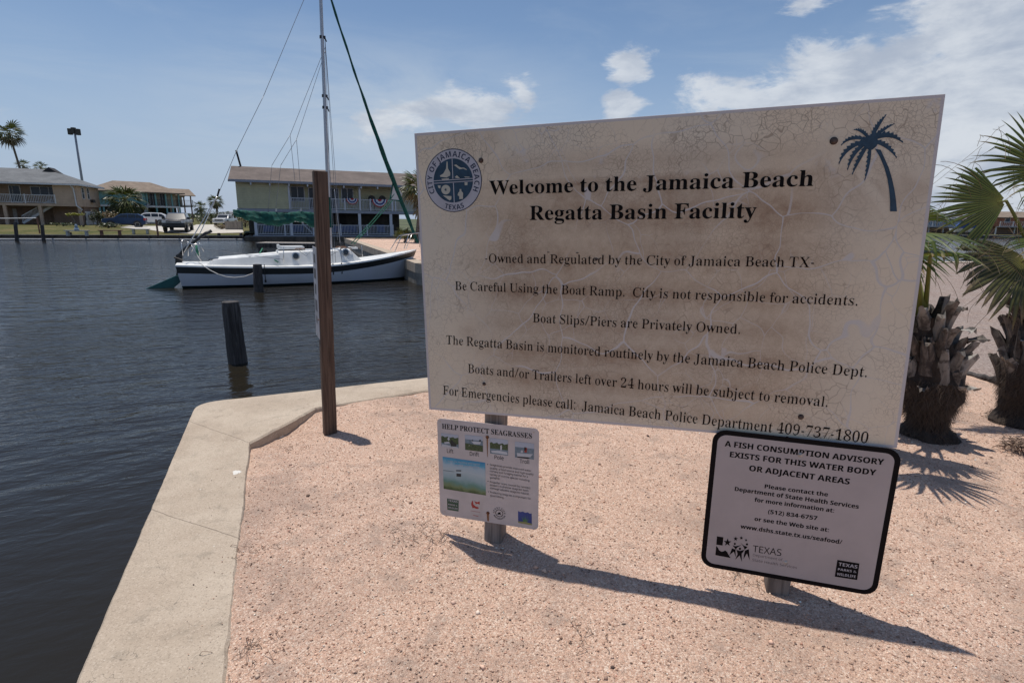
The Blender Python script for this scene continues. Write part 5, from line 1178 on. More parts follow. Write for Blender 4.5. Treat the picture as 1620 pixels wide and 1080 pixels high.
def text_px(parent, fr, st, s, p0, p1, cap_px, m, off=-.0009, name='lettering', bold=0.0):
    """a line of lettering whose baseline runs between two measured points of the sign face"""
    x0, z0 = fr.uv(*p0); x1, z1 = fr.uv(*p1)
    W = sqrt((x1 - x0) ** 2 + (z1 - z0) ** 2)
    ang = atan2(z1 - z0, x1 - x0)
    pm = ((p0[0] + p1[0]) / 2, (p0[1] + p1[1]) / 2)
    h = abs(fr.uv(pm[0], pm[1] - cap_px)[1] - fr.uv(*pm)[1])
    size = h / CAPH[st]
    sx = W / (text_width(st, s) * size)
    me = contours_to_mesh(name, text_conts(st, s, x0, z0, size, sx, ang), m, off)
    if bold:                                  # heavier strokes: the same outlines again, a hair to the side
        bm = bmesh.new(); bm.from_mesh(me)
        m2 = me.copy(); m2.transform(Matrix.Translation((bold * size, -.0001, 0))); bm.from_mesh(m2)
        bm.to_mesh(me); bm.free(); bpy.data.meshes.remove(m2)
    return obj(name, me, parent)


def ring_text(st, s, c, r, a0, a1, size, inward=False):
    """letters set round a circle from angle a0 to a1 (degrees, clockwise positive when reading outside)"""
    total = text_width(st, s)
    out = []
    X = 0
    for ch in s:
        w_ = SPACE[st] if ch == ' ' else GL[st + ch][0] + TRACK[st]
        f = (X + w_ / 2) / total
        a = radians(a0 + (a1 - a0) * f)
        if ch != ' ':
            rot = a - pi / 2 if not inward else a + pi / 2
            cx, cz = c[0] + r * cos(a), c[1] + r * sin(a)
            ca, sa = cos(rot), sin(rot)
            for q in GL[st + ch][1]:
                out.append([(cx + ((px - w_ / 2) * ca - pz * sa) * size, cz + ((px - w_ / 2) * sa + pz * ca) * size) for px, pz in q])
        X += w_
    return out


# ================================================================== the welcome sign
P1 = Vector((-0.085, 2.351, 0)); YAW = radians(-16.29)
DU = Vector((cos(YAW), sin(YAW), 0)); DN = Vector((-DU.y, DU.x, 0))
KP = 1.0184
EYE = Vector((0, 0, CAM_H))
BW, BH, BT = 1.866 * KP, 1.205 * KP, .012
BC = EYE + (P1 + DU * .624 + Vector((0, 0, 1.277)) - DN * .062 - EYE) * KP
BOARD = Frame(BC, YAW, radians(2.0))
SGF = Frame(EYE + (P1 + DU * (-.006) + Vector((0, 0, .3585)) - DN * .052 - EYE) * KP, YAW, radians(.95))


def line_v(px, py): return BOARD.uv(px, py)[1]


m, t, b = material('cracked_board')
tcn = t.node('ShaderNodeTexCoord')
O = tcn.outputs['Object']
sp = t.node('ShaderNodeSeparateXYZ'); t.put(sp.inputs[0], O)
u_, v_ = sp.outputs[0], sp.outputs[2]
wob = t.noise(O, 3.2, 4, .6, out='Color')
warp = t.vmath('ADD', O, t.vmath('MULTIPLY', t.vmath('SUBTRACT', wob, (.5, .5, .5)), (.14, .14, .14)))
big = t.noise(O, 1.9, 6, .6, .4)
base = t.mix(t.sstep(t.noise(O, 1.2, 4, .55, .3), .35, .65), (.79, .655, .475), (.72, .63, .49))
# brown mildew in bands behind the lettering
vr = t.math('ADD', t.math('MULTIPLY', v_, 1 / BH), .5)
stops = [(0.0, .10)]
for ly, amp in ((BOARD.uv(1035, 655)[1], .55), (BOARD.uv(1035, 612)[1], .75), (BOARD.uv(1035, 566)[1], .85), (BOARD.uv(1000, 518)[1], .7), (BOARD.uv(1035, 465)[1], .95), (BOARD.uv(1035, 412)[1], .9), (BOARD.uv(1020, 336)[1], 1.0), (BOARD.uv(1030, 288)[1], 1.0)):
    stops.append((ly / BH + .5, amp))
stops += [(.80, .75), (.87, .45), (1.0, .0)]
full = []
for (pa, va), (pb, vb) in zip(stops, stops[1:]):
    full.append((pa, va))
    full.append(((pa + pb) / 2, min(va, vb) * .68))
full.append(stops[-1])
band = t.ramp(vr, sorted(full))
win = t.math('MULTIPLY', t.sstep(u_, -.90, -.45), t.sstep(t.math('MULTIPLY', u_, -1.0), -.86, -.45))
blotch = t.sstep(big, .30, .62)
fine_ = t.noise(O, 26, 6, .7, .3)
stain = t.math('MULTIPLY', t.math('MULTIPLY', band, win), t.math('MULTIPLY_ADD', blotch, .45, .55))
stain = t.math('MULTIPLY', stain, t.math('MULTIPLY_ADD', fine_, 1.3, .30), clamp=True)
left = t.math('MULTIPLY', t.sstep(u_, -.84, -.74), t.sstep(t.math('MULTIPLY', u_, -1.0), .52, .66))
stain2 = t.math('MULTIPLY', t.math('MULTIPLY', left, t.sstep(big, .42, .66)), .5)
right = t.math('MULTIPLY', t.math('MULTIPLY', t.sstep(u_, .35, .6), t.sstep(v_, .1, .35)), t.sstep(t.noise(O, 2.6, 5, .6, .5), .42, .62))
stain = t.math('MAXIMUM', stain, t.math('MAXIMUM', stain2, t.math('MULTIPLY', right, .55)))
c = t.mix(t.math('MULTIPLY', stain, .95), base, (.34, .215, .13))
# hairline crazing in three sizes, browner where the mildew sits
vA = t.voro(warp, 27, 'DISTANCE_TO_EDGE'); vB = t.voro(t.vmath('ADD', warp, (4, 2, 7)), 62, 'DISTANCE_TO_EDGE'); vC = t.voro(t.vmath('ADD', O, (1, 9, 3)), 120, 'DISTANCE_TO_EDGE')
wA = t.sstep(t.math('MULTIPLY', vA, -1), -.045, -.008)
wB = t.sstep(t.math('MULTIPLY', vB, -1), -.060, -.012)
wC = t.sstep(t.math('MULTIPLY', vC, -1), -.10, -.02)
mA = t.sstep(t.noise(O, 5, 4, .6), .44, .62)
mB = t.sstep(t.noise(t.vmath('ADD', O, (3, 3, 3)), 4, 5, .6), .42, .60)
edge = t.sstep(t.math('ABSOLUTE', v_), .25, .60)
cra = t.math('MAXIMUM', t.math('MULTIPLY', t.math('MULTIPLY', wA, mA), .8), t.math('MULTIPLY', t.math('MULTIPLY', wB, mB), .75))
cra = t.math('MAXIMUM', cra, t.math('MULTIPLY', t.math('MULTIPLY', wC, t.math('ADD', stain, .12)), .45))
c = t.mix(t.math('MULTIPLY', cra, t.math('MULTIPLY_ADD', edge, .22, .48)), c, (.165, .105, .070))
# a few wide pale cracks with ragged ends
w2_ = t.vmath('ADD', O, t.vmath('MULTIPLY', t.vmath('SUBTRACT', t.noise(O, 1.7, 3, .5, out='Color'), (.5, .5, .5)), (.42, .42, .42)))
vD = t.voro(w2_, 3.3, 'DISTANCE_TO_EDGE', rnd=.9)
wD = t.sstep(t.math('MULTIPLY', vD, -1), -.0095, -.004)
mD = t.sstep(t.noise(O, 2.3, 3, .5), .36, .50)
vE = t.voro(t.vmath('ADD', w2_, (2, 5, 1)), 7.5, 'DISTANCE_TO_EDGE')
wE = t.math('MULTIPLY', t.sstep(t.math('MULTIPLY', vE, -1), -.011, -.004), t.sstep(t.noise(t.vmath('ADD', O, (8, 1, 1)), 2.8, 3, .5), .48, .60))
pale = t.math('MAXIMUM', t.math('MULTIPLY', wD, mD), t.math('MULTIPLY', wE, .75))
c = t.mix(t.math('MULTIPLY', pale, .80), c, (.60, .56, .53))
flake = t.math('MULTIPLY', t.sstep(t.noise(O, 9, 5, .65), .60, .70), t.sstep(v_, .25, .5))
c = t.mix(t.math('MULTIPLY', flake, .5), c, (.58, .56, .58))
rim = t.math('MAXIMUM', t.sstep(t.math('ABSOLUTE', u_), BW / 2 - .013, BW / 2 - .009), t.sstep(t.math('ABSOLUTE', v_), BH / 2 - .013, BH / 2 - .009))
c = t.mix(t.math('MULTIPLY', rim, .85), c, (.56, .52, .52))
t.put(b.inputs['Base Color'], c)
b.inputs['Roughness'].default_value = .62
b.inputs['Specular IOR Level'].default_value = .35
hgt = t.math('SUBTRACT', t.math('MULTIPLY', fine_, .25), t.math('ADD', t.math('MULTIPLY', pale, .5), t.math('MULTIPLY', cra, .3)))
t.put(b.inputs['Normal'], t.bump(hgt, .35, .002))

# worn black lettering: flaked where the pale cracks cross it
m, t, b = material('black_print')
tcn = t.node('ShaderNodeTexCoord'); O = tcn.outputs['Object']
nzz = t.noise(O, 60, 4, .65)
c = t.mix(t.math('MULTIPLY', t.sstep(nzz, .58, .72), .38), (.006, .005, .005), (.07, .05, .04))
t.put(b.inputs['Base Color'], c)
b.inputs['Roughness'].default_value = .7
b.inputs['Specular IOR Level'].default_value = .1
plain('brown_print', (.016, .009, .007), .7, var=.4, scale=50, spec=.08)
plain('teal_print', (.022, .052, .085), .5, var=.25, scale=30, spec=.4)
plain('seal_white', (.46, .44, .46), .6, var=.08, scale=20, dirt=((.30, .26, .22), .4))
plain('seal_dark', (.018, .028, .06), .6, var=.1)
plain('cream_print', (.50, .47, .38), .6, var=.1)

# weathered wood for the posts
def wood(name, c0, c1, scale=1.0, knots=True, bump=.6):
    m, t, b = material(name)
    tcn = t.node('ShaderNodeTexCoord'); O = tcn.outputs['Object']
    g = t.noise(t.vmath('MULTIPLY', O, (55 * scale, 55 * scale, 2.2 * scale)), 1.0, 6, .62, .8)
    g2 = t.noise(t.vmath('MULTIPLY', O, (9, 9, 1.2)), 1.0, 4, .6, .5)
    c = t.mix(t.sstep(g, .30, .70), c0, c1)
    c = t.mix(t.math('MULTIPLY', t.sstep(g2, .45, .7), .55), c, tuple(x * .55 for x in c0))
    cr = t.noise(t.vmath('MULTIPLY', O, (120, 120, 1.6)), 1.0, 3, .5, .3)
    crk = t.sstep(cr, .63, .70)
    c = t.mix(t.math('MULTIPLY', crk, .75), c, tuple(x * .22 for x in c0))
    t.put(b.inputs['Base Color'], c)
    b.inputs['Roughness'].default_value = .82
    b.inputs['Specular IOR Level'].default_value = .25
    hh = t.math('SUBTRACT', g, t.math('MULTIPLY', crk, 1.2))
    t.put(b.inputs['Normal'], t.bump(hh, bump, .004))
    return m


wood('post_brown', (.080, .052, .039), (.165, .112, .082))
wood('post_grey', (.16, .13, .11), (.32, .27, .235))
wood('piling_wood', (.035, .029, .028), (.125, .112, .105), .6, bump=1.0)
plain('rust', (.17, .06, .022), .9, var=.4, scale=40, bump=.3, bscale=200)
plain('dark_bolt', (.085, .06, .05), .6, metal=.6, var=.4, scale=60)
plain('zinc', (.42, .40, .38), .5, metal=.7, var=.3, scale=50)


def bolt(parent, x, z, r, m, washer=True, y=0.0, name='bolt', h=.006):
    mb = MB()
    if washer:
        mb.lathe([(r * 1.25, 0), (r * 1.25, .0015), (r * 1.1, .002)], 16, M=Matrix.Translation((x, y, z)) @ Matrix.Rotation(pi / 2, 4, 'X'))
    mb.lathe([(r, .002), (r * .96, h * .6), (r * .6, h), (r * .1, h * 1.06)], 12, M=Matrix.Translation((x, y, z)) @ Matrix.Rotation(pi / 2, 4, 'X'))
    return mb.build(name, m, parent, smooth='auto')


def post4(name, parent, x, y, z0, z1, w, m, M=None, ragged=.004, chamfer=.006):
    mb = MB()
    n = 14
    rows = []
    for k in range(n + 1):
        f = k / n
        z = z0 + (z1 - z0) * f
        jx = (random.random() - .5) * ragged; jy = (random.random() - .5) * ragged
        for (sx, sy, cx, cy) in ((-1, -1, 0, 1), (-1, -1, 1, 0), (1, -1, -1, 0), (1, -1, 0, 1), (1, 1, 0, -1), (1, 1, -1, 0), (-1, 1, 1, 0), (-1, 1, 0, -1)):
            mb.v.append((x + sx * w / 2 + cx * chamfer + jx, y + sy * w / 2 + cy * chamfer + jy, z + (random.random() - .5) * (.004 if k == n else 0)))
    for k in range(n):
        for i in range(8):
            a = k * 8 + i; c_ = k * 8 + (i + 1) % 8
            mb.f.append((a, c_, c_ + 8, a + 8)); mb.mi.append(0)
    mb.f.append(tuple(n * 8 + i for i in range(8))); mb.mi.append(0)
    return mb.build(name, m, parent, smooth=False)


Mroot = Matrix.Translation((BC.x + DN.x * .022, BC.y + DN.y * .022, 0)) @ Matrix.Rotation(YAW, 4, 'Z')
sign = thing('welcome_sign', 'large cracked cream welcome board with black lettering on two wooden posts', 'sign', matrix=Mroot)
SI = Mroot.inverted()


def in_sign(o):
    """parent an object made in world axes to the sign"""
    mw = o.matrix_world.copy() if False else Matrix(o.matrix_local)
    o.parent = sign
    o.matrix_local = SI @ mw


def holder(fr):
    return SI @ fr.M


mb = MB()
mb.box(-BW / 2, BW / 2, 0, BT, -BH / 2, BH / 2)
board = mb.build('sign_board', MAT['cracked_board'], sign, bevel=.0015)
board.matrix_local = holder(BOARD)

LINES = [
    ('SB', 'Welcome to the Jamaica Beach', (774.9, 307.9), (1287.5, 294.3), 23.5, 'black_print'),
    ('SB', 'Regatta Basin Facility', (837.2, 348.2), (1196, 345.0), 23.5, 'black_print'),
    ('SR', '-Owned and Regulated by the City of Jamaica Beach TX-', (766.5, 415.3), (1288.5, 423), 15.0, 'brown_print'),
    ('SR', 'Be Careful Using the Boat Ramp.  City is not responsible for accidents.', (719.5, 458.5), (1358, 483.6), 15.0, 'brown_print'),
    ('SR', 'Boat Slips/Piers are Privately Owned.', (842.2, 509.5), (1172, 528.3), 14.8, 'brown_print'),
    ('SR', 'The Regatta Basin is monitored routinely by the Jamaica Beach Police Dept.', (705.5, 543.9), (1372.5, 596.5), 15.3, 'brown_print'),
    ('SR', 'Boats and/or Trailers left over 24 hours will be subject to removal.', (739.7, 589.3), (1310.5, 643.6), 15.2, 'brown_print'),
    ('SR', 'For Emergencies please call:  Jamaica Beach Police Department 409-737-1800', (700.4, 623.5), (1373, 701.0), 15.6, 'brown_print')]
for st, s, p0, p1, cap, mm in LINES:
    text_px(board, BOARD, st, s, p0, p1, cap, MAT[mm])

# round seal at the upper left
cu_, cv_ = BOARD.uv(717, 286)
def flat(parent, name, conts, mm, off):
    return obj(name, contours_to_mesh(name, conts, MAT[mm], off), parent)
def circ(c, r, n=56, a0=0, a1=360):
    return [(c[0] + r * cos(radians(a0 + (a1 - a0) * k / n)), c[1] + r * sin(radians(a0 + (a1 - a0) * k / n))) for k in range(n)]
R0 = .1265 * KP
SZ = lambda x, z: (cu_ + (x - 405) / 8.64 / 86.3 * .2475, cv_ - (z - 568) / 8.64 / 101.3 * .2535)   # seal drawing units
seal = flat(board, 'seal', [circ((cu_, cv_), R0)], 'seal_dark', -.0007)
flat(seal, 'seal_ring', [circ((cu_, cv_), R0 * .972)], 'seal_white', -.0011)
flat(seal, 'seal_disc', [circ((cu_, cv_ ), R0 * .695)], 'teal_print', -.0015)
flat(seal, 'seal_lettering', ring_text('BB', 'CITY OF JAMAICA BEACH', (cu_, cv_), R0 * .745, 209, -28, .047), 'seal_dark', -.0015)
flat(seal, 'seal_lettering', ring_text('BB', 'TEXAS', (cu_, cv_), R0 * .925, 247, 294, .043, inward=True), 'seal_dark', -.0015)
q = R0 * .695
bars = [[(cu_ - q, cv_ + .004), (cu_ + q, cv_ + .007), (cu_ + q, cv_ + .004), (cu_ - q, cv_ + .001)], [(cu_ - q, cv_ - .006), (cu_ + q, cv_ - .003), (cu_ + q, cv_ - .006), (cu_ - q, cv_ - .009)],
        [(cu_ - .002, cv_ + .008), (cu_ - .002, cv_ + q), (cu_ + .0012, cv_ + q), (cu_ + .0012, cv_ + .008)], [(cu_ - .0005, cv_ - q), (cu_ - .0005, cv_ - .0095), (cu_ + .003, cv_ - .0085), (cu_ + .003, cv_ - q)]]
flat(seal, 'seal_cross', bars, 'seal_white', -.0018)
pic = [[SZ(*p) for p in poly] for poly in (
    [(328, 295), (340, 300), (342, 395), (372, 455), (368, 495), (318, 520), (232, 505), (228, 488), (275, 462), (316, 395)],
    [(245, 535), (355, 530), (340, 553), (262, 556)],
    [(420, 355), (455, 345), (490, 375), (520, 392), (560, 395), (590, 415), (598, 432), (550, 408), (500, 415), (470, 390), (440, 362)],
    [(430, 520), (460, 495), (500, 540), (450, 532)], [(560, 520), (630, 525), (628, 535), (570, 532)],
    [(190, 625), (232, 628), (222, 670), (200, 660)],
    [(300 + 62 * cos(radians(a)), 690 + 68 * sin(radians(a))) for a in range(0, 360, 18)],
    [(255, 770), (330, 780), (375, 785), (370, 830), (345, 845), (310, 815)],
    [(490, 690), (512, 690), (514, 720), (535, 745), (530, 830), (480, 832), (482, 790), (458, 775), (470, 740), (488, 722)],
    [(560, 598), (600, 598), (598, 640), (562, 640)])]
flat(seal, 'seal_picture', pic, 'cream_print', -.0018)
star5 = lambda c, r, rot=0, k=.4: [(c[0] + (r if i % 2 == 0 else r * k) * cos(radians(90 + rot + 36 * i)), c[1] + (r if i % 2 == 0 else r * k) * sin(radians(90 + rot + 36 * i))) for i in range(10)]
flat(seal, 'seal_star', [star5(SZ(298, 690), .008, 10)], 'teal_print', -.0021)

# palm tree emblem, upper right
PZ = lambda x, y: BOARD.uv(1300 + x / 5.686, 160 + y / 5.686)
def frond_poly(c, ctrl, tip, w, n=9):
    c, k, tp = Vector(c), Vector(ctrl), Vector(tip)
    up, dn = [], []
    for i in range(n + 1):
        f = i / n
        p = c * (1 - f) ** 2 + k * 2 * f * (1 - f) + tp * f * f
        d = ((k - c) * 2 * (1 - f) + (tp - k) * 2 * f).normalized()
        nn = Vector((-d.y, d.x))
        ww = w * (sin(pi * min(1, f * .92 + .12)) ** .7) * (1 - f * .25)
        up.append(p + nn * ww * .45)
        if i < n:
            q_ = p + d * ((tp - c).length / n * .55)
            dn.append(p - nn * ww * .55)
            dn.append(q_ - nn * ww * 1.0 + d * ww * .35)
        else:
            up[-1] = p; dn.append(p)
    return [tuple(p) for p in up] + [tuple(p) for p in dn[::-1]]
def flipped(c, ctrl, tip, w):
    poly = frond_poly((c[0], -c[1]), (ctrl[0], -ctrl[1]), (tip[0], -tip[1]), w)
    return [(x, -z) for x, z in poly]
cc = (435, 360)
palm_polys = []
for ctrl, tip, w, fl in (((490, 230), (585, 120), 34, 0), ((540, 255), (658, 205), 28, 0), ((600, 250), (735, 382), 46, 0), ((590, 370), (675, 520), 40, 0),
                         ((440, 540), (385, 722), 30, 1), ((340, 500), (273, 668), 34, 1), ((270, 440), (232, 628), 34, 1), ((210, 385), (154, 575), 36, 1), ((260, 290), (172, 405), 30, 1), ((370, 250), (285, 262), 30, 1)):
    poly = frond_poly(cc, ctrl, tip, w) if not fl else flipped(cc, ctrl, tip, w)
    palm_polys.append([PZ(*p) for p in poly])
emblem = obj('palm_emblem', contours_to_mesh('palm_emblem', palm_polys[:1], MAT['teal_print'], -.0008), board)
for k_, poly in enumerate(palm_polys[1:]):
    flat(emblem, 'emblem_frond', [poly], 'teal_print', -.0009 - .00004 * k_)
crown_ = [PZ(435 + 62 * cos(a) * (1 + .1 * sin(5 * a)), 375 + 66 * sin(a)) for a in [2 * pi * k / 24 for k in range(24)]]
flat(emblem, 'emblem_crown', [crown_], 'teal_print', -.0014)
trunk_ = [(478, 430), (520, 500), (562, 600), (590, 700), (606, 800), (614, 900), (613, 993), (676, 993), (668, 900), (654, 800), (632, 700), (602, 600), (562, 510), (530, 440)]
flat(emblem, 'emblem_trunk', [[PZ(*p) for p in trunk_]], 'teal_print', -.00145)

# bolts through the board
for px, py, r in ((761, 254, .0085), (1319, 223, .0105), (766, 607, .0065), (1267, 659, .0085)):
    x, z = BOARD.uv(px, py)
    bolt(board, x, z, r, MAT['dark_bolt'], h=.009)
    mbx = MB()
# chips of lifted print
for px, py, w_, h_ in ((945, 410, .014, .006), (914, 400, .008, .003), (868, 399, .007, .003)):
    x, z = BOARD.uv(px, py)
    flat(board, 'paint_chip', [[(x - w_, z), (x - w_ * .3, z + h_), (x + w_ * .2, z + h_ * .4), (x + w_, z + h_ * .1), (x + w_ * .2, z - h_ * .5), (x - w_ * .2, z - h_)]], 'dark_bolt', -.0022)

for px_, py_, nm in ((778, 850, 0), (1231, 935, 1)):
    g = SI @ Vector(ground(px_, py_))
    post4('sign_post', sign, g.x + .003, .050, -.3, 1.62 if nm == 0 else 1.68, .088, MAT['post_grey'])

# ================================================================== the small signs
plain('aluminium_white', (.54, .49, .47), .42, var=.06, scale=9, dirt=((.33, .29, .25), .35))
plain('advisory_white', (.42, .37, .36), .45, var=.05, scale=6, dirt=((.27, .24, .23), .3))
plain('sign_black', (.005, .004, .005), .6, var=.2, spec=.12)
plain('photo_sky', (.42, .46, .52), .5, var=.06)
plain('photo_trees', (.055, .085, .035), .5, var=.5, scale=150)
plain('photo_water', (.16, .22, .26), .5, var=.2, scale=80)
plain('photo_boat', (.52, .54, .56), .5, var=.1)
plain('photo_dark', (.02, .025, .03), .5, var=.2)
plain('print_green', (.03, .085, .05), .5, var=.15)
plain('print_red', (.36, .035, .025), .5, var=.1)
plain('print_blue', (.03, .06, .24), .5, var=.1)
plain('print_grass', (.10, .28, .05), .5, var=.2)
plain('print_sand', (.30, .30, .12), .5, var=.2)
m, t, b = material('photo_underwater')
tcn = t.node('ShaderNodeTexCoord'); O = tcn.outputs['Object']
sp = t.node('ShaderNodeSeparateXYZ'); t.put(sp.inputs[0], O)
uz0, uz1 = SGF.uv(733, 779)[1], SGF.uv(733, 727)[1]
hz = t.math('ADD', t.math('MULTIPLY', t.math('ADD', sp.outputs[2], t.math('MULTIPLY', sp.outputs[0], .06)), 1 / (uz1 - uz0)), -uz0 / (uz1 - uz0))      # roughly 0 at the foot and 1 at the head of the print
hz = t.math('ADD', hz, t.math('MULTIPLY', t.math('SUBTRACT', t.noise(O, 18, 4, .6, .4), .5), .28))
c = t.ramp(hz, [(0.0, (.05, .09, .03)), (.10, (.16, .22, .10)), (.22, (.12, .26, .22)), (.36, (.28, .40, .42)), (.6, (.42, .50, .52)), (.74, (.36, .48, .54)), (.86, (.08, .34, .50)), (1.0, (.02, .22, .42))])
t.put(b.inputs['Base Color'], c)
b.inputs['Roughness'].default_value = .45

def rounded(w, h, r, n=6, dx=0, dz=0):
    out = []
    for sx, sz, a0 in ((1, 1, 0), (-1, 1, 90), (-1, -1, 180), (1, -1, 270)):
        for k in range(n + 1):
            a = radians(a0 + 90 * k / n)
            out.append((dx + sx * (w / 2 - r) + r * cos(a), dz + sz * (h / 2 - r) + r * sin(a)))
    return out

# --- seagrass notice
sg = thing('seagrass_notice', 'small white notice about protecting seagrass, with photos, hung under the welcome board', 'sign', matrix=SGF.M)
mb = MB(); mb.prism(rounded(.487 * KP, .492 * KP, .022), 0, .0022)
plate = mb.build('plate', MAT['aluminium_white'], sg, smooth=False, recalc=True)
text_px(sg, SGF, 'SB', 'HELP PROTECT SEAGRASSES', (699.2, 677.5), (842, 693.5), 7.9, MAT['black_print'])
Q3 = lambda x, y: (680 + x / 9, 650 + y / 9)       # upper zoom
Q4 = lambda x, y: (690 + x / 8.306, 720 + y / 8.306)
for s, a, c_ in (('Lift', Q3(240, 590), Q3(338, 600)), ('Drift', Q3(565, 632), Q3(703, 645)), ('Pole', Q3(915, 680), Q3(1056, 697)), ('Troll', Q3(1280, 738), Q3(1420, 752))):
    text_px(sg, SGF, 'RR', s, a, c_, 6.2, MAT['black_print'])
def quadpx(fr, pts): return [fr.uv(*p) for p in pts]
def photo(corners, horizon, treetop, boat):
    c_ = quadpx(SGF, corners)                     # tl tr br bl
    x0, x1 = (c_[0][0] + c_[3][0]) / 2, (c_[1][0] + c_[2][0]) / 2
    zt, zb = (c_[0][1] + c_[1][1]) / 2, (c_[2][1] + c_[3][1]) / 2
    W, H = x1 - x0, zt - zb
    f = flat(sg, 'photo_print', [[(x0 - .001, zb - .001), (x1 + .001, zb - .001), (x1 + .001, zt + .001), (x0 - .001, zt + .001)]], 'seal_white', -.0005)
    R_ = lambda a, c2, d, e: [(x0 + W * a, zb + H * c2), (x0 + W * d, zb + H * c2), (x0 + W * d, zb + H * e), (x0 + W * a, zb + H * e)]
    flat(f, 'photo_sky', [R_(0, horizon, 1, 1)], 'photo_sky', -.0008)
    flat(f, 'photo_water', [R_(0, 0, 1, horizon)], 'photo_water', -.0008)
    if treetop:
        top = [(x0 + W * k / 10, zb + H * (treetop + .05 * sin(k * 2.1))) for k in range(11)]
        flat(f, 'photo_treeline', [[(x0, zb + H * horizon)] + top + [(x1, zb + H * horizon)]], 'photo_trees', -.0010)
    for poly, mm in boat:
        flat(f, 'photo_figure', [[(x0 + W * a, zb + H * c2) for a, c2 in poly]], mm, -.0012)
photo([Q3(162, 318), Q3(410, 340), Q3(408, 528), Q3(168, 505)], .30, .78, [([(.05, .2), (.5, .15), (.95, .1), (1, .0), (.0, .0)], 'photo_boat'), ([(.15, .35), (.45, .45), (.5, .3), (.2, .25)], 'photo_boat'), ([(.55, .05), (.52, .5), (.62, .62), (.72, .45), (.9, .3), (.85, .12), (.66, .1)], 'photo_dark'), ([(.36, .6), (.42, .82), (.5, .65), (.44, .5)], 'photo_boat')])
photo([Q3(500, 338), Q3(755, 362), Q3(758, 580), Q3(505, 548)], .72, 0, [([(0, 0), (1, 0), (1, .4), (0, .45)], 'photo_trees'), ([(.35, .62), (.9, .66), (.85, .48), (.5, .45)], 'photo_boat'), ([(.38, .62), (.42, .78), (.46, .64)], 'photo_dark'), ([(.78, .66), (.82, .8), (.9, .78), (.88, .64)], 'photo_dark'), ([(.15, .3), (.28, .38), (.25, .28)], 'cream_print')])
photo([Q3(855, 385), Q3(1113, 412), Q3(1113, 632), Q3(858, 600)], .34, .72, [([(.05, .2), (.5, .26), (.95, .22), (.98, .05), (.1, .08)], 'photo_boat'), ([(.57, .3), (.58, .58), (.64, .66), (.68, .5), (.66, .3)], 'photo_boat')])
photo([Q3(1212, 432), Q3(1483, 465), Q3(1483, 690), Q3(1215, 655)], .68, 0, [([(.1, .3), (.95, .34), (.8, .12), (.12, .08)], 'photo_boat'), ([(.1, .08), (.8, .12), (.7, .0), (.15, .0)], 'photo_dark'), ([(.5, .4), (.5, .68), (.64, .7), (.62, .38)], 'print_red'), ([(.48, .5), (.49, .72), (.6, .72), (.6, .55)], 'photo_dark'), ([(.3, .35), (.32, .5), (.42, .5), (.42, .35)], 'photo_boat')])
big_ = flat(sg, 'underwater_print', [quadpx(SGF, (Q4(85, 15), Q4(645, 95), Q4(655, 525), Q4(100, 437)))], 'photo_underwater', -.0006)
text_px(big_, SGF, 'RR', 'Know the meaning and impact', Q4(150, 80), Q4(575, 128), 2.6, MAT['seal_white'], -.0012)
text_px(big_, SGF, 'RR', 'and impact', Q4(250, 132), Q4(570, 168), 2.4, MAT['seal_white'], -.0012)
flat(big_, 'print_skiff', [quadpx(SGF, (Q4(262, 192), Q4(330, 192), Q4(330, 208), Q4(262, 205))), quadpx(SGF, (Q4(95, 192), Q4(238, 210), Q4(238, 214), Q4(95, 197))), quadpx(SGF, (Q4(268, 235), Q4(330, 240), Q4(328, 280), Q4(268, 275)))], 'photo_dark', -.0012)
body = ['Seagrasses provide improved water', 'quality, a food source and high-quality', 'nursery and foraging habitat for a', 'variety of marine species including', 'gamefish.',
        'Propeller scars caused by careless', 'boaters in shallow seagrass beds', 'damage valuable seagrass habitat.', 'Protecting seagrass is important for', 'good fishing.']
ends = [((705, 130), (1250, 215)), ((705, 175), (1280, 262)), ((705, 215), (1208, 292)), ((705, 257), (1228, 342)), ((705, 300), (845, 320)),
        ((705, 358), (1240, 440)), ((708, 398), (1215, 476)), ((708, 438), (1228, 520)), ((708, 492), (1245, 580)), ((710, 535), (895, 566))]
for s, (a, c_) in zip(body, ends):
    text_px(sg, SGF, 'RR', s, Q4(*a), Q4(*c_), 3.0, MAT['black_print'])
for a in ((677, 117), (682, 338), (687, 476)):
    x, z = SGF.uv(*Q4(*a)); flat(sg, 'bullet', [circ((x, z), .0022, 10)], 'black_print', -.0008)
lg = flat(sg, 'green_logo', [quadpx(SGF, (Q4(143, 562), Q4(297, 590), Q4(295, 735), Q4(148, 712)))], 'print_green', -.0006)
for s, a, c_, h_ in (('TEXAS', (158, 600), (284, 622), 3.2), ('PARKS &', (158, 648), (282, 668), 2.2), ('WILDLIFE', (158, 690), (284, 712), 2.6)):
    text_px(lg, SGF, 'BB', s, Q4(*a), Q4(*c_), h_, MAT['seal_white'], -.0011)
flat(sg, 'red_fish_logo', [quadpx(SGF, [Q4(*p) for p in ((476, 592), (484, 600), (488, 640), (520, 668), (556, 680), (560, 698), (530, 700), (495, 686), (480, 694), (474, 676), (462, 650), (464, 618))]),
                          quadpx(SGF, [Q4(*p) for p in ((500, 598), (540, 614), (572, 602), (572, 645), (545, 632), (520, 640), (515, 620))])], 'print_red', -.0006)
flat(sg, 'red_caption', [quadpx(SGF, [Q4(*p) for p in ((455, 722), (580, 745), (580, 749), (455, 726))]), quadpx(SGF, [Q4(*p) for p in ((488, 780), (556, 796), (556, 802), (488, 787))])], 'print_red', -.0006)
cc_ = SGF.uv(*Q4(830, 758))
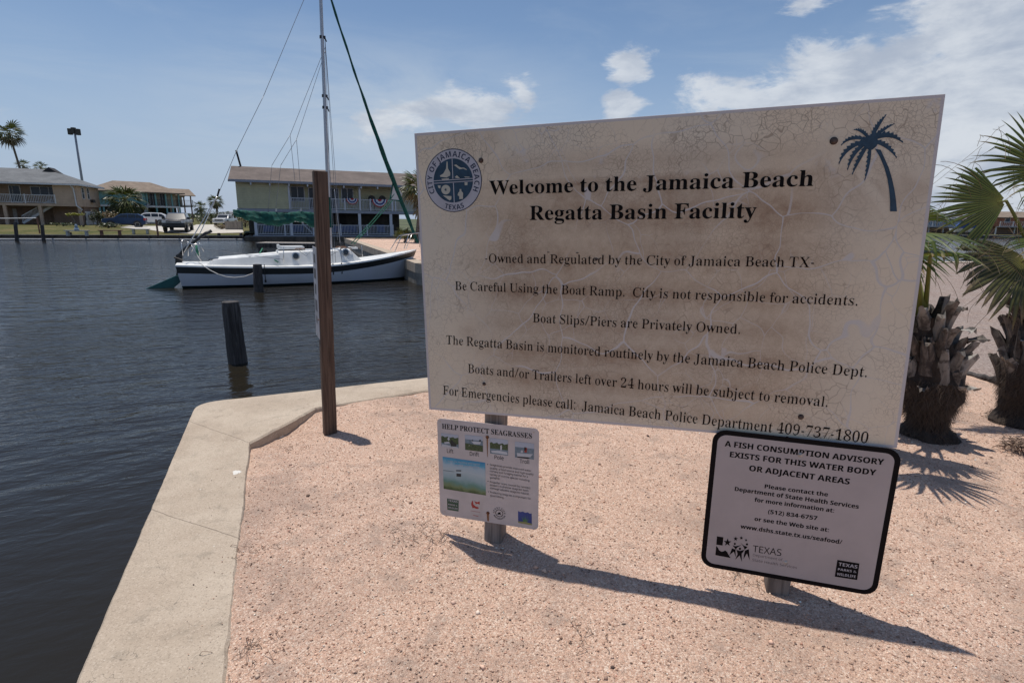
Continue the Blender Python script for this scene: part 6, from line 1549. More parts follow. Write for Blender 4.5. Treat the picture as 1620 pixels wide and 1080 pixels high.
flat(sg, 'round_logo', ring_text('BB', 'SPORT FISH', cc_, .0235, 190, -5, .0165) + ring_text('BB', 'RESTORATION', cc_, .0325, 205, 345, .0150, inward=True), 'sign_black', -.0006)
flat(sg, 'round_logo_fish', [circ(cc_, .0195, 30), circ(cc_, .0165, 30)[::-1], [(cc_[0] + a, cc_[1] + c2) for a, c2 in ((-.010, -.004), (-.003, .004), (.008, .006), (.005, -.001), (.012, -.009), (.000, -.006), (-.008, -.008))]], 'sign_black', -.0006)
bl = flat(sg, 'blue_grass_logo', [quadpx(SGF, [Q4(*p) for p in ((1076, 728), (1105, 742), (1140, 735), (1170, 752), (1205, 745), (1232, 765), (1256, 760), (1258, 915), (1078, 880))])], 'print_blue', -.0006)
flat(bl, 'grass_print', [quadpx(SGF, [Q4(*p) for p in poly]) for poly in (((1150, 868), (1120, 795), (1160, 860)), ((1160, 868), (1150, 790), (1170, 860)), ((1170, 868), (1172, 775), (1180, 860)), ((1178, 868), (1205, 790), (1188, 866)), ((1185, 872), (1228, 815), (1195, 874)))], 'print_grass', -.0011)
flat(bl, 'sand_print', [quadpx(SGF, [Q4(*p) for p in ((1078, 862), (1170, 868), (1258, 895), (1258, 916), (1078, 881))])], 'print_sand', -.0013)
plain('rust_streak', (.24, .105, .04), .8, var=.35, scale=60)
plain('hole_pale', (.55, .45, .36), .8)
for px, py in ((771, 691), (772, 811)):
    x, z = SGF.uv(px, py)
    bolt(sg, x, z, .0065, MAT['rust'], y=0, h=.008)
x, z = SGF.uv(771, 691); flat(sg, 'rust_streak', [[(x - .0035, z), (x + .0035, z), (x + .0022, z - .05), (x + .0008, z - .098), (x - .0012, z - .098), (x - .0028, z - .05)]], 'rust_streak', -.0016)
x, z = SGF.uv(772, 811); flat(sg, 'rust_streak', [[(x - .0055, z), (x + .0055, z), (x + .0045, z - .042), (x - .0035, z - .042)]], 'rust_streak', -.0016)
for px, py in ((696.5, 666.5), (844.5, 683.5), (703.5, 808.5), (846, 835)):
    x, z = SGF.uv(px, py); flat(sg, 'corner_hole', [circ((x, z), .004, 12)], 'hole_pale', -.0007)

# --- fish consumption advisory
FAF = Frame(EYE + (P1 + DU * 1.268 + Vector((0, 0, .4055)) - DN * .078 - EYE) * KP, YAW, radians(.1))
fa = thing('fish_advisory_sign', 'black bordered white fish advisory sign overlapping the right end of the welcome board', 'sign', matrix=FAF.M)
mb = MB(); mb.prism(rounded(.645 * KP, .606 * KP, .05), 0, .0025)
mb.build('plate', MAT['sign_black'], fa, recalc=True)
flat(fa, 'sign_face', [rounded(.607 * KP, .568 * KP, .034)], 'advisory_white', -.0005)
QF = lambda x, y: (1100 + x / 3.856, 670 + y / 3.856)
for s, a, c_, h_ in (('A FISH CONSUMPTION ADVISORY', (178, 136), (1146, 251), 9.0), ('EXISTS FOR THIS WATER BODY', (204, 201), (1098, 315), 9.0), ('OR ADJACENT AREAS', (323, 285), (940, 370), 9.0),
                     ('Please contact the', (418, 391), (808, 443), 6.4), ('Department of State Health Services', (236, 407), (996, 517), 6.6), ('for more information at:', (359, 473), (847, 541), 6.4),
                     ('(512) 834-6757', (441, 546), (743, 587), 6.4), ('or see the Web site at:', (358, 589), (815, 659), 6.4), ('www.dshs.state.tx.us/seafood/', (274, 635), (893, 733), 6.4)):
    text_px(fa, FAF, 'BB', s, QF(*a), QF(*c_), h_, MAT['sign_black'], bold=.022)
QL = lambda x, y: (1110 + x / 9, 820 + y / 9)
def pl(pts): return [FAF.uv(*QL(*p)) for p in pts]
def star_px(c, r, rot=0): return [(c[0] + (r if i % 2 == 0 else r * .42) * sin(radians(36 * i + rot)), c[1] - (r if i % 2 == 0 else r * .42) * cos(radians(36 * i + rot))) for i in range(10)]
def circ_px(c, r): return [(c[0] + r * cos(radians(a)), c[1] + r * sin(radians(a))) for a in range(0, 360, 24)]
flat(fa, 'health_logo', [pl(p) for p in (
    [(218, 248), (310, 262), (298, 380), (208, 366)], star_px((368, 335), 58, 4), [(208, 385), (232, 412), (250, 448), (285, 468), (310, 462), (335, 448), (362, 470), (380, 505), (412, 556), (195, 515)],
    star_px((484, 283), 34, 8), star_px((565, 272), 28, 8), star_px((632, 303), 22, 8), circ_px((472, 355), 15), circ_px((545, 425), 17), circ_px((645, 362), 16),
    [(438, 375), (480, 390), (568, 372), (520, 398), (496, 420), (490, 440)], [(432, 418), (482, 436), (485, 545), (458, 465), (395, 515)],
    [(552, 338), (600, 380), (655, 400), (612, 440), (605, 420), (590, 385)], [(618, 450), (672, 430), (684, 590), (645, 490), (596, 572), (602, 510)],
    [(495, 440), (545, 455), (612, 440), (570, 495), (572, 612), (540, 520), (478, 580), (512, 500)])], 'sign_black', -.0011)
text_px(fa, FAF, 'RR', 'TEXAS', QL(722, 468), QL(1138, 530), 10.5, MAT['sign_black'])
plain('grey_print', (.10, .09, .095), .5)
text_px(fa, FAF, 'RR', 'Department of', QL(722, 528), QL(1148, 600), 4.0, MAT['grey_print'])
text_px(fa, FAF, 'RR', 'State Health Services', QL(715, 598), QL(1358, 712), 4.0, MAT['grey_print'])
pw_ = flat(fa, 'parks_logo', [[FAF.uv(*QF(*p)) for p in ((864, 822), (1008, 845), (994, 958), (846, 936))]], 'advisory_white', -.0009)
flat(pw_, 'parks_logo_panel', [[FAF.uv(*QF(*p)) for p in ((866, 828), (1001, 850), (987, 951), (850, 930))]], 'sign_black', -.0012)
for s, a, c_, h_ in (('TEXAS', (872, 862), (988, 881), 5.2), ('PARKS &', (866, 890), (982, 908), 3.6), ('WILDLIFE', (862, 920), (978, 938), 4.0)):
    text_px(pw_, FAF, 'BB', s, QF(*a), QF(*c_), h_, MAT['seal_white'], -.0016)
for px, py in ((1266, 719), (1243, 889)):
    x, z = FAF.uv(px, py); bolt(fa, x, z, .0075, MAT['zinc'], h=.005)
x, z = FAF.uv(*QF(560, 85)); bolt(fa, x, z, .005, MAT['sign_black'], h=.004)

# ================================================================== the tall wooden post with a plate on its far side
PB = ground(522, 678)
PYAW = radians(26.5)
PB = PB + Vector((-.335, .942, 0)) * .062
PTILT = Matrix.Translation((PB.x, PB.y, 0)) @ Matrix.Rotation(radians(1.3), 4, 'Y') @ Matrix.Rotation(PYAW, 4, 'Z')
tp = thing('wooden_post', 'tall square brown wooden post standing in gravel beside the seawall corner', 'post', matrix=PTILT)
post4('post', tp, 0, 0, -.3, 1.80, .090, MAT['post_brown'], ragged=.002)
plain('plate_white', (.42, .41, .43), .5, var=.1, scale=15, dirt=((.25, .23, .21), .5))
tw = thing('edge_on_notice', 'white notice seen almost edge on, fixed to the tall wooden post', 'sign', matrix=PTILT @ Matrix.Translation((0, 0, 1.0)))
mb = MB(); mb.box(-.0485, -.0455, -.035, .17, -.34, .30)
mb.build('plate', MAT['plate_white'], tw, bevel=.001)
mb = MB()
for k, (za, zb, ya, yb) in enumerate(((.19, .25, .03, .12), (.08, .15, .02, .14), (-.03, .04, .04, .12), (-.15, -.07, .02, .13), (-.24, -.19, .05, .11))):
    mb.add([(-.0492, ya, za), (-.0492, yb, za), (-.0492, yb, zb), (-.0492, ya, zb)], [(0, 3, 2, 1)])
mb.build('faded_print', MAT['grey_print'], tw)
mb = MB(); mb.lathe([(.006, 0), (.006, .003), (.002, .006)], 10, M=Matrix.Translation((-.0485, -.012, -.20)) @ Matrix.Rotation(-pi / 2, 4, 'Y'))
mb.build('bolt', MAT['rust'], tw)

# ================================================================== pilings in the water
def piling(px_base, px_top, wpx, label, group='wooden pilings in the canal', z0=None, D=None, cap=True, m='piling_wood'):
    b0 = ground(*px_base, WATER_Z) if D is None else at(*px_base, D)
    r_ = ray(*px_top); k = (b0.x * r_.x + b0.y * r_.y) / (r_.x ** 2 + r_.y ** 2)
    top = Vector((0, 0, CAM_H)) + r_ * k
    R = wpx / FPX * (b0 - Vector((0, 0, CAM_H))).dot(_F) / 2 * .97
    t_ = thing('piling', label, 'piling', (b0.x, b0.y, WATER_Z), 0, group)
    mb = MB()
    H = top.z - b0.z
    lean = Vector((top.x - b0.x, top.y - b0.y, 0))
    n = 18
    rows = 12
    for i in range(rows + 1):
        f = -.15 + 1.15 * i / rows
        for k2 in range(n):
            a = 2 * pi * k2 / n
            rr = R * (1 + .05 * sin(3 * a + 1) + .04 * sin(7 * a + f * 3) + random.uniform(-.02, .02)) * (1.03 - .05 * f)
            rr *= .93 if i == rows else 1
            mb.v.append((lean.x * f + rr * cos(a), lean.y * f + rr * sin(a), H * f))
    for i in range(rows):
        for k2 in range(n):
            k3 = (k2 + 1) % n
            mb.f.append((i * n + k2, i * n + k3, (i + 1) * n + k3, (i + 1) * n + k2)); mb.mi.append(0)
    c_ = len(mb.v); mb.v.append((lean.x, lean.y, H - R * .06))
    for k2 in range(n):
        mb.f.append((rows * n + k2, rows * n + (k2 + 1) % n, c_)); mb.mi.append(0)
    mb.build('shaft', MAT[m], t_, smooth='auto')
    return t_


piling((376, 573), (364, 477), 27, 'thick dark weathered piling standing alone in the water left of the tall post')
piling((409, 461), (407, 418), 14, 'grey piling in front of the sailboat hull, its mooring rope tied on')
piling((418, 401), (417.5, 373), 5.5, 'thin dark piling behind the sailboat cockpit beside the finger pier', D=24)
piling((1498, 414), (1497, 395), 8, 'short grey piling at the water edge behind the palm fronds', D=24)

# ================================================================== the sailboat
SB0, SB1 = ground(291, 452, WATER_Z), ground(640, 440, WATER_Z)
BM = (SB0 + SB1) / 2
BF = Frame((BM.x, BM.y, WATER_Z), atan2(SB1.y - SB0.y, SB1.x - SB0.x))
boat = thing('sailboat', 'white sailboat with dark green stripe and green sail covers moored in the canal', 'boat', matrix=BF.M)
HL = (SB1 - SB0).length / 2 + .30
plain('hull_white', (.50, .52, .57), .28, var=.04, scale=1.5, coat=.3, dirt=((.52, .52, .50), .3))
plain('deck_white', (.74, .73, .70), .45, var=.05, scale=3)
plain('stripe_dark', (.004, .009, .012), .35, var=.2, coat=.1)
plain('boot_dark', (.008, .018, .018), .4, var=.3)
plain('canvas_green', (.003, .070, .052), .85, var=.35, scale=9, bump=.5, bscale=14)
plain('mast_metal', (.45, .44, .45), .38, metal=.7, var=.08, scale=3)
plain('steel', (.55, .54, .53), .3, metal=.9, var=.05)
plain('wire', (.22, .22, .235), .5, metal=.5)
plain('rope_white', (.55, .53, .50), .9, var=.1)
plain('rope_green', (.03, .16, .10), .9, var=.2)
plain('black_plastic', (.012, .012, .014), .45, var=.2)
plain('teak', (.22, .10, .05), .6, var=.3, scale=20)
plain('port_glass', (.02, .03, .045), .12, var=.1)
plain('sail_cloth', (.60, .61, .60), .8, var=.05)
plain('rudder_teal', (.010, .10, .095), .5, var=.25, scale=3)


def interp(x, pts):
    for (x0, y0), (x1, y1) in zip(pts, pts[1:]):
        if x <= x1:
            f = max(0, (x - x0) / (x1 - x0)); return y0 + (y1 - y0) * f
    return pts[-1][1]


def hb(x):
    f = (x + HL) / (2 * HL)
    return 1.19 * (max(0.0, 1 - f ** 3.2) ** .72) * (.60 + .40 * sin(min(1, f * 1.9 + .12) * pi / 2))


def sheer(x):
    f = x / HL
    return .625 + .10 * max(0, -f) ** 1.6 + .46 * max(0, f) ** 1.75


NST = 40
rows = []
for i in range(NST + 1):
    x = -HL + 2 * HL * (1 - (1 - i / NST) ** 1.15)
    b_, zs = hb(x), sheer(x)
    lv = [(1.0, zs), (1.012, zs - .05), (.995, zs - .25), (.97, zs - .40), (.90, .07), (.80, -.12), (.45, -.4), (.02, -.5)]
    row = []
    for k_, z_ in lv:
        f = (x + HL) / (2 * HL)
        xx = x - (zs - z_) * .42 * max(0, f - .55) / .45 + (zs - z_) * .16 * max(0, .2 - f) / .2
        if z_ < .3: xx -= .25 * max(0, f - .8) / .2 * (.3 - z_)
        row.append((xx, max(.012, b_ * k_), z_))
    rows.append([(x_ + .20, y_, z_) for x_, y_, z_ in row])


def hull_part(name, l0, l1, m, parent=boat, grow=0.0, x_to=None):
    mb = MB()
    for hand in (-1, 1):
        b0 = len(mb.v)
        K = l1 - l0 + 1
        for r in rows:
            for l in range(l0, l1 + 1):
                x, y, z = r[l]
                mb.v.append((x, hand * (y + grow), z))
        for i in range(len(rows) - 1):
            if x_to is not None and rows[i][l0][0] > x_to: continue
            for k in range(K - 1):
                a = b0 + i * K + k
                mb.f.append((a, a + 1, a + K + 1, a + K) if hand < 0 else (a, a + K, a + K + 1, a + 1)); mb.mi.append(0)
    # transom
    b1 = len(mb.v)
    K = l1 - l0 + 1
    for l in range(l0, l1 + 1):
        x, y, z = rows[0][l]; mb.v += [(x - .0, -(y + grow), z), (x - .0, y + grow, z)]
    for k in range(K - 1):
        mb.f.append((b1 + 2 * k, b1 + 2 * k + 1, b1 + 2 * k + 3, b1 + 2 * k + 2)); mb.mi.append(0)
    return mb.build(name, m, parent, smooth='auto')


hull_part('hull', 2, 4, MAT['hull_white'])
hull_part('toe_rail', 0, 1, MAT['deck_white'])
hull_part('hull_stripe', 1, 2, MAT['stripe_dark'], x_to=None)
hull_part('boot_stripe', 4, 7, MAT['boot_dark'])
mb = MB()                                            # deck
K = 7
for r in rows:
    x, y, z = r[0]
    for j in range(K):
        f = -1 + 2 * j / (K - 1)
        mb.v.append((x, f * y, z - .012 + .05 * (1 - f * f) * min(1, y)))
for i in range(len(rows) - 1):
    for j in range(K - 1):
        a = i * K + j; mb.f.append((a, a + 1, a + K + 1, a + K)); mb.mi.append(0)
mb.build('deck', MAT['deck_white'], boat, smooth='auto')


def trunk(name, x0, x1, w0, w1, h0, h1, front=0.0, back=0.0, tap=.86, m='deck_white', parent=boat, bevel=.03, crown=.04):
    """a superstructure block following the deck, its height going from h0 to h1 (above water)"""
    mb = MB(); n = 8
    for i in range(n + 1):
        f = i / n
        x = x0 + (x1 - x0) * f
        w = w0 + (w1 - w0) * f
        h = h0 + (h1 - h0) * f
        xt = x0 + back + (x1 - front - x0 - back) * f
        d = sheer(x) - .03
        for sy, top in ((-1, 0), (-1, 1), (-.4, 2), (.4, 2), (1, 1), (1, 0)):
            if top == 0: mb.v.append((x, sy * w, d))
            else: mb.v.append((xt, sy * w * tap, h + (crown if top == 2 else 0)))
    for i in range(n):
        for k in range(5):
            a = i * 6 + k; mb.f.append((a, a + 1, a + 7, a + 6)); mb.mi.append(0)
    mb.f += [(5, 4, 3, 2, 1, 0), tuple(n * 6 + k for k in range(6))]; mb.mi += [0, 0]
    return mb.build(name, MAT[m], parent, recalc=True, bevel=bevel, smooth='auto')


bx = lambda px, py, off=0.0: BF.uv(px, py, off)[0]
xc0, xc1 = bx(441, 405, -.8), bx(573, 405, -.6)
cab = trunk('cabin', xc0, xc1, .86, .56, 1.06, 1.10, front=.38)
trunk('coaming', bx(322, 408, -.75), xc0 + .02, .70, .84, .86, 1.0, back=.25, tap=.93, bevel=.02, crown=0.0)
mb = MB(); mb.box(bx(330, 400, 0), xc0 - .1, -.5, .5, .84, .87)
mb.build('cockpit_floor', MAT['black_plastic'], boat)
hx0, hx1 = bx(441, 388, -.3), bx(481, 388, -.3)
mb = MB(); mb.box(hx0, hx1, -.36, .36, 1.14, 1.23); mb.box(hx0 - .03, hx0 + .04, -.38, .38, 1.14, 1.28)
mb.build('companion_hatch', MAT['deck_white'], boat, bevel=.012)
mb = MB(); mb.box(bx(552, 388), bx(564, 388), -.25, .25, 1.12, 1.18)
mb.build('fore_hatch', MAT['deck_white'], boat, bevel=.012)
for px, py in ((468, 405), (548.5, 399.5)):
    x, z = BF.uv(px, py, -.76)
    w_ = .86 + (.56 - .86) * (x - xc0) / (xc1 - xc0)
    f = max(0, (z - sheer(x)) / (1.08 - sheer(x)))
    y = -w_ * (1 - .14 * f) - .012
    for hand in (1, -1):
        mb = MB(); mb.lathe([(.125, 0), (.125, .02), (.09, .03), (.085, .0)], 24, M=Matrix.Translation((x, y * hand, z)) @ Matrix.Rotation(hand * radians(84), 4, 'X'))
        rim_ = mb.build('portlight', MAT['steel'], boat, smooth='auto')
        mb = MB(); mb.lathe([(.088, .016), (.06, .017), (.001, .018)], 24, M=Matrix.Translation((x, y * hand - .004 * hand, z)) @ Matrix.Rotation(hand * radians(84), 4, 'X'))
        mb.build('glass', MAT['port_glass'], rim_)
for xa, xb in ((bx(466, 391, -.55), bx(483, 391, -.55)), (bx(537, 387, -.45), bx(556, 387, -.45))):
    for hand in (-1, 1):
        y = hand * .50
        mb = MB(); mb.tube([(xa, y, 1.12), (xa + .05, y, 1.17), ((xa + xb) / 2, y, 1.175), (xb - .05, y, 1.17), (xb, y, 1.12)], .014, 6)
        mb.tube([((xa + xb) / 2, y, 1.175), ((xa + xb) / 2, y, 1.11)], .014, 6)
        mb.build('handrail', MAT['teak'], boat, smooth=True)
for px, py in ((414, 400), (395, 403)):
    x = bx(px, py, -.8)
    mb = MB(); mb.lathe([(.045, 0), (.035, .02), (.035, .07), (.05, .08)], 12, c=(x, -.66, sheer(x) + .22)); mb.build('winch', MAT['steel'], boat, smooth='auto')

# spars
mx, mz = BF.uv(522, 384)
tx, tz = BF.uv(505, -63)
mast = MB(); mast.tube([(mx, 0, 1.05), (mx + (tx - mx) * .5, 0, 1.1 + (tz - 1.1) * .5), (tx, 0, tz)], [.062, .06, .05], 12)
mast = mast.build('mast', MAT['mast_metal'], boat, smooth='auto')
mxa = lambda z: mx + (tx - mx) * (z - 1.1) / (tz - 1.1)
for px, py in ((509, 59), (513, 152), (511, 170)):
    z = BF.uv(px, py)[1]
    mb = MB(); mb.box(mxa(z) - .08, mxa(z) + .10, -.05, .05, z - .04, z + .04); mb.tube([(mxa(z) + .08, 0, z), (mxa(z) + .13, 0, z - .12)], .02, 6)
    mb.build('mast_fitting', MAT['black_plastic'], mast)
z0, z1 = BF.uv(520, 360)[1], BF.uv(520, 312)[1]
mb = MB(); mb.tube([(mxa(z0), 0, z0), (mxa(z0 + .4), 0, z0 + .5), (mxa(z1), 0, z1)], [.115, .10, .085], 12)
mb.build('mast_cover', MAT['canvas_green'], boat, smooth='auto')
# boom and the draped sail cover
b0x, b0z = BF.uv(369, 336); b1x, b1z = BF.uv(516, 352)
mb = MB(); mb.tube([(b0x - .12, 0, b0z), (b1x, 0, b1z - .06)], .045, 10)
boom = mb.build('boom', MAT['mast_metal'], boat, smooth='auto')
prof = [(369, 332, 340), (378, 332, 344), (390, 333, 348), (402, 334, 351), (415, 335, 354), (428, 335, 357), (440, 336, 358), (452, 337, 354.5), (463, 335.5, 352), (474, 334, 350.5), (486, 335, 356), (498, 337, 362), (510, 338, 364), (517, 333, 360)]
mb = MB(); NC = 22; NR = 70
for i in range(NR + 1):
    px = 369 + (517 - 369) * i / NR
    zt = BF.uv(px, interp(px, [(a, b_) for a, b_, c in prof]))[1]
    zb = BF.uv(px, interp(px, [(a, c) for a, b_, c in prof]))[1]
    x = BF.uv(px, 340)[0]
    for k in range(NC):
        a = 2 * pi * k / NC
        hw = (.055 + .10 * (zt - zb)) * (1.0 + .25 * sin(a * 2 + i * .35) + .08 * sin(a * 5 + i * .9))
        wob_ = .010 * sin(i * .9 + a * 3) + .008 * sin(i * 2.1 + a * 2)
        zz = (zt + zb) / 2 + (zt - zb) / 2 * cos(a) * (1 if cos(a) > 0 else 1 + .10 * sin(i * .8)) + wob_
        mb.v.append((x, sin(a) * max(.03, hw) * (1.25 if cos(a) < 0 else .9), zz))
for i in range(NR):
    for k in range(NC):
        k2 = (k + 1) % NC
        mb.f.append((i * NC + k, i * NC + k2, (i + 1) * NC + k2, (i + 1) * NC + k)); mb.mi.append(0)
mb.f += [tuple(range(NC)), tuple(NR * NC + k for k in range(NC))[::-1]]; mb.mi += [0, 0]
mb.build('sail_cover', MAT['canvas_green'], boat, smooth='auto', recalc=True)
for px in (437, 476):
    x, z = BF.uv(px, 334); mb = MB(); mb.tube([(x, 0, z - .02), (x, 0, z + .08)], .03, 6); mb.build('cover_tie', MAT['rope_white'], boat)

# furled jib on the forestay, its clew hanging out white
jx0, jz0 = BF.uv(661, 384); jx1, jz1 = BF.uv(505.5, -58)
pts = []; rr = []
for i in range(41):
    f = i / 40
    sag = -.22 * sin(pi * f)
    pts.append((jx0 + (jx1 - jx0) * f + sag * .25, .02 * sin(i), jz0 + (jz1 - jz0) * f + sag))
    rr.append(.035 + .045 * sin(pi * min(1, f * 1.5 + .08)) * (1 if f < .6 else 1 - (f - .6) * 1.3) + .006 * sin(i * 1.7))
mb = MB(); mb.tube(pts, [max(.025, r) for r in rr], 10)
mb.build('furled_jib', MAT['canvas_green'], boat, smooth='auto')
clew = [BF.uv(*p) for p in ((616.7, 316), (622.5, 286), (636, 307), (633.5, 318))]
mb = MB(); mb.prism([(x, z) for x, z in clew], -.025, .0)
mb.build('jib_clew', MAT['sail_cloth'], boat, recalc=True)
mb = MB(); mb.tube([(clew[1][0], -.03, clew[1][1] + .05), (clew[0][0], -.03, clew[0][1]), (clew[3][0], -.03, clew[3][1])], .028, 6)
mb.build('jib_edge', MAT['canvas_green'], boat)


def wire(p, q, m='wire', r=.007, sag=0.0, name='shroud', off0=0.0, off1=0.0, parent=boat):
    a = BF.uv(*p, off0); b_ = BF.uv(*q, off1)
    mb = MB(); pts = []
    for i in range(9):
        f = i / 8
        pts.append((a[0] + (b_[0] - a[0]) * f, off0 + (off1 - off0) * f, a[1] + (b_[1] - a[1]) * f - sag * 4 * f * (1 - f)))
    mb.tube(pts, r, 5); return mb.build(name, MAT[m], parent, smooth=True)


wire((506, -60), (417, 152), r=.008, name='backstay'); wire((417, 152), (374.5, 238), r=.008, name='backstay'); wire((374.5, 238), (345, 308), r=.008, name='backstay')
wire((345, 308), (291, 399), 'steel', .016, name='backstay_bridle', off1=-.3); wire((345, 308), (303, 398), 'steel', .016, name='backstay_bridle', off1=.3)
mb = MB(); x, z = BF.uv(345, 306); mb.tube([(x - .03, 0, z - .1), (x + .05, 0, z + .14)], .028, 8); mb.build('tensioner', MAT['black_plastic'], boat)
wire((515, 74), (459, 214), name='lazy_jack'); wire((515, 80), (469, 221), name='lazy_jack')
wire((459, 214), (430, 262), name='lazy_jack'); wire((430, 262), (424, 336), name='lazy_jack'); wire((459, 214), (467, 290), name='lazy_jack'); wire((469, 221), (444, 262), name='lazy_jack'); wire((444, 262), (436, 334), name='lazy_jack'); wire((469, 221), (475, 290), name='lazy_jack')
wire((514, 60), (527, 425), off1=-1.0); wire((514, 60), (541, 418), off1=-1.0); wire((515, 160), (531, 415), off1=-.95)
wire((514, 60), (534, 380), off1=.9); wire((514, 160), (524, 382), off1=.9)
wire((627, 303), (555, 386), 'rope_green', .016, sag=.05, name='jib_sheet', off1=-.3); wire((630, 306), (560, 386), 'rope_green', .016, sag=.03, name='jib_sheet', off1=.3)
wire((529, 300), (538, 384), 'mast_metal', .012, name='halyard', off1=-.1)

# pulpit at the bow, rail at the stern, stanchions
R5 = lambda x, y: (420 + x / 6.23, 340 + y / 6.23)
R4 = lambda x, y: (220 + x / 6.23, 340 + y / 6.23)


def rail(pts, m='steel', r=.018, name='rail', parent=boat):
    P_ = []
    for (p, off) in pts:
        x, z = BF.uv(*p, off); P_.append((x, off, z))
    mb = MB(); mb.tube(P_, r, 7); return mb.build(name, MAT[m], parent, smooth=True)


pul = rail([(R5(1315, 207), -.42), (R5(1400, 190), -.3), (R5(1515, 178), 0), (R5(1440, 190), .3), (R5(1350, 203), .42)], name='pulpit_rail')
for p, q, o in ((R5(1230, 345), R5(1312, 210), -.42), (R5(1272, 368), R5(1338, 215), -.40), (R5(1365, 335), R5(1412, 192), -.25), (R5(1385, 335), R5(1440, 200), .1), (R5(1520, 320), R5(1512, 180), .0)):
    rail([(p, o), (q, o)], r=.014, name='pulpit_leg', parent=pul)
st_ = rail([(R4(420, 262), -.45), (R4(432, 246), -.2), (R4(470, 262), .2), (R4(520, 290), -.35), (R4(583, 290), -.5)], r=.02, name='stern_rail')
for p, q, o in ((R4(432, 400), R4(414, 265), -.45), (R4(600, 410), R4(578, 290), -.5), (R4(612, 455), R4(515, 300), -.5), (R4(485, 405), R4(480, 275), .3), (R4(640, 360), R4(590, 275), .4)):
    rail([(p, o), (q, o)], r=.015, name='stern_rail_leg', parent=st_)
rail([(R4(575, 400), -.3), (R4(572, 300), -.3)], 'rope_green', .05, 'rope_coil')
for p, q, o in ((R4(1427, 470), R4(1423, 312), -.95), (R5(955, 408), R5(948, 300), -.75), (R5(180, 470), R5(178, 310), -.95)):
    rail([(p, o), (q, o)], r=.013, name='stanchion')
rail([(R4(600, 330), -.6), (R4(1100, 395), -.92), (R4(1423, 440), -.95)], 'wire', .007, 'lifeline')
rail([(R5(320, 345), -.95), (R5(400, 405), -.95), (R5(465, 335), -.95), (R5(640, 400), -.9), (R5(760, 330), -.85), (R5(948, 305), -.75)], 'wire', .008, 'slack_line')
for px in (527, 541):
    mb = MB(); x = bx(px, 420, -1.05); mb.box(x - .02, x + .02, -hb(x) - .02, -hb(x), sheer(x) - .35, sheer(x) + .02); mb.build('chainplate', MAT['black_plastic'], boat)
mb = MB(); x = bx(419, 430, -1.2); mb.tube([(x, -hb(x) - .03, .72), (x, -hb(x) - .03, .22)], .012, 6); mb.tube([(x, -hb(x) - .03, .22), (x, -hb(x) - .03, .14)], .03, 6)
mb.build('fender_line', MAT['black_plastic'], boat)

# steering gear and ladder at the stern
til = rail([(R4(395, 400), 0), (R4(455, 335), 0), (R4(540, 268), 0), (R4(610, 215), 0), (R4(655, 183), 0), (R4(716, 155), 0)], 'black_plastic', [.05, .06, .05, .045, .055, .05], 'tiller')
mb = MB()
px_poly = [R4(*p) for p in ((362, 395), (400, 375), (432, 400), (425, 470), (440, 520), (470, 600), (475, 660), (430, 650), (380, 640), (362, 600), (380, 520), (358, 450))]
mb.prism([BF.uv(*p) for p in px_poly], -.09, .09)
mb.build('rudder_head', MAT['black_plastic'], boat, recalc=True, bevel=.02)
mb = MB(); mb.prism([BF.uv(*R4(*p), -.45) for p in ((45, 735), (60, 766), (180, 752), (320, 737), (400, 670), (420, 640), (385, 596), (365, 596), (200, 668))], -.48, -.42)
mb.build('rudder_blade', MAT['rudder_teal'], boat, recalc=True, bevel=.01)
lad = rail([(R4(398, 490), -.30), (R4(420, 600), -.30), (R4(470, 740), -.30)], 'steel', .018, 'boarding_ladder')
rail([(R4(430, 480), -.12), (R4(450, 600), -.12), (R4(492, 725), -.12)], 'steel', .018, 'ladder_side', lad)
for k in range(5):
    rail([(R4(405 + 15 * k, 520 + 48 * k), -.30), (R4(435 + 14 * k, 515 + 46 * k), -.12)], 'steel', .014, 'rung', lad)
for k in range(4):
    mb = MB(); x, z = BF.uv(*R4(385 + 12 * k, 415 + 55 * k)); mb.tube([(x - .1, -.12, z), (x + .14, -.15, z - .10)], .03, 6); mb.build('hose', MAT['black_plastic'], boat)

# mooring ropes
def rope(name, pts, label, m, r=.014, group='mooring ropes'):
    o = MB().tube(pts, r, 6).build(name, MAT[m], smooth=True); tag(o, label, 'rope', group)


def on_boat_plane(px, py, off): 
    x, z = BF.uv(px, py, off); return BF.M @ Vector((x, off, z))


rope('mooring_rope', [on_boat_plane(*R4(*p), o) for p, o in (((585, 462), -1.0), ((640, 505), -1.2), ((700, 545), -1.35), ((780, 585), -1.5), ((860, 610), -1.6), ((940, 618), -1.7), ((1040, 608), -1.8), ((1135, 572), -1.9))], 'white mooring rope sagging from the sailboat stern to the grey piling', 'rope_white')
rope('mooring_rope', [on_boat_plane(*R5(*p), o) for p, o in (((1415, 385), -.1), ((1445, 440), -.2), ((1480, 475), -.3), ((1545, 520), -.4), ((1640, 560), -.5))], 'white mooring rope running down from the sailboat bow towards the seawall', 'rope_white')
rope('mooring_rope', [on_boat_plane(*R4(*p), o) for p, o in (((1215, 330), .9), ((1185, 385), .5), ((1160, 435), .2), ((1225, 400), -.2), ((1300, 420), -.6), ((1370, 465), -.95))], 'green rope wound on the far piling and led across the sailboat deck', 'rope_green', .022)

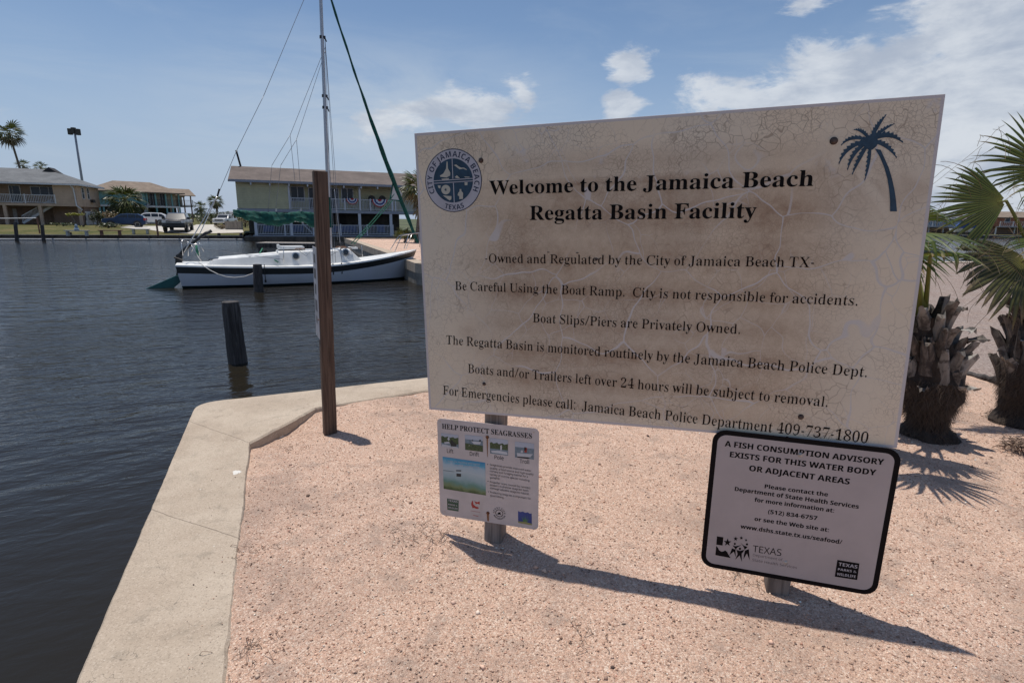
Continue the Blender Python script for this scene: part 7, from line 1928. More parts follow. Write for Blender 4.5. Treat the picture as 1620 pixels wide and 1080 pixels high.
# finger pier behind the boat
fp = thing('finger_pier', 'small weathered timber finger pier behind the sailboat cockpit', 'pier', matrix=Matrix.Translation(at(405, 384, 24)) @ Matrix.Rotation(radians(4), 4, 'Z'))
wood('dock_grey', (.22, .19, .17), (.42, .38, .34), .5)
for k in range(18):
    mb = MB(); mb.box(k * .15, k * .15 + .14, 0, 1.1, -.04, 0); mb.build('plank', MAT['dock_grey'], fp)
mb = MB(); mb.box(0, 2.7, .02, .08, -.22, -.045); mb.box(0, 2.7, 1.02, 1.08, -.22, -.045); mb.build('stringer', MAT['piling_wood'], fp)
for x in (.1, 2.5):
    mb = MB(); mb.tube([(x, .15, -1.6), (x, .15, -.045)], .09, 10); mb.build('leg', MAT['piling_wood'], fp)

# ================================================================== the far bank on the left
B0, B1 = ground(0, 379, WATER_Z), ground(385, 379.5, WATER_Z)
BD = (B1 - B0).normalized(); BNRM = Vector((-BD.y, BD.x, 0))
m, t, b = material('lawn')
g = t.node('ShaderNodeNewGeometry'); P = g.outputs['Position']
c = t.mix(t.sstep(t.noise(P, .35, 6, .65, .5), .35, .65), (.060, .075, .022), (.15, .125, .055))
c = t.mix(t.math('MULTIPLY', t.sstep(t.noise(P, 2.2, 5, .7), .5, .7), .5), c, (.19, .16, .085))
t.put(b.inputs['Base Color'], c); b.inputs['Roughness'].default_value = .95; b.inputs['Specular IOR Level'].default_value = .1
t.put(b.inputs['Normal'], t.bump(t.noise(P, 9, 4, .7), .8, .08))
plain('drive_concrete', (.50, .46, .40), .9, var=.14, scale=.6, bump=.2, bscale=10)
plain('bulkhead_wood', (.085, .066, .050), .9, var=.45, scale=2.0, bump=.6, bscale=9, stretch=(1, 1, .3))
plain('white_pipe', (.62, .62, .62), .6, var=.1)


def far_z(t_): return -.30 + .30 * min(1, t_ / 6.0) + .10 * min(1, max(0, t_ - 6) / 12)


ts = [0, 1, 2, 3.5, 5, 6, 9, 13, 18, 30, 60, 120, 300, 900, 2500]
ss = [-1500, -300, -80, -30, -15, -5, 0, 6, 12, 18.6]
mb = MB()
# lawn strip in front, then the whole hinterland up to the horizon
for i in range(len(ss) - 1):
    for j in range(len(ts) - 1):
        q = []
        for a, c_ in ((ss[i], ts[j]), (ss[i + 1], ts[j]), (ss[i + 1], ts[j + 1]), (ss[i], ts[j + 1])):
            p = B0 + BD * a + BNRM * c_; q.append((p.x, p.y, far_z(c_)))
        mb.add(q, [(0, 1, 2, 3)])
mb.build('far_lawn', MAT['lawn'], kind='structure')
plain('marsh_ground', (.075, .085, .035), .95, var=.4, scale=.05)
mb = MB()
pE = B0 + BD * 18.6
mb.add([(pE.x, pE.y, .0), (-8.5, 58, -.25), (9, 60, -.1), (32, 62, -.1), (42, 125, .1), (400, 135, .1), (2500, 2600, .1), (-900, 2600, .1), (pE.x - .334 * 2500, pE.y + .94 * 2500, .1)],
       [tuple(range(9))])
mh = mb.build('far_ground', MAT['marsh_ground'], kind='structure')
bm = bmesh.new(); bm.from_mesh(mh.data); bmesh.ops.triangulate(bm, faces=bm.faces); bm.to_mesh(mh.data); bm.free()

# bulkhead of the far lawn with a floating white pipe at its foot
bk = thing('timber_bulkhead', 'long dark timber bulkhead along the far lawn with a pale pipe at its foot', 'bulkhead', matrix=Frame(B0 + Vector((0, 0, -WATER_Z)) * 0, atan2(BD.y, BD.x)).M)
L_ = 18.7
mb = MB(); mb.box(-40, L_, 0, .12, -.6, .37); mb.build('wall', MAT['bulkhead_wood'], bk)
mb = MB(); mb.box(-40, L_, -.06, .22, .37, .43); mb.build('cap_board', MAT['dock_grey'], bk)
mb = MB(); mb.tube([(-40, -.10, .05), (L_, -.10, .05)], .05, 8); mb.build('pipe', MAT['white_pipe'], bk)
for k in range(24):
    mb = MB(); x = L_ - .6 - k * 2.4; mb.tube([(x, -.06, -.6), (x, -.06, .36)], .075, 8); mb.build('wale_post', MAT['bulkhead_wood'], bk)
for px in (110, 346, 381):
    g_ = Frame(B0, atan2(BD.y, BD.x)).uv(px, 371)
    mb = MB(); mb.lathe([(.16, 0), (.13, .12), (.16, .2), (.05, .22)], 10, c=(g_[0], .12, .43)); mb.build('mooring_bollard', MAT['bulkhead_wood'], bk, smooth='auto')

# concrete drive and boat ramp between the lawns
mb = MB()
dl = [ground(297, 371.5, -.29), ground(386, 371, -.29), ground(383, 364, -.02), ground(352, 357.5, .1), ground(345, 355.5, .1), ground(311, 355.5, .1), ground(303, 358.5, .09), ground(205, 357.5, .10), ground(190, 360, .09), ground(262, 365.5, .02), ground(300, 366.5, .0)]
mb.add([(p.x, p.y, far_z((p - B0).dot(BNRM)) + .012) for p in dl], [tuple(range(len(dl)))])
dr = mb.build('driveway', MAT['drive_concrete'], kind='structure')
bm = bmesh.new(); bm.from_mesh(dr.data); bmesh.ops.triangulate(bm, faces=bm.faces)
bmesh.ops.subdivide_edges(bm, edges=bm.edges, cuts=6, use_grid_fill=True)
for v in bm.verts:
    v.co.z = far_z((v.co - B0).dot(BNRM)) + .03
bm.to_mesh(dr.data); bm.free()

# ---------------------------------------------------------------- house materials
def siding(name, col, pitch=.2, dark=.55):
    m, t, b = material(name)
    tcn = t.node('ShaderNodeTexCoord'); O = tcn.outputs['Object']
    sp = t.node('ShaderNodeSeparateXYZ'); t.put(sp.inputs[0], O)
    fr_ = t.math('FRACT', t.math('MULTIPLY', sp.outputs[2], 1 / pitch))
    lap = t.sstep(fr_, .0, .10)
    n = t.noise(O, 1.2, 5, .6)
    c = t.mix(t.sstep(n, .3, .7), tuple(x * .88 for x in col), tuple(min(1, x * 1.08) for x in col))
    c = t.mix(t.math('MULTIPLY', t.math('SUBTRACT', 1.0, lap), 1.0), c, tuple(x * dark for x in col))
    t.put(b.inputs['Base Color'], c); b.inputs['Roughness'].default_value = .75; b.inputs['Specular IOR Level'].default_value = .2
    t.put(b.inputs['Normal'], t.bump(fr_, .5, .03))
    return m


def shingle(name, col):
    m, t, b = material(name)
    tcn = t.node('ShaderNodeTexCoord'); O = tcn.outputs['Object']
    n = t.noise(O, .8, 5, .65); n2_ = t.voro(t.vmath('MULTIPLY', O, (3.2, 7, 7)), 1.0, out='Color')
    sp = t.node('ShaderNodeSeparateColor'); t.put(sp.inputs[0], n2_)
    c = t.mix(t.sstep(n, .3, .7), tuple(x * .82 for x in col), tuple(x * 1.15 for x in col))
    c = t.mix(t.math('MULTIPLY', sp.outputs[0], .35), c, tuple(x * .6 for x in col))
    t.put(b.inputs['Base Color'], c); b.inputs['Roughness'].default_value = .9; b.inputs['Specular IOR Level'].default_value = .15
    t.put(b.inputs['Normal'], t.bump(sp.outputs[0], .4, .02))
    return m


siding('siding_yellow', (.56, .52, .33)); siding('siding_tan', (.50, .37, .28)); siding('siding_cocoa', (.33, .23, .17)); siding('siding_teal', (.17, .34, .36)); siding('siding_cream', (.50, .45, .36))
siding('siding_brown', (.25, .17, .13)); siding('siding_blue', (.20, .27, .36)); siding('siding_brick', (.33, .14, .09)); siding('siding_grey', (.30, .31, .33))
shingle('roof_brown', (.165, .135, .12)); shingle('roof_grey', (.17, .175, .18)); shingle('roof_tan', (.24, .19, .15)); shingle('roof_red', (.28, .12, .08))
plain('trim_white', (.60, .60, .62), .6, var=.06); plain('trim_grey', (.30, .31, .34), .6, var=.08)
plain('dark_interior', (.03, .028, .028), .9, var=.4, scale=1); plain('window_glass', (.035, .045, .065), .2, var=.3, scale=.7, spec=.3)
plain('door_white', (.62, .60, .58), .6, var=.06); plain('curtain', (.30, .28, .28), .8, var=.2)
plain('bunting_red', (.42, .03, .035), .8); plain('bunting_white', (.62, .62, .64), .8); plain('bunting_blue', (.02, .04, .20), .8)
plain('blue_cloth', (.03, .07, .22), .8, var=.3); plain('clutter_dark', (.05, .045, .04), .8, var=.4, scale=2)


def railing(parent, p, q, z0, z1, step=.14, m='trim_white', post_every=2.4, r=.035):
    """top rail, bottom rail, one joined set of balusters and separate posts between two points (x, y)"""
    p, q = Vector(p), Vector(q)
    L = (q - p).length; n = max(1, int(L / step))
    a3 = lambda f, z: (p.x + (q.x - p.x) * f, p.y + (q.y - p.y) * f, z)
    mb = MB(); mb.beam(a3(0, z1), a3(1, z1), .09, .06); top = mb.build('top_rail', MAT[m], parent)
    mb = MB(); mb.beam(a3(0, z0 + .12), a3(1, z0 + .12), .06, .05); mb.build('bottom_rail', MAT[m], parent)
    mb = MB()
    for k in range(1, n):
        mb.beam(a3(k / n, z0 + .12), a3(k / n, z1), r)
    mb.build('balusters', MAT[m], parent)
    k = max(1, round(L / post_every))
    for i in range(k + 1):
        mb = MB(); mb.beam(a3(i / k, z0), a3(i / k, z1 + .10), .12); mb.build('rail_post', MAT[m], parent)


def window(parent, x0, x1, z0, z1, y, mull=1, m='trim_white', cross=False, facing='y', trim=.07):
    mb = MB()
    def bx_(a, b_, c, d, ya, yb):
        if facing == 'y': mb.box(a, b_, ya, yb, c, d)
        else: mb.box(ya, yb, a, b_, c, d)
    s = -1 if facing in ('y', '-x') else 1
    if facing == 'y': f0, f1, g0, g1 = y - .05, y + .02, y - .015, y + .01
    else: f0, f1, g0, g1 = (y - .02, y + .05, y - .01, y + .015) if facing == 'x' else (y - .05, y + .02, y - .015, y + .01)
    bx_(x0 - trim, x1 + trim, z1, z1 + trim, f0, f1); bx_(x0 - trim, x1 + trim, z0 - trim, z0, f0, f1)
    bx_(x0 - trim, x0, z0, z1, f0, f1); bx_(x1, x1 + trim, z0, z1, f0, f1)
    for k in range(1, mull + 1):
        xm = x0 + (x1 - x0) * k / (mull + 1); bx_(xm - .03, xm + .03, z0, z1, f0, f1)
    if cross: bx_(x0, x1, (z0 + z1) / 2 - .025, (z0 + z1) / 2 + .025, f0 + .005, f1)
    w_ = mb.build('window', MAT[m], parent)
    mb = MB()
    if facing == 'y': mb.box(x0, x1, g0, g1, z0, z1)
    else: mb.box(g0, g1, x0, x1, z0, z1)
    mb.build('pane', MAT['window_glass'], w_)
    return w_


def gable_roof(parent, x0, x1, y0, y1, ze, zr, m, over=.5, th=.14, name='roof', axis='x', ridge_frac=.5):
    """ridge along local x"""
    mb = MB(); ym = y0 + (y1 - y0) * ridge_frac
    for ya, yb, s in ((y0 - over, ym, 1), (y1 + over, ym, -1)):
        k = (zr - ze) / abs(ym - (y0 if s == 1 else y1))
        zlow = ze - k * over
        vs = [(x0 - over, ya, zlow), (x1 + over, ya, zlow), (x1 + over, yb, zr), (x0 - over, yb, zr)]
        vs += [(x, y, z - th) for x, y, z in vs]
        mb.add(vs, [(0, 1, 2, 3), (7, 6, 5, 4), (0, 4, 5, 1), (1, 5, 6, 2), (3, 7, 4, 0)])
    return mb.build(name, MAT[m], parent, recalc=True)


def hip_roof(parent, x0, x1, y0, y1, ze, zr, m, over=.6, name='roof', th=.16, rx=None):
    mb = MB(); w = (y1 - y0) / 2
    ym = (y0 + y1) / 2
    r0, r1 = (x0 + w, x1 - w) if rx is None else rx
    a = [(x0 - over, y0 - over, ze), (x1 + over, y0 - over, ze), (x1 + over, y1 + over, ze), (x0 - over, y1 + over, ze), (r0, ym, zr), (r1, ym, zr)]
    b_ = [(x, y, z - th) for x, y, z in a[:4]]
    mb.add(a + b_, [(0, 1, 5, 4), (1, 2, 5), (2, 3, 4, 5), (3, 0, 4), (0, 6, 7, 1), (1, 7, 8, 2), (2, 8, 9, 3), (3, 9, 6, 0), (9, 8, 7, 6)])
    return mb.build(name, MAT[m], parent)


# ---------------------------------------------------------------- yellow house with two decks (x along the front, y away)
A_ = at(377, 340, 50); Bq = at(655, 345, 56)
A_.z = Bq.z = 0
YF = Frame(A_, atan2(Bq.y - A_.y, Bq.x - A_.x))
LY = (Bq - A_).length + .6
yh = thing('house', 'long pale yellow two storey house with white balconies hung with bunting above the water', 'house', matrix=YF.M)
zf = YF.uv(376, 329.5)[1]; ze = 4.75; zd = -.20; DY = 8.5
ux = lambda px, py=320, off=0: YF.uv(px, py, off)[0]
xw = ux(457, 310)                         # end of the closed part
mb = MB(); mb.box(0, xw, 0, DY, zf + .02, ze); mb.build('wall', MAT['siding_yellow'], yh)
mb = MB(); mb.box(xw + .002, LY, 1.7, DY, zf + .02, ze - .01); mb.build('wall', MAT['siding_yellow'], yh)
mb = MB(); mb.box(-.05, LY, -.06, DY, zf - .28, zf); mb.build('floor_beam', MAT['trim_grey'], yh)
gable_roof(yh, 0, LY, 0, DY, ze + .12, YF.uv(375, 262, DY / 2)[1] - .05, 'roof_brown', over=.55)
mb = MB(); mb.box(-.5, LY + .5, -.56, -.53, ze - .20, ze + .02); mb.build('fascia', MAT['trim_grey'], yh)
mb = MB(); mb.add([(0, .01, ze), (0, DY - .01, ze), (0, DY / 2, 6.1), (.12, .01, ze), (.12, DY - .01, ze), (.12, DY / 2, 6.1)], [(0, 2, 1), (3, 4, 5)]); mb.build('gable_wall', MAT['siding_yellow'], yh)
for px in (397, 427, 457, 486, 543, 570, 596, 643):
    x = ux(px, 290); mb = MB(); mb.box(x - .06, x + .06, -.50, -.02, ze - .42, ze - .16); mb.build('bracket', MAT['trim_white'], yh)
# upper porch
railing(yh, (xw + .1, -.02), (LY, -.02), zf, zf + 1.05, post_every=2.5)
for px in (457.5, 569, 620):
    x = ux(px, 310); mb = MB(); mb.box(x - .08, x + .08, -.08, .08, zf, ze - .02); mb.build('porch_post', MAT['trim_white'], yh)
for pa, pb, za, zb in ((461, 481, 313, 295), (489, 499, 329, 296), (523, 535, 329, 297), (541, 558, 314, 298)):
    x0_, x1_ = ux(pa, 310, 1.7), ux(pb, 310, 1.7)
    if za > 320: 
        window(yh, x0_, x1_, zf + .06, zf + 2.1, 1.69, 0, 'trim_white')
    else: window(yh, x0_, x1_, zf + .85, zf + 2.15, 1.69, 1, 'trim_white')
# deck chairs on the upper porch seen as dark round backs
for k_, px in enumerate((588, 605)):
    x = ux(px, 312, .6)
    ch = thing('deck_chair', 'dark round backed chair on the upper porch, ' + ('left' if k_ == 0 else 'right') + ' of the two', 'chair', loc=YF.M @ Vector((x, .7, zf)), rz=atan2(Bq.y - A_.y, Bq.x - A_.x), group='dark chairs on the upper porch')
    mb = MB(); mb.disc((0, 1.18), .36, 18, 0.0); mb.disc((0, 1.18), .36, 18, .05)
    n_ = 18
    for q_ in range(n_): mb.f.append((q_, (q_ + 1) % n_, n_ + (q_ + 1) % n_, n_ + q_)); mb.mi.append(0)
    mb.build('backrest', MAT['clutter_dark'], ch, recalc=True)
    mb = MB(); mb.box(-.3, .3, -.5, 0, .42, .48); mb.build('seat', MAT['clutter_dark'], ch)
    for sx in (-.26, .26):
        for sy in (-.46, -.04):
            mb = MB(); mb.box(sx - .02, sx + .02, sy - .02, sy + .02, 0, .42); mb.build('leg', MAT['clutter_dark'], ch)
# bunting fans on the upper railing
for k_, (px, wpx) in enumerate(((557, 9.5), (600.5, 12))):
    xc, zc = YF.uv(px, 314 if k_ == 0 else 315.5, -.12)
    R_ = abs(YF.uv(px + wpx, 315, -.12)[0] - xc)
    bt = thing('bunting', ('smaller' if k_ == 0 else 'larger') + ' half round red white and blue bunting on the balcony rail', 'bunting', matrix=YF.M @ Matrix.Translation((xc, -.14, zc)), group='patriotic bunting on the yellow house')
    for r0, r1, mm in ((0, .28, 'bunting_red'), (.28, .52, 'bunting_white'), (.52, .72, 'bunting_blue'), (.72, .88, 'bunting_white'), (.88, 1.02, 'bunting_red')):
        mb = MB(); n_ = 18
        for i in range(n_ + 1):
            a = pi + pi * i / n_
            for r in (r0, r1):
                mb.v.append((R_ * r * cos(a), -.03 - .03 * sin(i * 2.2) * r, R_ * r * sin(a)))
        for i in range(n_): mb.f.append((2 * i, 2 * i + 1, 2 * i + 3, 2 * i + 2)); mb.mi.append(0)
        mb.build('stripe', MAT[mm], bt)
# lower deck
yd_x0, yd_x1 = ux(404, 365), ux(622, 365)
mb = MB(); mb.box(yd_x0 - .2, yd_x1 + .1, -.04, 3.4, zd - .12, zd); mb.build('deck', MAT['trim_grey'], yh)
for px in (403.5, 460, 500, 569, 618.5):
    x = ux(px, 345); mb = MB(); mb.box(x - .13, x + .13, -.02, .24, zd, zf - .28); mb.build('porch_post', MAT['trim_white'], yh)
railing(yh, (yd_x0, .1), (yd_x1, .1), zd, zd + .98, post_every=2.5)
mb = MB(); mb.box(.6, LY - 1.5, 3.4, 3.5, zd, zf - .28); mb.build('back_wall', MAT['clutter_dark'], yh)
mb = MB(); mb.box(xw + 4.5, xw + 5.4, 3.3, 3.39, zd, zd + 2.0); mb.build('door', MAT['dark_interior'], yh)
for k_, (px, w_, h_, mm) in enumerate(((425, 1.0, .6, 'blue_cloth'), (445, .8, .7, 'clutter_dark'), (470, 1.3, .65, 'blue_cloth'), (535, 1.5, .6, 'blue_cloth'), (556, 1.1, .7, 'blue_cloth'), (585, 1.6, .62, 'clutter_dark'), (603, .8, .8, 'blue_cloth'))):
    x = ux(px, 365, 1.5)
    c0_ = thing('patio_seat', ('blue' if mm == 'blue_cloth' else 'dark') + ' covered patio seat, ' + 'first second third fourth fifth sixth seventh'.split()[k_] + ' from the left behind the lower deck railing', 'seat', matrix=YF.M @ Matrix.Translation((x, 1.6, zd)), group='patio seats under the yellow house')
    mb = MB(); mb.box(-w_ / 2, w_ / 2, -.3, .3, .28, .42); mb.build('seat', MAT[mm], c0_, bevel=.03)
    mb = MB(); mb.box(-w_ / 2, w_ / 2, .22, .32, .42, h_ + .25); mb.build('backrest', MAT[mm], c0_, bevel=.03)
    mb = MB(); mb.box(-w_ / 2, -w_ / 2 + .08, -.3, .2, 0, .28); mb.box(w_ / 2 - .08, w_ / 2, -.3, .2, 0, .28); mb.build('legs', MAT['clutter_dark'], c0_)
# stair between the decks
stairs = MB(); x0_, x1_ = ux(488, 365, .8), ux(480, 360, .8)
a = (ux(478, 355, .9), .9, zd + 1.15); c_ = (ux(494, 370, .9), .9, zd + .2)
stairs.beam(a, c_, .08, .12); stairs.beam((a[0], a[1], a[2] + .5), (c_[0], c_[1], c_[2] + .5), .05, .05); stairs.build('stair_rail', MAT['trim_white'], yh)
# bulkhead under the house
mb = MB(); mb.box(ux(386, 375), LY + 4, -.20, -.08, WATER_Z - .4, zd - .13); mb.build('foundation_bulkhead', MAT['bulkhead_wood'], yh)
mb = MB(); mb.add([(ux(386, 375), -.08, zd - .16), (LY + 4, -.08, zd - .16), (LY + 4, 12, zd - .16), (ux(386, 375), 12, zd - .16)], [(0, 1, 2, 3)]); mb.build('yard_slab', MAT['drive_concrete'], yh)
ch_ = MB(); x, z = YF.uv(375, 250, DY / 2); ch_.tube([(x + .3, DY / 2, 6.0), (x - .02, DY / 2, YF.uv(374, 238, DY / 2)[1])], .09, 8); ch_.build('vent_pipe', MAT['clutter_dark'], yh)

# ---------------------------------------------------------------- tan house on stilts, far left
TA = at(126, 340, 70); TB = at(161, 340, 78); TA.z = TB.z = 0
dv = (TB - TA).normalized(); yaw_t = atan2(dv.y, dv.x) - pi / 2
TF = Frame(TA, yaw_t)
th_ = thing('house', 'tan stilt house with grey shingle roof and a long white balcony at the far left', 'house', matrix=TF.M)
LW = (TB - TA).length
Zt = TF.uv(126, 292)[1]; Zf = TF.uv(126, 323)[1]; Zg = .08
FX = TF.uv(-60, 320)[0]
mb = MB(); mb.box(FX, -2.4, 2.2, LW, Zf, Zt - .1); mb.build('wall', MAT['siding_cocoa'], th_)
mb = MB(); mb.box(-2.398, 0, 0, LW, Zf, Zt - .1); mb.build('wall', MAT['siding_tan'], th_)
mb = MB(); mb.box(FX, 0, -.02, LW, Zf - .3, Zf - .002); mb.build('floor_beam', MAT['siding_tan'], th_)
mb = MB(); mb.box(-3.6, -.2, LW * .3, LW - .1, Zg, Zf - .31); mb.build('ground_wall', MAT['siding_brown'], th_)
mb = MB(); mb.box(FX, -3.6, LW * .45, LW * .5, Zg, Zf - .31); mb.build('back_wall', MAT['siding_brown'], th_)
railing(th_, (FX, 0.03), (-2.3, 0.03), Zf, TF.uv(100, 309.5)[1], step=.17, post_every=3)
hip_roof(th_, FX - 6, 0, 0, LW, Zt + .05, TF.uv(76, 268, LW / 2)[1], 'roof_grey', rx=(FX, TF.uv(78, 266, LW / 2)[0]))
mb = MB(); gx, gz_ = TF.uv(78, 274, LW / 2 - 1.0)
mb.add([(gx - 1.2, LW / 2 - 1.0, gz_ - .2), (gx + 1.2, LW / 2 - 1.0, gz_ - .2), (gx, LW / 2 - 1.0, gz_ + .75), (gx, LW / 2 + 1, gz_ + .75), (gx + 1.2, LW / 2 + 1, gz_ - .2)], [(0, 1, 2), (1, 4, 3, 2)]); mb.build('roof_vent', MAT['dark_interior'], th_)
mb = MB(); mb.box(FX, .6, -.64, -.60, Zt - .16, Zt + .03); mb.box(.6, .64, -.6, LW + .6, Zt - .16, Zt + .03); mb.build('gutter', MAT['trim_white'], th_)
for px, w0_, w1_ in ((50, 313, 296), (70, 309, 297)):
    pass
window(th_, TF.uv(51, 310, 2.2)[0], TF.uv(92, 310, 2.2)[0], TF.uv(70, 308, 2.2)[1], TF.uv(70, 296, 2.2)[1], 2.19, 2)
for pa, pb in ((17, 21), (22, 33)):
    window(th_, TF.uv(pa, 310, 2.2)[0], TF.uv(pb, 310, 2.2)[0], Zf + .1, Zf + 2.15, 2.19, 0, 'door_white')
for px in (131.5, 139.5):
    # sash windows on the end wall
    d = ray(px, 310); q0 = TF.I.to_3x3() @ d; o0 = TF.I @ Vector((0, 0, CAM_H)); tt = -o0.x / q0.x; yy = (o0 + q0 * tt).y
    window(th_, yy - .35, yy + .35, Zf + .75, Zf + 2.15, .01, 0, 'trim_white', cross=True, facing='x')
for ya, yb in ((LW * .30, LW * .56), (LW * .60, LW * .86)):
    mb = MB(); mb.box(-.19, -.12, ya, yb, Zg, Zf - .9); mb.build('garage_door', MAT['door_white'], th_)
mb = MB(); mb.box(.0, .35, LW * .55, LW * .65, Zf + .3, Zf + .7); mb.build('air_conditioner', MAT['clutter_dark'], th_)
for px in (64, 8, 126):
    x = TF.uv(px, 335)[0]; mb = MB(); mb.box(x - .16, x + .16, 0, .32, Zg, Zf - .3); mb.build('stilt', MAT['siding_tan'], th_)
mb = MB(); x, z = TF.uv(112, 300); mb.tube([(x, -.3, Zt), (x + .3, -.1, Zt - .5), (x + .35, -.05, Zf - .2), (x + .9, -.1, Zf - .7), (x + .5, -.1, Zf - 1.2)], .08, 8); mb.build('downpipe', MAT['trim_white'], th_, smooth=True)
# stair under the balcony
sx0, sx1 = TF.uv(36, 350, 1.5)[0], TF.uv(84, 325, 1.5)[0]
mb = MB(); mb.beam((sx0, 1.5, Zg + .2), (sx1, 1.5, Zf - .2), .08, .28); mb.beam((sx0, 1.5, Zg + 1.1), (sx1, 1.5, Zf + .6), .07, .09)
for k in range(26):
    f = k / 25; mb.beam((sx0 + (sx1 - sx0) * f, 1.5, Zg + .2 + (Zf - .4 - Zg) * f), (sx0 + (sx1 - sx0) * f, 1.5, Zg + 1.1 + (Zf - .5 - Zg) * f), .04)
mb.build('stair', MAT['trim_white'], th_)
mb = MB(); mb.box(TF.uv(22, 345, 3)[0], TF.uv(28, 345, 3)[0], 3, 3.1, Zg, Zg + 2); mb.build('ground_door', MAT['curtain'], th_)

# ---------------------------------------------------------------- teal house
def corner_house(name_label, pxl, pxr, Dl, Dr, depth, **k):
    a = at(pxl, 340, Dl); c = at(pxr, 340, Dr); a.z = c.z = 0
    fr = Frame(a, atan2(c.y - a.y, c.x - a.x))
    return fr, (c - a).length, thing('house', name_label, 'house', matrix=fr.M)


EF, LE, eh = corner_house('teal stilt house with brown hip roof behind the parked cars', 158, 287, 84, 92, 10)
ez = EF.uv(200, 303)[1]; ef = EF.uv(255, 326)[1]
x1_ = EF.uv(234, 315)[0]
mb = MB(); mb.box(0, x1_, 0, 9, ef, ez); mb.build('wall', MAT['siding_teal'], eh)
mb = MB(); mb.box(x1_ + .002, LE, 2.2, 9, ef, ez); mb.build('wall', MAT['siding_cream'], eh)
mb = MB(); mb.box(0, LE, -.03, 9, ef - .25, ef - .002); mb.build('floor_beam', MAT['trim_white'], eh)
hip_roof(eh, 0, LE, 0, 9, ez + .05, EF.uv(205, 287, 4.5)[1], 'roof_tan', over=.7, rx=(EF.uv(178, 287, 4.5)[0], EF.uv(237, 289, 4.5)[0]))
railing(eh, (x1_ + .1, .05), (LE, .05), ef, ef + 1.0, m='clutter_dark', post_every=2.6)
for px in (160, 166, 234, 249.5, 265.5, 275, 286):
    x = EF.uv(px, 340)[0]; mb = MB(); mb.box(x - .11, x + .11, 0, .22, .1, ez if px > 230 else ef - .25); mb.build('stilt', MAT['siding_teal'], eh)
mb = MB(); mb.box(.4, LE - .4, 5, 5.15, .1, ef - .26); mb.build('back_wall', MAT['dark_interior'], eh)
window(eh, EF.uv(218, 312)[0], EF.uv(224, 312)[0], EF.uv(221, 317)[1], EF.uv(221, 308)[1], -.005, 0)
for pa, pb in ((237, 246), (253, 260)):
    window(eh, EF.uv(pa, 312, 2.2)[0], EF.uv(pb, 312, 2.2)[0], ef + .1, ef + 2.1, 2.19, 1)
mb = MB(); mb.beam((EF.uv(219, 326, -.4)[0], -.4, .2), (x1_ - .1, -.4, ef + .3), .1, .35); mb.build('stair', MAT['trim_grey'], eh)
VF, LV, vh = corner_house('pale stilt house with wraparound dark balcony beyond the teal house', 258, 307, 118, 122, 8)
vz = VF.uv(290, 308)[1]; vf = VF.uv(290, 325)[1]
mb = MB(); mb.box(.6, LV - 1.6, 2, 9, vf, vz); mb.build('wall', MAT['siding_cream'], vh)
mb = MB(); mb.box(0, LV, 0, 9, vf - .3, vf - .002); mb.build('floor_beam', MAT['clutter_dark'], vh)
gable_roof(vh, 0, LV, 0, 9, vz, VF.uv(290, 299, 4.5)[1], 'roof_tan', over=.6)
railing(vh, (0, 0), (LV, 0), vf, vf + 1.1, m='clutter_dark', step=.25, post_every=3)
for k in range(5):
    x = .3 + (LV - .6) * k / 4; mb = MB(); mb.box(x - .12, x + .12, 0, .2, .05, vz); mb.build('stilt', MAT['siding_brown'], vh)
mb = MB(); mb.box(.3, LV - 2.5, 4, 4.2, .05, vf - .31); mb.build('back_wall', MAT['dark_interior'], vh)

# ---------------------------------------------------------------- vehicles
plain('paint_blue', (.008, .030, .085), .4, var=.05, coat=.15, spec=.3); plain('paint_white', (.62, .62, .62), .3, var=.04, coat=.5); plain('paint_dark', (.022, .02, .022), .3, var=.1, coat=.5)
plain('car_glass', (.015, .018, .022), .08, var=.1, coat=.3); plain('tyre_rubber', (.02, .02, .02), .8); plain('rim_metal', (.70, .70, .71), .5); plain('chrome', (.6, .6, .6), .2, metal=.9)
plain('lamp_red', (.35, .015, .015), .3); plain('lamp_clear', (.6, .6, .6), .15)


def loft_body(prof, halfw, zpinch, m, name, parent, bevel=.05):
    """side outline (x, z) given a width that narrows with height"""
    mb = MB(); n = len(prof)
    for hand in (-1, 1):
        for x, z in prof:
            mb.v.append((x, hand * halfw(x, z), z))
    mb.f.append(tuple(range(n))); mb.f.append(tuple(range(2 * n - 1, n - 1, -1)))
    for i in range(n):
        mb.f.append(((i + 1) % n, i, i + n, (i + 1) % n + n))
    mb.mi = [0] * len(mb.f)
    return mb.build(name, MAT[m], parent, recalc=True, bevel=bevel, smooth='auto')


def wheel(parent, x, y, r=.36, w=.24):
    s = 1 if y > 0 else -1
    M = Matrix.Translation((x, y, r)) @ Matrix.Rotation(pi / 2 * -s, 4, 'X')
    mb = MB(); mb.lathe([(r * .62, w * .5), (r * .9, w * .5), (r, w * .3), (r, -w * .3), (r * .9, -w * .5), (r * .5, -w * .5)], 24, M=M)
    t_ = mb.build('tyre', MAT['tyre_rubber'], parent, smooth='auto')
    mb = MB(); mb.lathe([(r * .74, w * .42), (r * .72, w * .53), (r * .50, w * .36), (r * .16, w * .44), (.01, w * .46)], 16, M=M)
    mb.build('rim', MAT['rim_metal'], t_, smooth='auto')


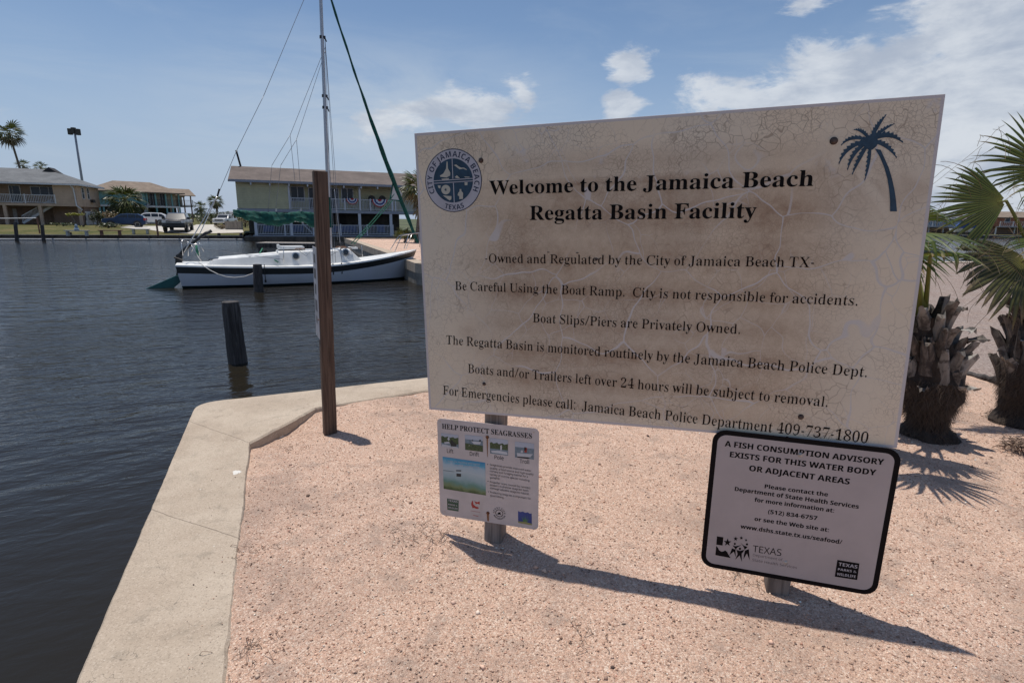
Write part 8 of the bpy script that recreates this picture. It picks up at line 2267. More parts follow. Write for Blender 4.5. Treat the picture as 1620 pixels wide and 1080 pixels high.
def suv(label, loc, yaw, paint, scale=1.0, group='cars parked on the drive across the canal'):
    c = thing('parked_car', label, 'car', loc, yaw, group); c.scale = (scale,) * 3
    body = [(-2.3, .35), (-2.32, .75), (-2.2, 1.05), (-1.35, 1.12), (1.9, 1.16), (2.25, 1.08), (2.33, .75), (2.3, .38), (1.85, .28), (-1.9, .28)]
    hw = lambda x, z: .93 - .10 * max(0, abs(x) - 1.9) / .4 - .05 * max(0, z - .9)
    bd = loft_body(body, hw, 0, paint, 'body', c, .06)
    cab = [(-1.15, 1.10), (-.35, 1.62), (.3, 1.71), (1.5, 1.68), (2.05, 1.42), (2.2, 1.10)]
    loft_body(cab, lambda x, z: .86 - .22 * (z - 1.1) / .6, 0, paint, 'cabin', c, .05)
    for sy in (-1, 1):
        wy = lambda z: sy * (.865 - .22 * (z - 1.1) / .6 + .012)
        for poly in ([(-.80, 1.17), (-.28, 1.54), (.42, 1.60), (.42, 1.17)], [(.50, 1.17), (.50, 1.60), (1.25, 1.58), (1.25, 1.17)], [(1.33, 1.17), (1.33, 1.57), (1.62, 1.54), (1.95, 1.30), (1.95, 1.17)]):
            mb = MB(); mb.add([(x, wy(z), z) for x, z in poly], [tuple(range(len(poly)))]); mb.build('window', MAT['car_glass'], c)
        for x in (-1.42, 1.42):
            mb = MB(); mb.lathe([(.44, .0), (.44, .02)], 20, M=Matrix.Translation((x, sy * .925, .38)) @ Matrix.Rotation(-pi / 2 * sy, 4, 'X')); mb.build('wheel_arch', MAT['black_plastic'], c)
            wheel(c, x, sy * .84)
        mb = MB(); mb.box(-2.34, -2.0, sy * .55 - .2, sy * .55 + .2, .78, .94); mb.build('headlight', MAT['lamp_clear'], c, bevel=.02)
        mb = MB(); mb.box(2.12, 2.34, sy * .72 - .16, sy * .72 + .16, .86, 1.14); mb.build('tail_light', MAT['lamp_red'], c, bevel=.02)
        mb = MB(); mb.box(-.85, -.65, sy * .98 - .1, sy * .98 + .1, 1.12, 1.26); mb.build('wing_mirror', MAT[paint], c, bevel=.02)
        mb = MB(); mb.box(-1.9, 1.9, sy * .93 - .02, sy * .93 + .02, .30, .42); mb.build('sill', MAT['black_plastic'], c)
    mb = MB(); mb.add([(-1.10, -.78, 1.145), (-1.10, .78, 1.145), (-.38, .62, 1.615), (-.38, -.62, 1.615)], [(0, 1, 2, 3)]); mb.build('windscreen', MAT['car_glass'], c)
    mb = MB(); mb.add([(2.185, -.74, 1.17), (2.185, .74, 1.17), (2.075, .66, 1.43), (2.075, -.66, 1.43)], [(0, 1, 2, 3)]); mb.build('rear_window', MAT['car_glass'], c)
    mb = MB(); mb.box(-2.345, -2.28, -.5, .5, .5, .74); mb.build('grille', MAT['black_plastic'], c)
    return c


def pickup(label, loc, yaw, paint, rack=False, scale=1.0):
    c = thing('pickup_truck', label, 'pickup truck', loc, yaw, 'cars parked on the drive across the canal'); c.scale = (scale,) * 3
    body = [(-2.75, .5), (-2.78, 1.0), (-2.65, 1.15), (-1.4, 1.22), (2.7, 1.20), (2.75, .6), (2.6, .45), (-2.6, .42)]
    loft_body(body, lambda x, z: 1.0 - .06 * max(0, abs(x) - 2.4) / .3, 0, paint, 'body', c, .05)
    cab = [(-1.35, 1.20), (-.65, 1.78), (-.3, 1.86), (.9, 1.86), (1.15, 1.22)]
    loft_body(cab, lambda x, z: .92 - .18 * (z - 1.2) / .66, 0, paint, 'cabin', c, .05)
    mb = MB(); mb.add([(-1.30, -.82, 1.25), (-1.30, .82, 1.25), (-.66, .70, 1.775), (-.66, -.70, 1.775)], [(0, 1, 2, 3)]); mb.build('windscreen', MAT['car_glass'], c)
    for sy in (-1, 1):
        wy = lambda z: sy * (.925 - .18 * (z - 1.2) / .66 + .014)
        for poly in ([(-.95, 1.26), (-.52, 1.72), (.12, 1.76), (.12, 1.26)], [(.2, 1.26), (.2, 1.76), (.82, 1.75), (.95, 1.26)]):
            mb = MB(); mb.add([(x, wy(z), z) for x, z in poly], [tuple(range(len(poly)))]); mb.build('window', MAT['car_glass'], c)
        for x in (-1.75, 1.75):
            mb = MB(); mb.lathe([(.50, .0), (.50, .02)], 20, M=Matrix.Translation((x, sy * .99, .46)) @ Matrix.Rotation(-pi / 2 * sy, 4, 'X')); mb.build('wheel_arch', MAT['black_plastic'], c)
            wheel(c, x, sy * .90, .42, .28)
        mb = MB(); mb.box(-2.80, -2.55, sy * .80 - .17, sy * .80 + .17, .88, 1.08); mb.build('headlight', MAT['lamp_clear'], c, bevel=.02)
        mb = MB(); mb.box(-1.15, -.95, sy * 1.08 - .13, sy * 1.08 + .13, 1.22, 1.45); mb.build('wing_mirror', MAT['black_plastic'], c, bevel=.02)
    mb = MB(); mb.box(-2.82, -2.74, -.6, .6, .80, 1.07); gr_ = mb.build('grille', MAT['black_plastic'], c)
    mb = MB(); mb.box(-2.85, -2.82, -.60, .60, .92, .96); mb.build('grille_bar', MAT['chrome'], gr_)
    mb = MB(); mb.box(-2.90, -2.72, -.98, .98, .50, .72); mb.build('bumper', MAT['black_plastic' if paint == 'paint_dark' else 'chrome'], c, bevel=.03)
    if rack:
        mb = MB()
        for x in (-.4, 1.3, 2.6):
            for sy in (-.85, .85): mb.beam((x, sy, 1.2), (x, sy, 2.12), .05)
            mb.beam((x, -.9, 2.12), (x, .9, 2.12), .05)
        for sy in (-.85, .85): mb.beam((-.9, sy, 2.14), (2.7, sy, 2.14), .05)
        mb.build('ladder_rack', MAT['rim_metal'], c)
    return c


def gpt(px, py, t_guess=.09):
    p = ground(px, py, t_guess); p.z = far_z((p - B0).dot(BNRM)) + .02; return p


p = gpt(199, 359.5); suv('dark blue sport utility car parked side on in front of the teal house', p, radians(27), 'paint_blue', .9)
p = gpt(230, 358.6); suv('white sport utility car parked behind the blue one', p + Vector((-1.9, 3.6, 0)), radians(25), 'paint_white')
p = gpt(268, 365.5, .0); pickup('dark pickup truck facing the canal at the end of the lawn', p + Vector((0.0, 1.6, 0)), radians(113), 'paint_dark')
p = gpt(346, 357.5); pickup('white pickup truck with a ladder rack beside the yellow house', p + Vector((.3, 1.5, 0)), radians(97), 'paint_white', rack=True, scale=.9)

# ---------------------------------------------------------------- benches, box, posts, lamp tower
def bench(px, py, label, m, w=1.75):
    p = gpt(px, py, -.05)
    o = thing('garden_bench', label, 'bench', p, radians(19), 'benches on the far lawn')
    mb = MB(); mb.box(-w / 2, w / 2, -.22, .22, .40, .47); mb.build('seat', MAT[m], o)
    for x in (-w / 2 + .2, w / 2 - .2):
        mb = MB(); mb.box(x - .08, x + .08, -.18, .18, 0, .40); mb.build('leg', MAT[m], o)
    return o


plain('bench_pale', (.45, .44, .40), .8, var=.1); plain('bench_brown', (.20, .09, .06), .7, var=.2)
bench(122, 367.8, 'pale stone bench nearest the tan house, with a grey ornament on it', 'bench_pale')
bench(175, 367.8, 'brown wooden bench on the lawn in front of the blue car', 'bench_brown')
bench(222.5, 367.2, 'pale grey bench on the lawn left of the dark pickup', 'bench_pale', 1.5)
p = gpt(122, 367.8, -.05)
o = thing('garden_ornament', 'small grey blue ornament sitting on the pale stone bench', 'ornament', (p.x, p.y, p.z + .47))
mb = MB(); mb.lathe([(.16, 0), (.2, .1), (.12, .25), (.09, .3), (.12, .38), (.08, .48), (.01, .52)], 12); mb.build('figure', MAT['siding_blue'], o, smooth='auto')
p = gpt(371, 364, .0)
o = thing('wooden_planter', 'grey slatted wooden box at the edge of the drive by the yellow house', 'box', p, radians(12))
for k in range(11):
    mb = MB(); mb.box(-.82 + k * .15, -.82 + k * .15 + .14, -.4, -.37, 0, .85); mb.build('slat', MAT['dock_grey'], o)
mb = MB(); mb.box(-.80, .82, -.37, .4, 0, .82); mb.build('box_body', MAT['dock_grey'], o)
mb = MB(); mb.box(-.86, .87, -.43, .43, .85, .90); mb.build('rim', MAT['dock_grey'], o)
p = gpt(250, 371, -.2)
o = thing('brown_post', 'thin brown post at the lawn edge left of the dark pickup', 'post', p)
mb = MB(); mb.tube([(0, 0, 0), (-.02, 0, 1.45)], .08, 8); mb.build('shaft', MAT['bench_brown'], o)
LT = at(139, 345, 170); LT.z = 0
Tt = Vector((0, 0, CAM_H)) + ray(130, 214) * 170
o = thing('floodlight_tower', 'tall thin floodlight tower rising above the roofs on the left', 'light tower', LT)
HT = Tt.z
mb = MB(); mb.tube([(0, 0, 0), (0, 0, HT * .5), (0, 0, HT)], [.42, .34, .28], 10); mb.build('mast', MAT['trim_grey'], o, smooth=True)
for k_, (x, z) in enumerate(((-1.3, .3), (-.2, .6), (1.1, .2))):
    mb = MB(); mb.box(x - .55, x + .5, -.5, .4, HT + z - 1.0, HT + z + .8); mb.build('lamp_head', MAT['clutter_dark'], o, bevel=.1)
# line of posts and rope at the left edge
o = thing('rope_rail', 'white rope line strung between two posts at the left edge', 'rope line', gpt(63, 369, -.2))
p0, p1 = gpt(63, 369, -.2), gpt(-40, 369, -.2)
mb = MB(); mb.tube([(0, 0, 0), (-.02, 0, 1.35)], .06, 8); mb.build('post', MAT['bench_brown'], o)
d_ = p1 - p0
mb = MB(); mb.tube([(0, 0, 1.32), tuple(d_ * .5 + Vector((0, 0, 1.28))), tuple(d_ + Vector((0, 0, 1.32)))], .035, 6); mb.build('rope', MAT['white_pipe'], o)
mb = MB(); mb.tube([tuple(d_), tuple(d_ + Vector((0, 0, 1.35)))], .06, 8); mb.build('post', MAT['bench_brown'], o)
piling((30, 398), (27, 368), 5, 'left of the two thin dark pilings beside the far lawn bulkhead', D=44)
piling((71, 391), (68, 366), 5, 'right of the two thin dark pilings beside the far lawn bulkhead', D=45)
# low wall behind the cars
p = gpt(155, 354, .1)
o = thing('garden_wall', 'low pinkish garden wall between the tan house and the cars', 'wall', p, radians(12))
plain('wall_pink', (.34, .22, .18), .9, var=.15)
mb = MB(); mb.box(0, 9, 0, .2, 0, .9); mb.build('wall', MAT['wall_pink'], o)

# white skiff bow just inside the left edge
bp = at(-1, 394, 42); bp.z = WATER_Z
o = thing('skiff', 'bow of a small grey skiff at the left edge of the canal', 'boat', bp, radians(-10))
mb = MB()
for i in range(9):
    x = -3.2 + .42 * i; w_ = .75 * (1 - (i / 8) ** 3) + .01; zz = .45 + .15 * (i / 8) ** 2
    mb.v += [(x, -w_, zz), (x, -w_ * .8, -.1), (x, w_ * .8, -.1), (x, w_, zz)]
for i in range(8):
    for k in range(3): a = i * 4 + k; mb.f.append((a, a + 1, a + 5, a + 4)); mb.mi.append(0)
mb.build('hull', MAT['trim_grey'], o, smooth='auto')

# ================================================================== far bank on the right
RB = at(1450, 372, 112); RB.z = 0
RF = Frame(RB, radians(-3))
plain('far_wall', (.05, .05, .05), .9, var=.3)
bk = thing('timber_bulkhead', 'dark low bulkhead of the canal bank behind the palm fronds on the right', 'bulkhead', matrix=RF.M)
zb_ = RF.uv(1550, 371.5)[1]
mb = MB(); mb.box(-60, 90, 0, .3, WATER_Z - .3, zb_ - .25); mb.build('wall', MAT['far_wall'], bk)
mb = MB(); mb.box(-60, 90, -.1, .5, zb_ - .25, zb_); mb.build('cap_board', MAT['dock_grey'], bk)
mb = MB(); mb.add([tuple(RF.M @ Vector(p)) for p in ((-60, .3, zb_ - .05), (90, .3, zb_ - .05), (400, 60, .1), (400, 400, .1), (-60, 400, .1))], [(0, 1, 2, 3, 4)]); mb.build('right_lawn', MAT['lawn'], kind='structure')


def small_house(label, px0, px1, y0, py_e, py_r, wall, roof, fl=None, dark=True):
    x0_, x1_ = RF.uv(px0, 350, y0)[0], RF.uv(px1, 350, y0)[0]
    ze_, zr_ = RF.uv((px0 + px1) / 2, py_e, y0)[1], RF.uv((px0 + px1) / 2, py_r, y0 + 4)[1]
    o = thing('house', label, 'house', matrix=RF.M @ Matrix.Translation((x0_, y0, zb_)))
    L = x1_ - x0_; H = ze_ - zb_; fl_ = H * .45
    mb = MB(); mb.box(0, L, 0, 8, fl_, H); mb.build('wall', MAT[wall], o)
    mb = MB(); mb.box(.3, L - .3, 1.5, 8, 0, fl_ - .01); mb.build('ground_floor', MAT['siding_brown' if dark else wall], o)
    gable_roof(o, 0, L, 0, 8, H, zr_ - zb_, roof)
    k = max(2, int(L / 3))
    for i in range(k + 1):
        x = .2 + (L - .4) * i / k
        mb = MB(); mb.box(x - .1, x + .1, .1, .3, 0, fl_ - .01); mb.build('stilt', MAT['trim_white'], o)
    for i in range(k):
        x = L * (i + .5) / k; window(o, x - .5, x + .5, fl_ + .9, fl_ + 2.0, -.01, 0)
    railing(o, (0, -.9), (L, -.9), fl_, fl_ + 1, step=.4, post_every=3)
    mb = MB(); mb.box(0, L, -1, -.01, fl_ - .2, fl_); mb.build('balcony_floor', MAT['trim_grey'], o)


small_house('blue grey stilt house seen through the palm fronds, left of the brick one', 1448, 1520, 14, 345, 337, 'siding_blue', 'roof_grey')
small_house('small grey house between the blue grey and the brick house behind the fronds', 1527, 1572, 20, 349, 341, 'siding_grey', 'roof_brown')
small_house('reddish brick house behind the palm fronds near the right edge', 1578, 1640, 12, 343, 335, 'siding_brick', 'roof_tan')
o = thing('motor_boat', 'white covered motor boat on the bank behind the palm fronds', 'boat', matrix=RF.M @ Matrix.Translation((RF.uv(1530, 366, 3)[0], 3, zb_)))
mb = MB()
for i in range(9):
    x = -3 + .75 * i; w_ = 1.1 * (1 - (i / 8) ** 3) + .02; zz = 1.2 + .3 * (i / 8) ** 2
    mb.v += [(x, -w_, zz), (x, -w_ * .6, .5), (x, w_ * .6, .5), (x, w_, zz)]
for i in range(8):
    for k in range(3): a = i * 4 + k; mb.f.append((a, a + 1, a + 5, a + 4)); mb.mi.append(0)
mb.f.append((0, 3, 2, 1)); mb.mi.append(0)
mb.build('hull', MAT['paint_white'], o, smooth='auto')
mb = MB(); mb.prism([(-2.4, 1.2), (-1.6, 2.3), (.4, 2.4), (1.6, 1.35)], -.8, .8); mb.build('cover', MAT['blue_cloth'], o, recalc=True)
mb = MB(); mb.box(-2.5, 2.0, -.7, .7, 0, .45); mb.build('trailer', MAT['clutter_dark'], o)

# ================================================================== palms
def leaf_material(name, dark, light, tip, trans=.25):
    m, t, b = material(name)
    a = t.node('ShaderNodeAttribute', attribute_name='tone')
    sp = t.node('ShaderNodeSeparateColor'); t.put(sp.inputs[0], a.outputs['Color'])
    tcn = t.node('ShaderNodeTexCoord')
    n = t.noise(tcn.outputs['Object'], 9, 4, .6)
    c = t.mix(sp.outputs[0], dark, light)                      # R: blade to blade variation
    c = t.mix(t.math('MULTIPLY', t.sstep(n, .4, .7), .3), c, tuple(x * .6 for x in dark))
    c = t.mix(sp.outputs[1], c, tip)                           # G: dried parts
    c = t.mix(sp.outputs[2], c, (.26, .24, .055))              # B: yellowish rib and margin
    t.put(b.inputs['Base Color'], c)
    b.inputs['Roughness'].default_value = .42
    b.inputs['Specular IOR Level'].default_value = .45
    tr = t.node('ShaderNodeBsdfTranslucent')
    t.put(tr.inputs['Color'], t.mix(.5, c, t.mix(1.0, c, (1.0, 1.25, .35), 'MULTIPLY')))
    mx_ = t.node('ShaderNodeMixShader'); mx_.inputs[0].default_value = trans
    out = m.node_tree.nodes['Material Output']
    t.l.new(b.outputs[0], mx_.inputs[1]); t.l.new(tr.outputs[0], mx_.inputs[2]); t.l.new(mx_.outputs[0], out.inputs['Surface'])
    return m


leaf_material('fan_leaf', (.020, .045, .010), (.075, .125, .022), (.23, .165, .095))
leaf_material('fan_leaf_old', (.012, .018, .008), (.035, .042, .014), (.16, .11, .07), .12)
leaf_material('far_leaf', (.016, .035, .010), (.060, .085, .026), (.16, .13, .07), .15)
leaf_material('far_leaf_dry', (.10, .075, .045), (.19, .145, .09), (.16, .12, .08), .1)


def fan_leaf(hub, axis, normal, R, spread, nseg, droop=.25, split=.5, rnd=None, dry=.25, fold=.22, hang=.35, quality=8, petiole_from=None, curl=1.0, petiole_r=.012):
    """one palmate leaf: pleated segments joined to about half their length, free and drooping beyond"""
    r = rnd or random
    hub, ax, nm = Vector(hub), Vector(axis).normalized(), Vector(normal).normalized()
    side = nm.cross(ax).normalized(); nm = ax.cross(side).normalized()
    V, Fc, T = [], [], []
    dth = radians(spread) / nseg
    rad0 = .05 * R
    for i in range(nseg):
        th = (i - (nseg - 1) / 2) * dth
        rel = abs(th) / (radians(spread) / 2)
        L = R * (1 - .22 * rel ** 1.6) * r.uniform(.93, 1.05)
        d = ax * cos(th) + side * sin(th)
        tn = -ax * sin(th) + side * cos(th)
        sp_ = split * r.uniform(.88, 1.12)
        v0 = r.uniform(0, 1) ** 1.3
        dr = dry * r.uniform(.2, 1.5)
        tipdrop = droop * L * r.uniform(.6, 1.4)
        snap = r.random() < .22
        sw = r.uniform(-.10, .10)
        b0 = len(V)
        for k in range(quality + 1):
            s = k / quality
            dist = rad0 + (L - rad0) * s
            hw = dist * dth / 2 * 1.02 if s < sp_ else (rad0 + (L - rad0) * sp_) * dth / 2 * max(.05, (1 - (s - sp_) / (1 - sp_)) ** .8)
            if s > .93: hw *= .5
            p = hub + d * dist - nm * (curl * .10 * R * s * s)
            over = max(0, s - sp_ * .75) / (1 - sp_ * .75)
            p += Vector((0, 0, -1)) * (tipdrop * over ** 2.0 + hang * .12 * L * s * s)
            if snap and s > .80: p += Vector((0, 0, -1)) * (s - .80) * L * .9 - d * (s - .80) * L * .6
            p += tn * (sw * L * over ** 1.5)
            up = nm * (fold * hw * 2 * (1 if i % 2 else 1))
            V += [tuple(p - tn * hw), tuple(p + up), tuple(p + tn * hw)]
            g = min(1, max(0, (s - (1 - dr)) / .14))
            for e in (0, 1, 0):
                T += [v0, g, .42 * e * (1 - s * .5) + max(0, .55 * (1 - s * 6))]
        for k in range(quality):
            a = b0 + k * 3
            Fc += [(a, a + 1, a + 4, a + 3), (a + 1, a + 2, a + 5, a + 4)]
    mb = MB(); mb.v, mb.f, mb.mi = V, Fc, [0] * len(Fc)
    if petiole_from is not None:
        a = Vector(petiole_from); n0 = len(mb.v)
        mid = a.lerp(hub, .55) + Vector((0, 0, .10 * (hub - a).length))
        pts = [a * (1 - f) ** 2 + mid * 2 * f * (1 - f) + hub * f * f for f in [k / 6 for k in range(7)]]
        mb.tube(pts + [hub + ax * R * .12], [petiole_r * 1.8, petiole_r * 1.5, petiole_r * 1.3, petiole_r * 1.15, petiole_r * 1.05, petiole_r, petiole_r * .9, petiole_r * .3], 6)
        T += [.9, .05, .5] * (len(mb.v) - n0)
    return mb, T


def threads(mb, T, hub, axis, R, n, r):
    """hair-like fibres hanging from the leaf tips"""
    for i in range(n):
        th = r.uniform(-1.3, 1.3)
        ax = Vector(axis).normalized(); sd = ax.cross(Vector((0, 0, 1))).normalized(); up = sd.cross(ax)
        d = ax * cos(th) + up * sin(th)
        p = Vector(hub) + d * R * r.uniform(.6, .95)
        pts = [p]; v = Vector((r.uniform(-1, 1), r.uniform(-1, 1), r.uniform(-.3, .4))).normalized() * .03
        for k in range(6):
            v = (v + Vector((r.uniform(-.012, .012), r.uniform(-.012, .012), -.010))); pts.append(pts[-1] + v)
        n0 = len(mb.v); mb.tube(pts, .0016, 3, cap=False); T += [.8, .95, 0] * (len(mb.v) - n0)


def far_palm(name, label, base, crown, R, nf, m='far_leaf', skirt=0.0, seed=1, group=None, seg=9, trunk_r=.17, droop_rng=(-.9, 1.1)):
    r = random.Random(seed)
    base, crown = Vector(base), Vector(crown)
    o = thing(name, label, 'palm tree', base, 0, group)
    H = crown - base
    mb = MB(); pts = [H * f + Vector((.1 * sin(f * 3), 0, 0)) for f in [k / 8 for k in range(9)]]
    mb.tube(pts, [trunk_r * (1.25 - .35 * f / 8 + .05 * (f % 2)) for f in range(9)], 8)
    mb.build('trunk', MAT['palm_trunk'], o, smooth='auto')
    for i in range(nf):
        az = i * 2.399 + r.uniform(-.3, .3); el = droop_rng[0] + (droop_rng[1] - droop_rng[0]) * (i + .5) / nf + r.uniform(-.15, .15)
        d = Vector((cos(az) * cos(el), sin(az) * cos(el), sin(el)))
        pl_ = R * r.uniform(.34, .50)
        hub = H + d * pl_
        nm_ = Vector((0, 0, 1)) - d * d.z if abs(d.z) < .95 else Vector((1, 0, 0))
        old = el < -.45 and skirt > 0
        lf, T = fan_leaf(hub, d + Vector((0, 0, -.12)), nm_ + Vector((r.uniform(-.4, .4), r.uniform(-.4, .4), 0)), R * .68 * r.uniform(.85, 1.1), 150, seg, droop=.14, split=.38, fold=.3, rnd=r, quality=4, petiole_from=H * 1.0, petiole_r=.02, dry=.15)
        lf.build('frond', MAT['far_leaf_dry' if old else m], o, attr=T)
    if skirt:
        for i in range(14):
            az = i * 2.399; d = Vector((cos(az) * .35, sin(az) * .35, -1)).normalized()
            lf, T = fan_leaf(H + d * r.uniform(.1, skirt) + Vector((0, 0, -.2)), d, Vector((cos(az), sin(az), .3)), R * .5, 120, 6, droop=.1, split=.5, rnd=r, quality=3, dry=.6)
            lf.build('dead_frond', MAT['far_leaf_dry'], o, attr=T)
    return o


m, t, b = material('palm_trunk')
tcn = t.node('ShaderNodeTexCoord'); O = tcn.outputs['Object']
n = t.noise(t.vmath('MULTIPLY', O, (6, 6, 14)), 1.0, 5, .6, .4)
t.put(b.inputs['Base Color'], t.mix(t.sstep(n, .3, .7), (.085, .065, .05), (.21, .17, .135)))
b.inputs['Roughness'].default_value = .9
t.put(b.inputs['Normal'], t.bump(n, .7, .03))


def atg(px, py, D, z=0):
    p = at(px, py, D); p.z = z; return p


c_ = at(14.5, 212, 95); far_palm('palm_tree', 'tall palm with round dark crown rising above the tan house roof at the left edge', (c_.x + 1.0, c_.y + 1, .1), c_, 2.6, 30, seed=3, skirt=.6)
c_ = at(36, 262, 104); far_palm('palm_tree', 'left of the two palm crowns just showing over the tan house ridge', (c_.x, c_.y, .1), c_, 1.5, 20, seed=4)
c_ = at(64, 265, 104); far_palm('palm_tree', 'right of the two palm crowns just showing over the tan house ridge', (c_.x, c_.y, .1), c_, 1.5, 20, seed=5)
c_ = at(197, 317, 79); far_palm('palm_tree', 'bushy fan palm in front of the teal house behind the blue car', (c_.x, c_.y, .1), c_, 2.9, 40, seed=6, trunk_r=.3, droop_rng=(-1.0, 1.2))
c_ = at(317, 328, 108); far_palm('palm_tree', 'shorter left palm of the pair beside the far road', (c_.x, c_.y, .1), c_, 1.6, 24, seed=7)
c_ = at(341, 319, 100); far_palm('palm_tree', 'taller right palm of the pair beside the far road', (c_.x, c_.y, .1), c_, 1.7, 26, seed=8, skirt=.5)
bs = ground(660, 384, -.02); r_ = ray(664, 297); k = (bs.x * r_.x + bs.y * r_.y) / (r_.x ** 2 + r_.y ** 2); c_ = Vector((0, 0, CAM_H)) + r_ * k
far_palm('palm_tree', 'fan palm with a shaggy skirt at the right end of the yellow house', bs, c_, 1.45, 34, seed=9, skirt=1.2, trunk_r=.16)
bs = ground(640, 384, -.02)
far_palm('palm_bush', 'small low palm on the gravel behind the sailboat bow', bs, bs + Vector((0, 0, .28)), .85, 14, seed=12, trunk_r=.10, droop_rng=(.0, 1.3))


# leafy shrubs from many small leaf faces
def shrub(name, label, base, rx, rz, n, m='shrub_leaf', seed=0, group=None, leaf=.09, trunk=True, cat='shrub', lift=0.0, flat_=1.0):
    r = random.Random(seed)
    o = thing(name, label, cat, base, 0, group)
    mb = MB(); T = []
    lobes = [(Vector((r.uniform(-.55, .55) * rx, r.uniform(-.5, .5) * rx * flat_, r.uniform(.35, .9) * rz + lift)), r.uniform(.35, .6)) for _ in range(9)]
    for i in range(n):
        c0, k = r.choice(lobes)
        d = Vector((r.gauss(0, 1), r.gauss(0, 1), r.gauss(0, 1))).normalized() * (r.random() ** .4)
        p = c0 + Vector((d.x * rx * k, d.y * rx * k, d.z * rz * k * .8))
        if p.z < .02: p.z = .02 + r.random() * .05
        a = Vector((r.uniform(-1, 1), r.uniform(-1, 1), r.uniform(-.6, .6))).normalized(); b_ = a.cross(Vector((r.uniform(-1, 1), r.uniform(-1, 1), 1))).normalized()
        s = leaf * r.uniform(.6, 1.4)
        mb.add([p - a * s, p + b_ * s * .45, p + a * s, p - b_ * s * .45], [(0, 1, 2, 3)])
        v = r.random(); T += [v, .0 if r.random() > .06 else .8, 0] * 4
    mb.build('foliage', MAT[m], o, attr=T)
    if trunk:
        mb = MB()
        for c0, k in lobes[:6]:
            mb.tube([(0, 0, 0), (c0.x * .3, c0.y * .3, c0.z * .5), tuple(c0)], [.05, .035, .015], 5)
        mb.build('stems', MAT['palm_trunk'], o)
    return o


leaf_material('shrub_leaf', (.018, .030, .010), (.060, .085, .025), (.2, .12, .05), .15)
leaf_material('yellow_leaf', (.15, .16, .02), (.32, .30, .05), (.3, .2, .06), .2)
leaf_material('dry_leaf', (.10, .085, .04), (.22, .15, .07), (.33, .12, .04), .1)
shrub('shrub', 'dark shrub against the garage doors of the tan house', gpt(155, 357), .8, 1.7, 900, seed=2)
shrub('shrub', 'low dark hedge clump left of the two road palms', gpt(322, 353.5), 1.8, 1.0, 1200, seed=3)
shrub('shrub', 'rounded shrub under the taller road palm', atg(334, 350, 96, .1), 1.8, 2.2, 1300, seed=4)
shrub('shrub', 'scrubby bush between the white pickup and the yellow house', gpt(388, 360), 1.1, 1.3, 900, 'dry_leaf', seed=5)
shrub('shrub', 'reddish flowering shrubs behind the blue car roof', atg(166, 345, 74, .1), 2.2, 1.7, 1200, 'dry_leaf', seed=6, flat_=.4)
shrub('shrub', 'dry brown shrubs between the blue car and the dark pickup', atg(228, 345, 80, .1), 2.6, 1.7, 1200, 'dry_leaf', seed=8, flat_=.4)
shrub('shrub', 'weedy tuft beside the grey wooden box', gpt(352, 363.5, 0), .9, .5, 700, 'dry_leaf', seed=9, leaf=.07)
shrub('shrub', 'low plants at the foot of the tan house garage', gpt(100, 358), 1.5, .35, 500, seed=10, flat_=.5)
shrub('shrub', 'low plants in front of the blue car bonnet', gpt(172, 360.5), 1.2, .5, 600, seed=13, flat_=.5)
b_ = gpt(121, 358.5)
o = shrub('small_tree', 'small crooked tree with yellow green leaves in front of the tan house', b_, .95, .35, 260, 'yellow_leaf', seed=11, trunk=False, cat='tree', lift=1.15, leaf=.11)
mb = MB(); mb.tube([(0, 0, 0), (-.12, 0, .5), (-.3, 0, 1.0), (-.5, 0, 1.5)], [.10, .08, .06, .04], 7); mb.tube([(.5, 0, 0), (.2, 0, .3), (-.15, 0, .65)], [.05, .05, .04], 6); mb.build('trunk', MAT['palm_trunk'], o, smooth=True)
b_ = gpt(136, 359)
o = thing('driftwood_post', 'curved dark upright timber beside the pale garage door', 'driftwood', b_)
mb = MB(); mb.tube([(-.35, 0, 0), (.02, 0, .35), (.12, 0, .8), (.10, 0, 1.3), (.22, 0, 1.55)], [.10, .09, .08, .07, .04], 7); mb.build('timber', MAT['clutter_dark'], o, smooth=True)
# tree line and reeds on the horizon
for k_, (px, D, w_, h_) in enumerate(((300, 260, 26, 1.9), (330, 300, 20, 2.2), (372, 220, 10, 2.6), (1460, 170, 16, 4.0), (1600, 180, 22, 4.6))):
    p = atg(px, 345, D, .1)
    shrub('tree_line', ('low scrub on the skyline left of the road palms', 'low scrub on the skyline between the road palms', 'scrub on the skyline beside the yellow house', 'dark trees behind the blue grey house', 'dark trees behind the brick house')[k_], p, w_, h_, 2600, seed=20 + k_, leaf=.5, trunk=False, cat='scrub', flat_=.2)

# ---------------------------------------------------------------- foreground palms
m, t, b = material('palm_boot')
tcn = t.node('ShaderNodeTexCoord'); O = tcn.outputs['Object']
a = t.node('ShaderNodeAttribute', attribute_name='tone')
sp = t.node('ShaderNodeSeparateColor'); t.put(sp.inputs[0], a.outputs['Color'])
n = t.noise(t.vmath('MULTIPLY', O, (35, 35, 7)), 1.0, 6, .65, .5)
c = t.mix(t.sstep(n, .3, .7), (.040, .031, .026), (.165, .135, .112))
c = t.mix(sp.outputs[0], c, (.42, .39, .35))
c = t.mix(t.math('MULTIPLY', t.sstep(t.noise(O, 14, 5, .6), .48, .62), .8), c, (.035, .026, .022))
t.put(b.inputs['Base Color'], c); b.inputs['Roughness'].default_value = .85
t.put(b.inputs['Normal'], t.bump(n, .6, .006))
plain('trunk_core', (.040, .029, .022), .95, var=.5, scale=12, bump=1.0, bscale=50, stretch=(1, 1, .5))
m, t, b = material('trunk_fibre')
a = t.node('ShaderNodeAttribute', attribute_name='tone')
t.put(b.inputs['Base Color'], a.outputs['Color']); b.inputs['Roughness'].default_value = .9


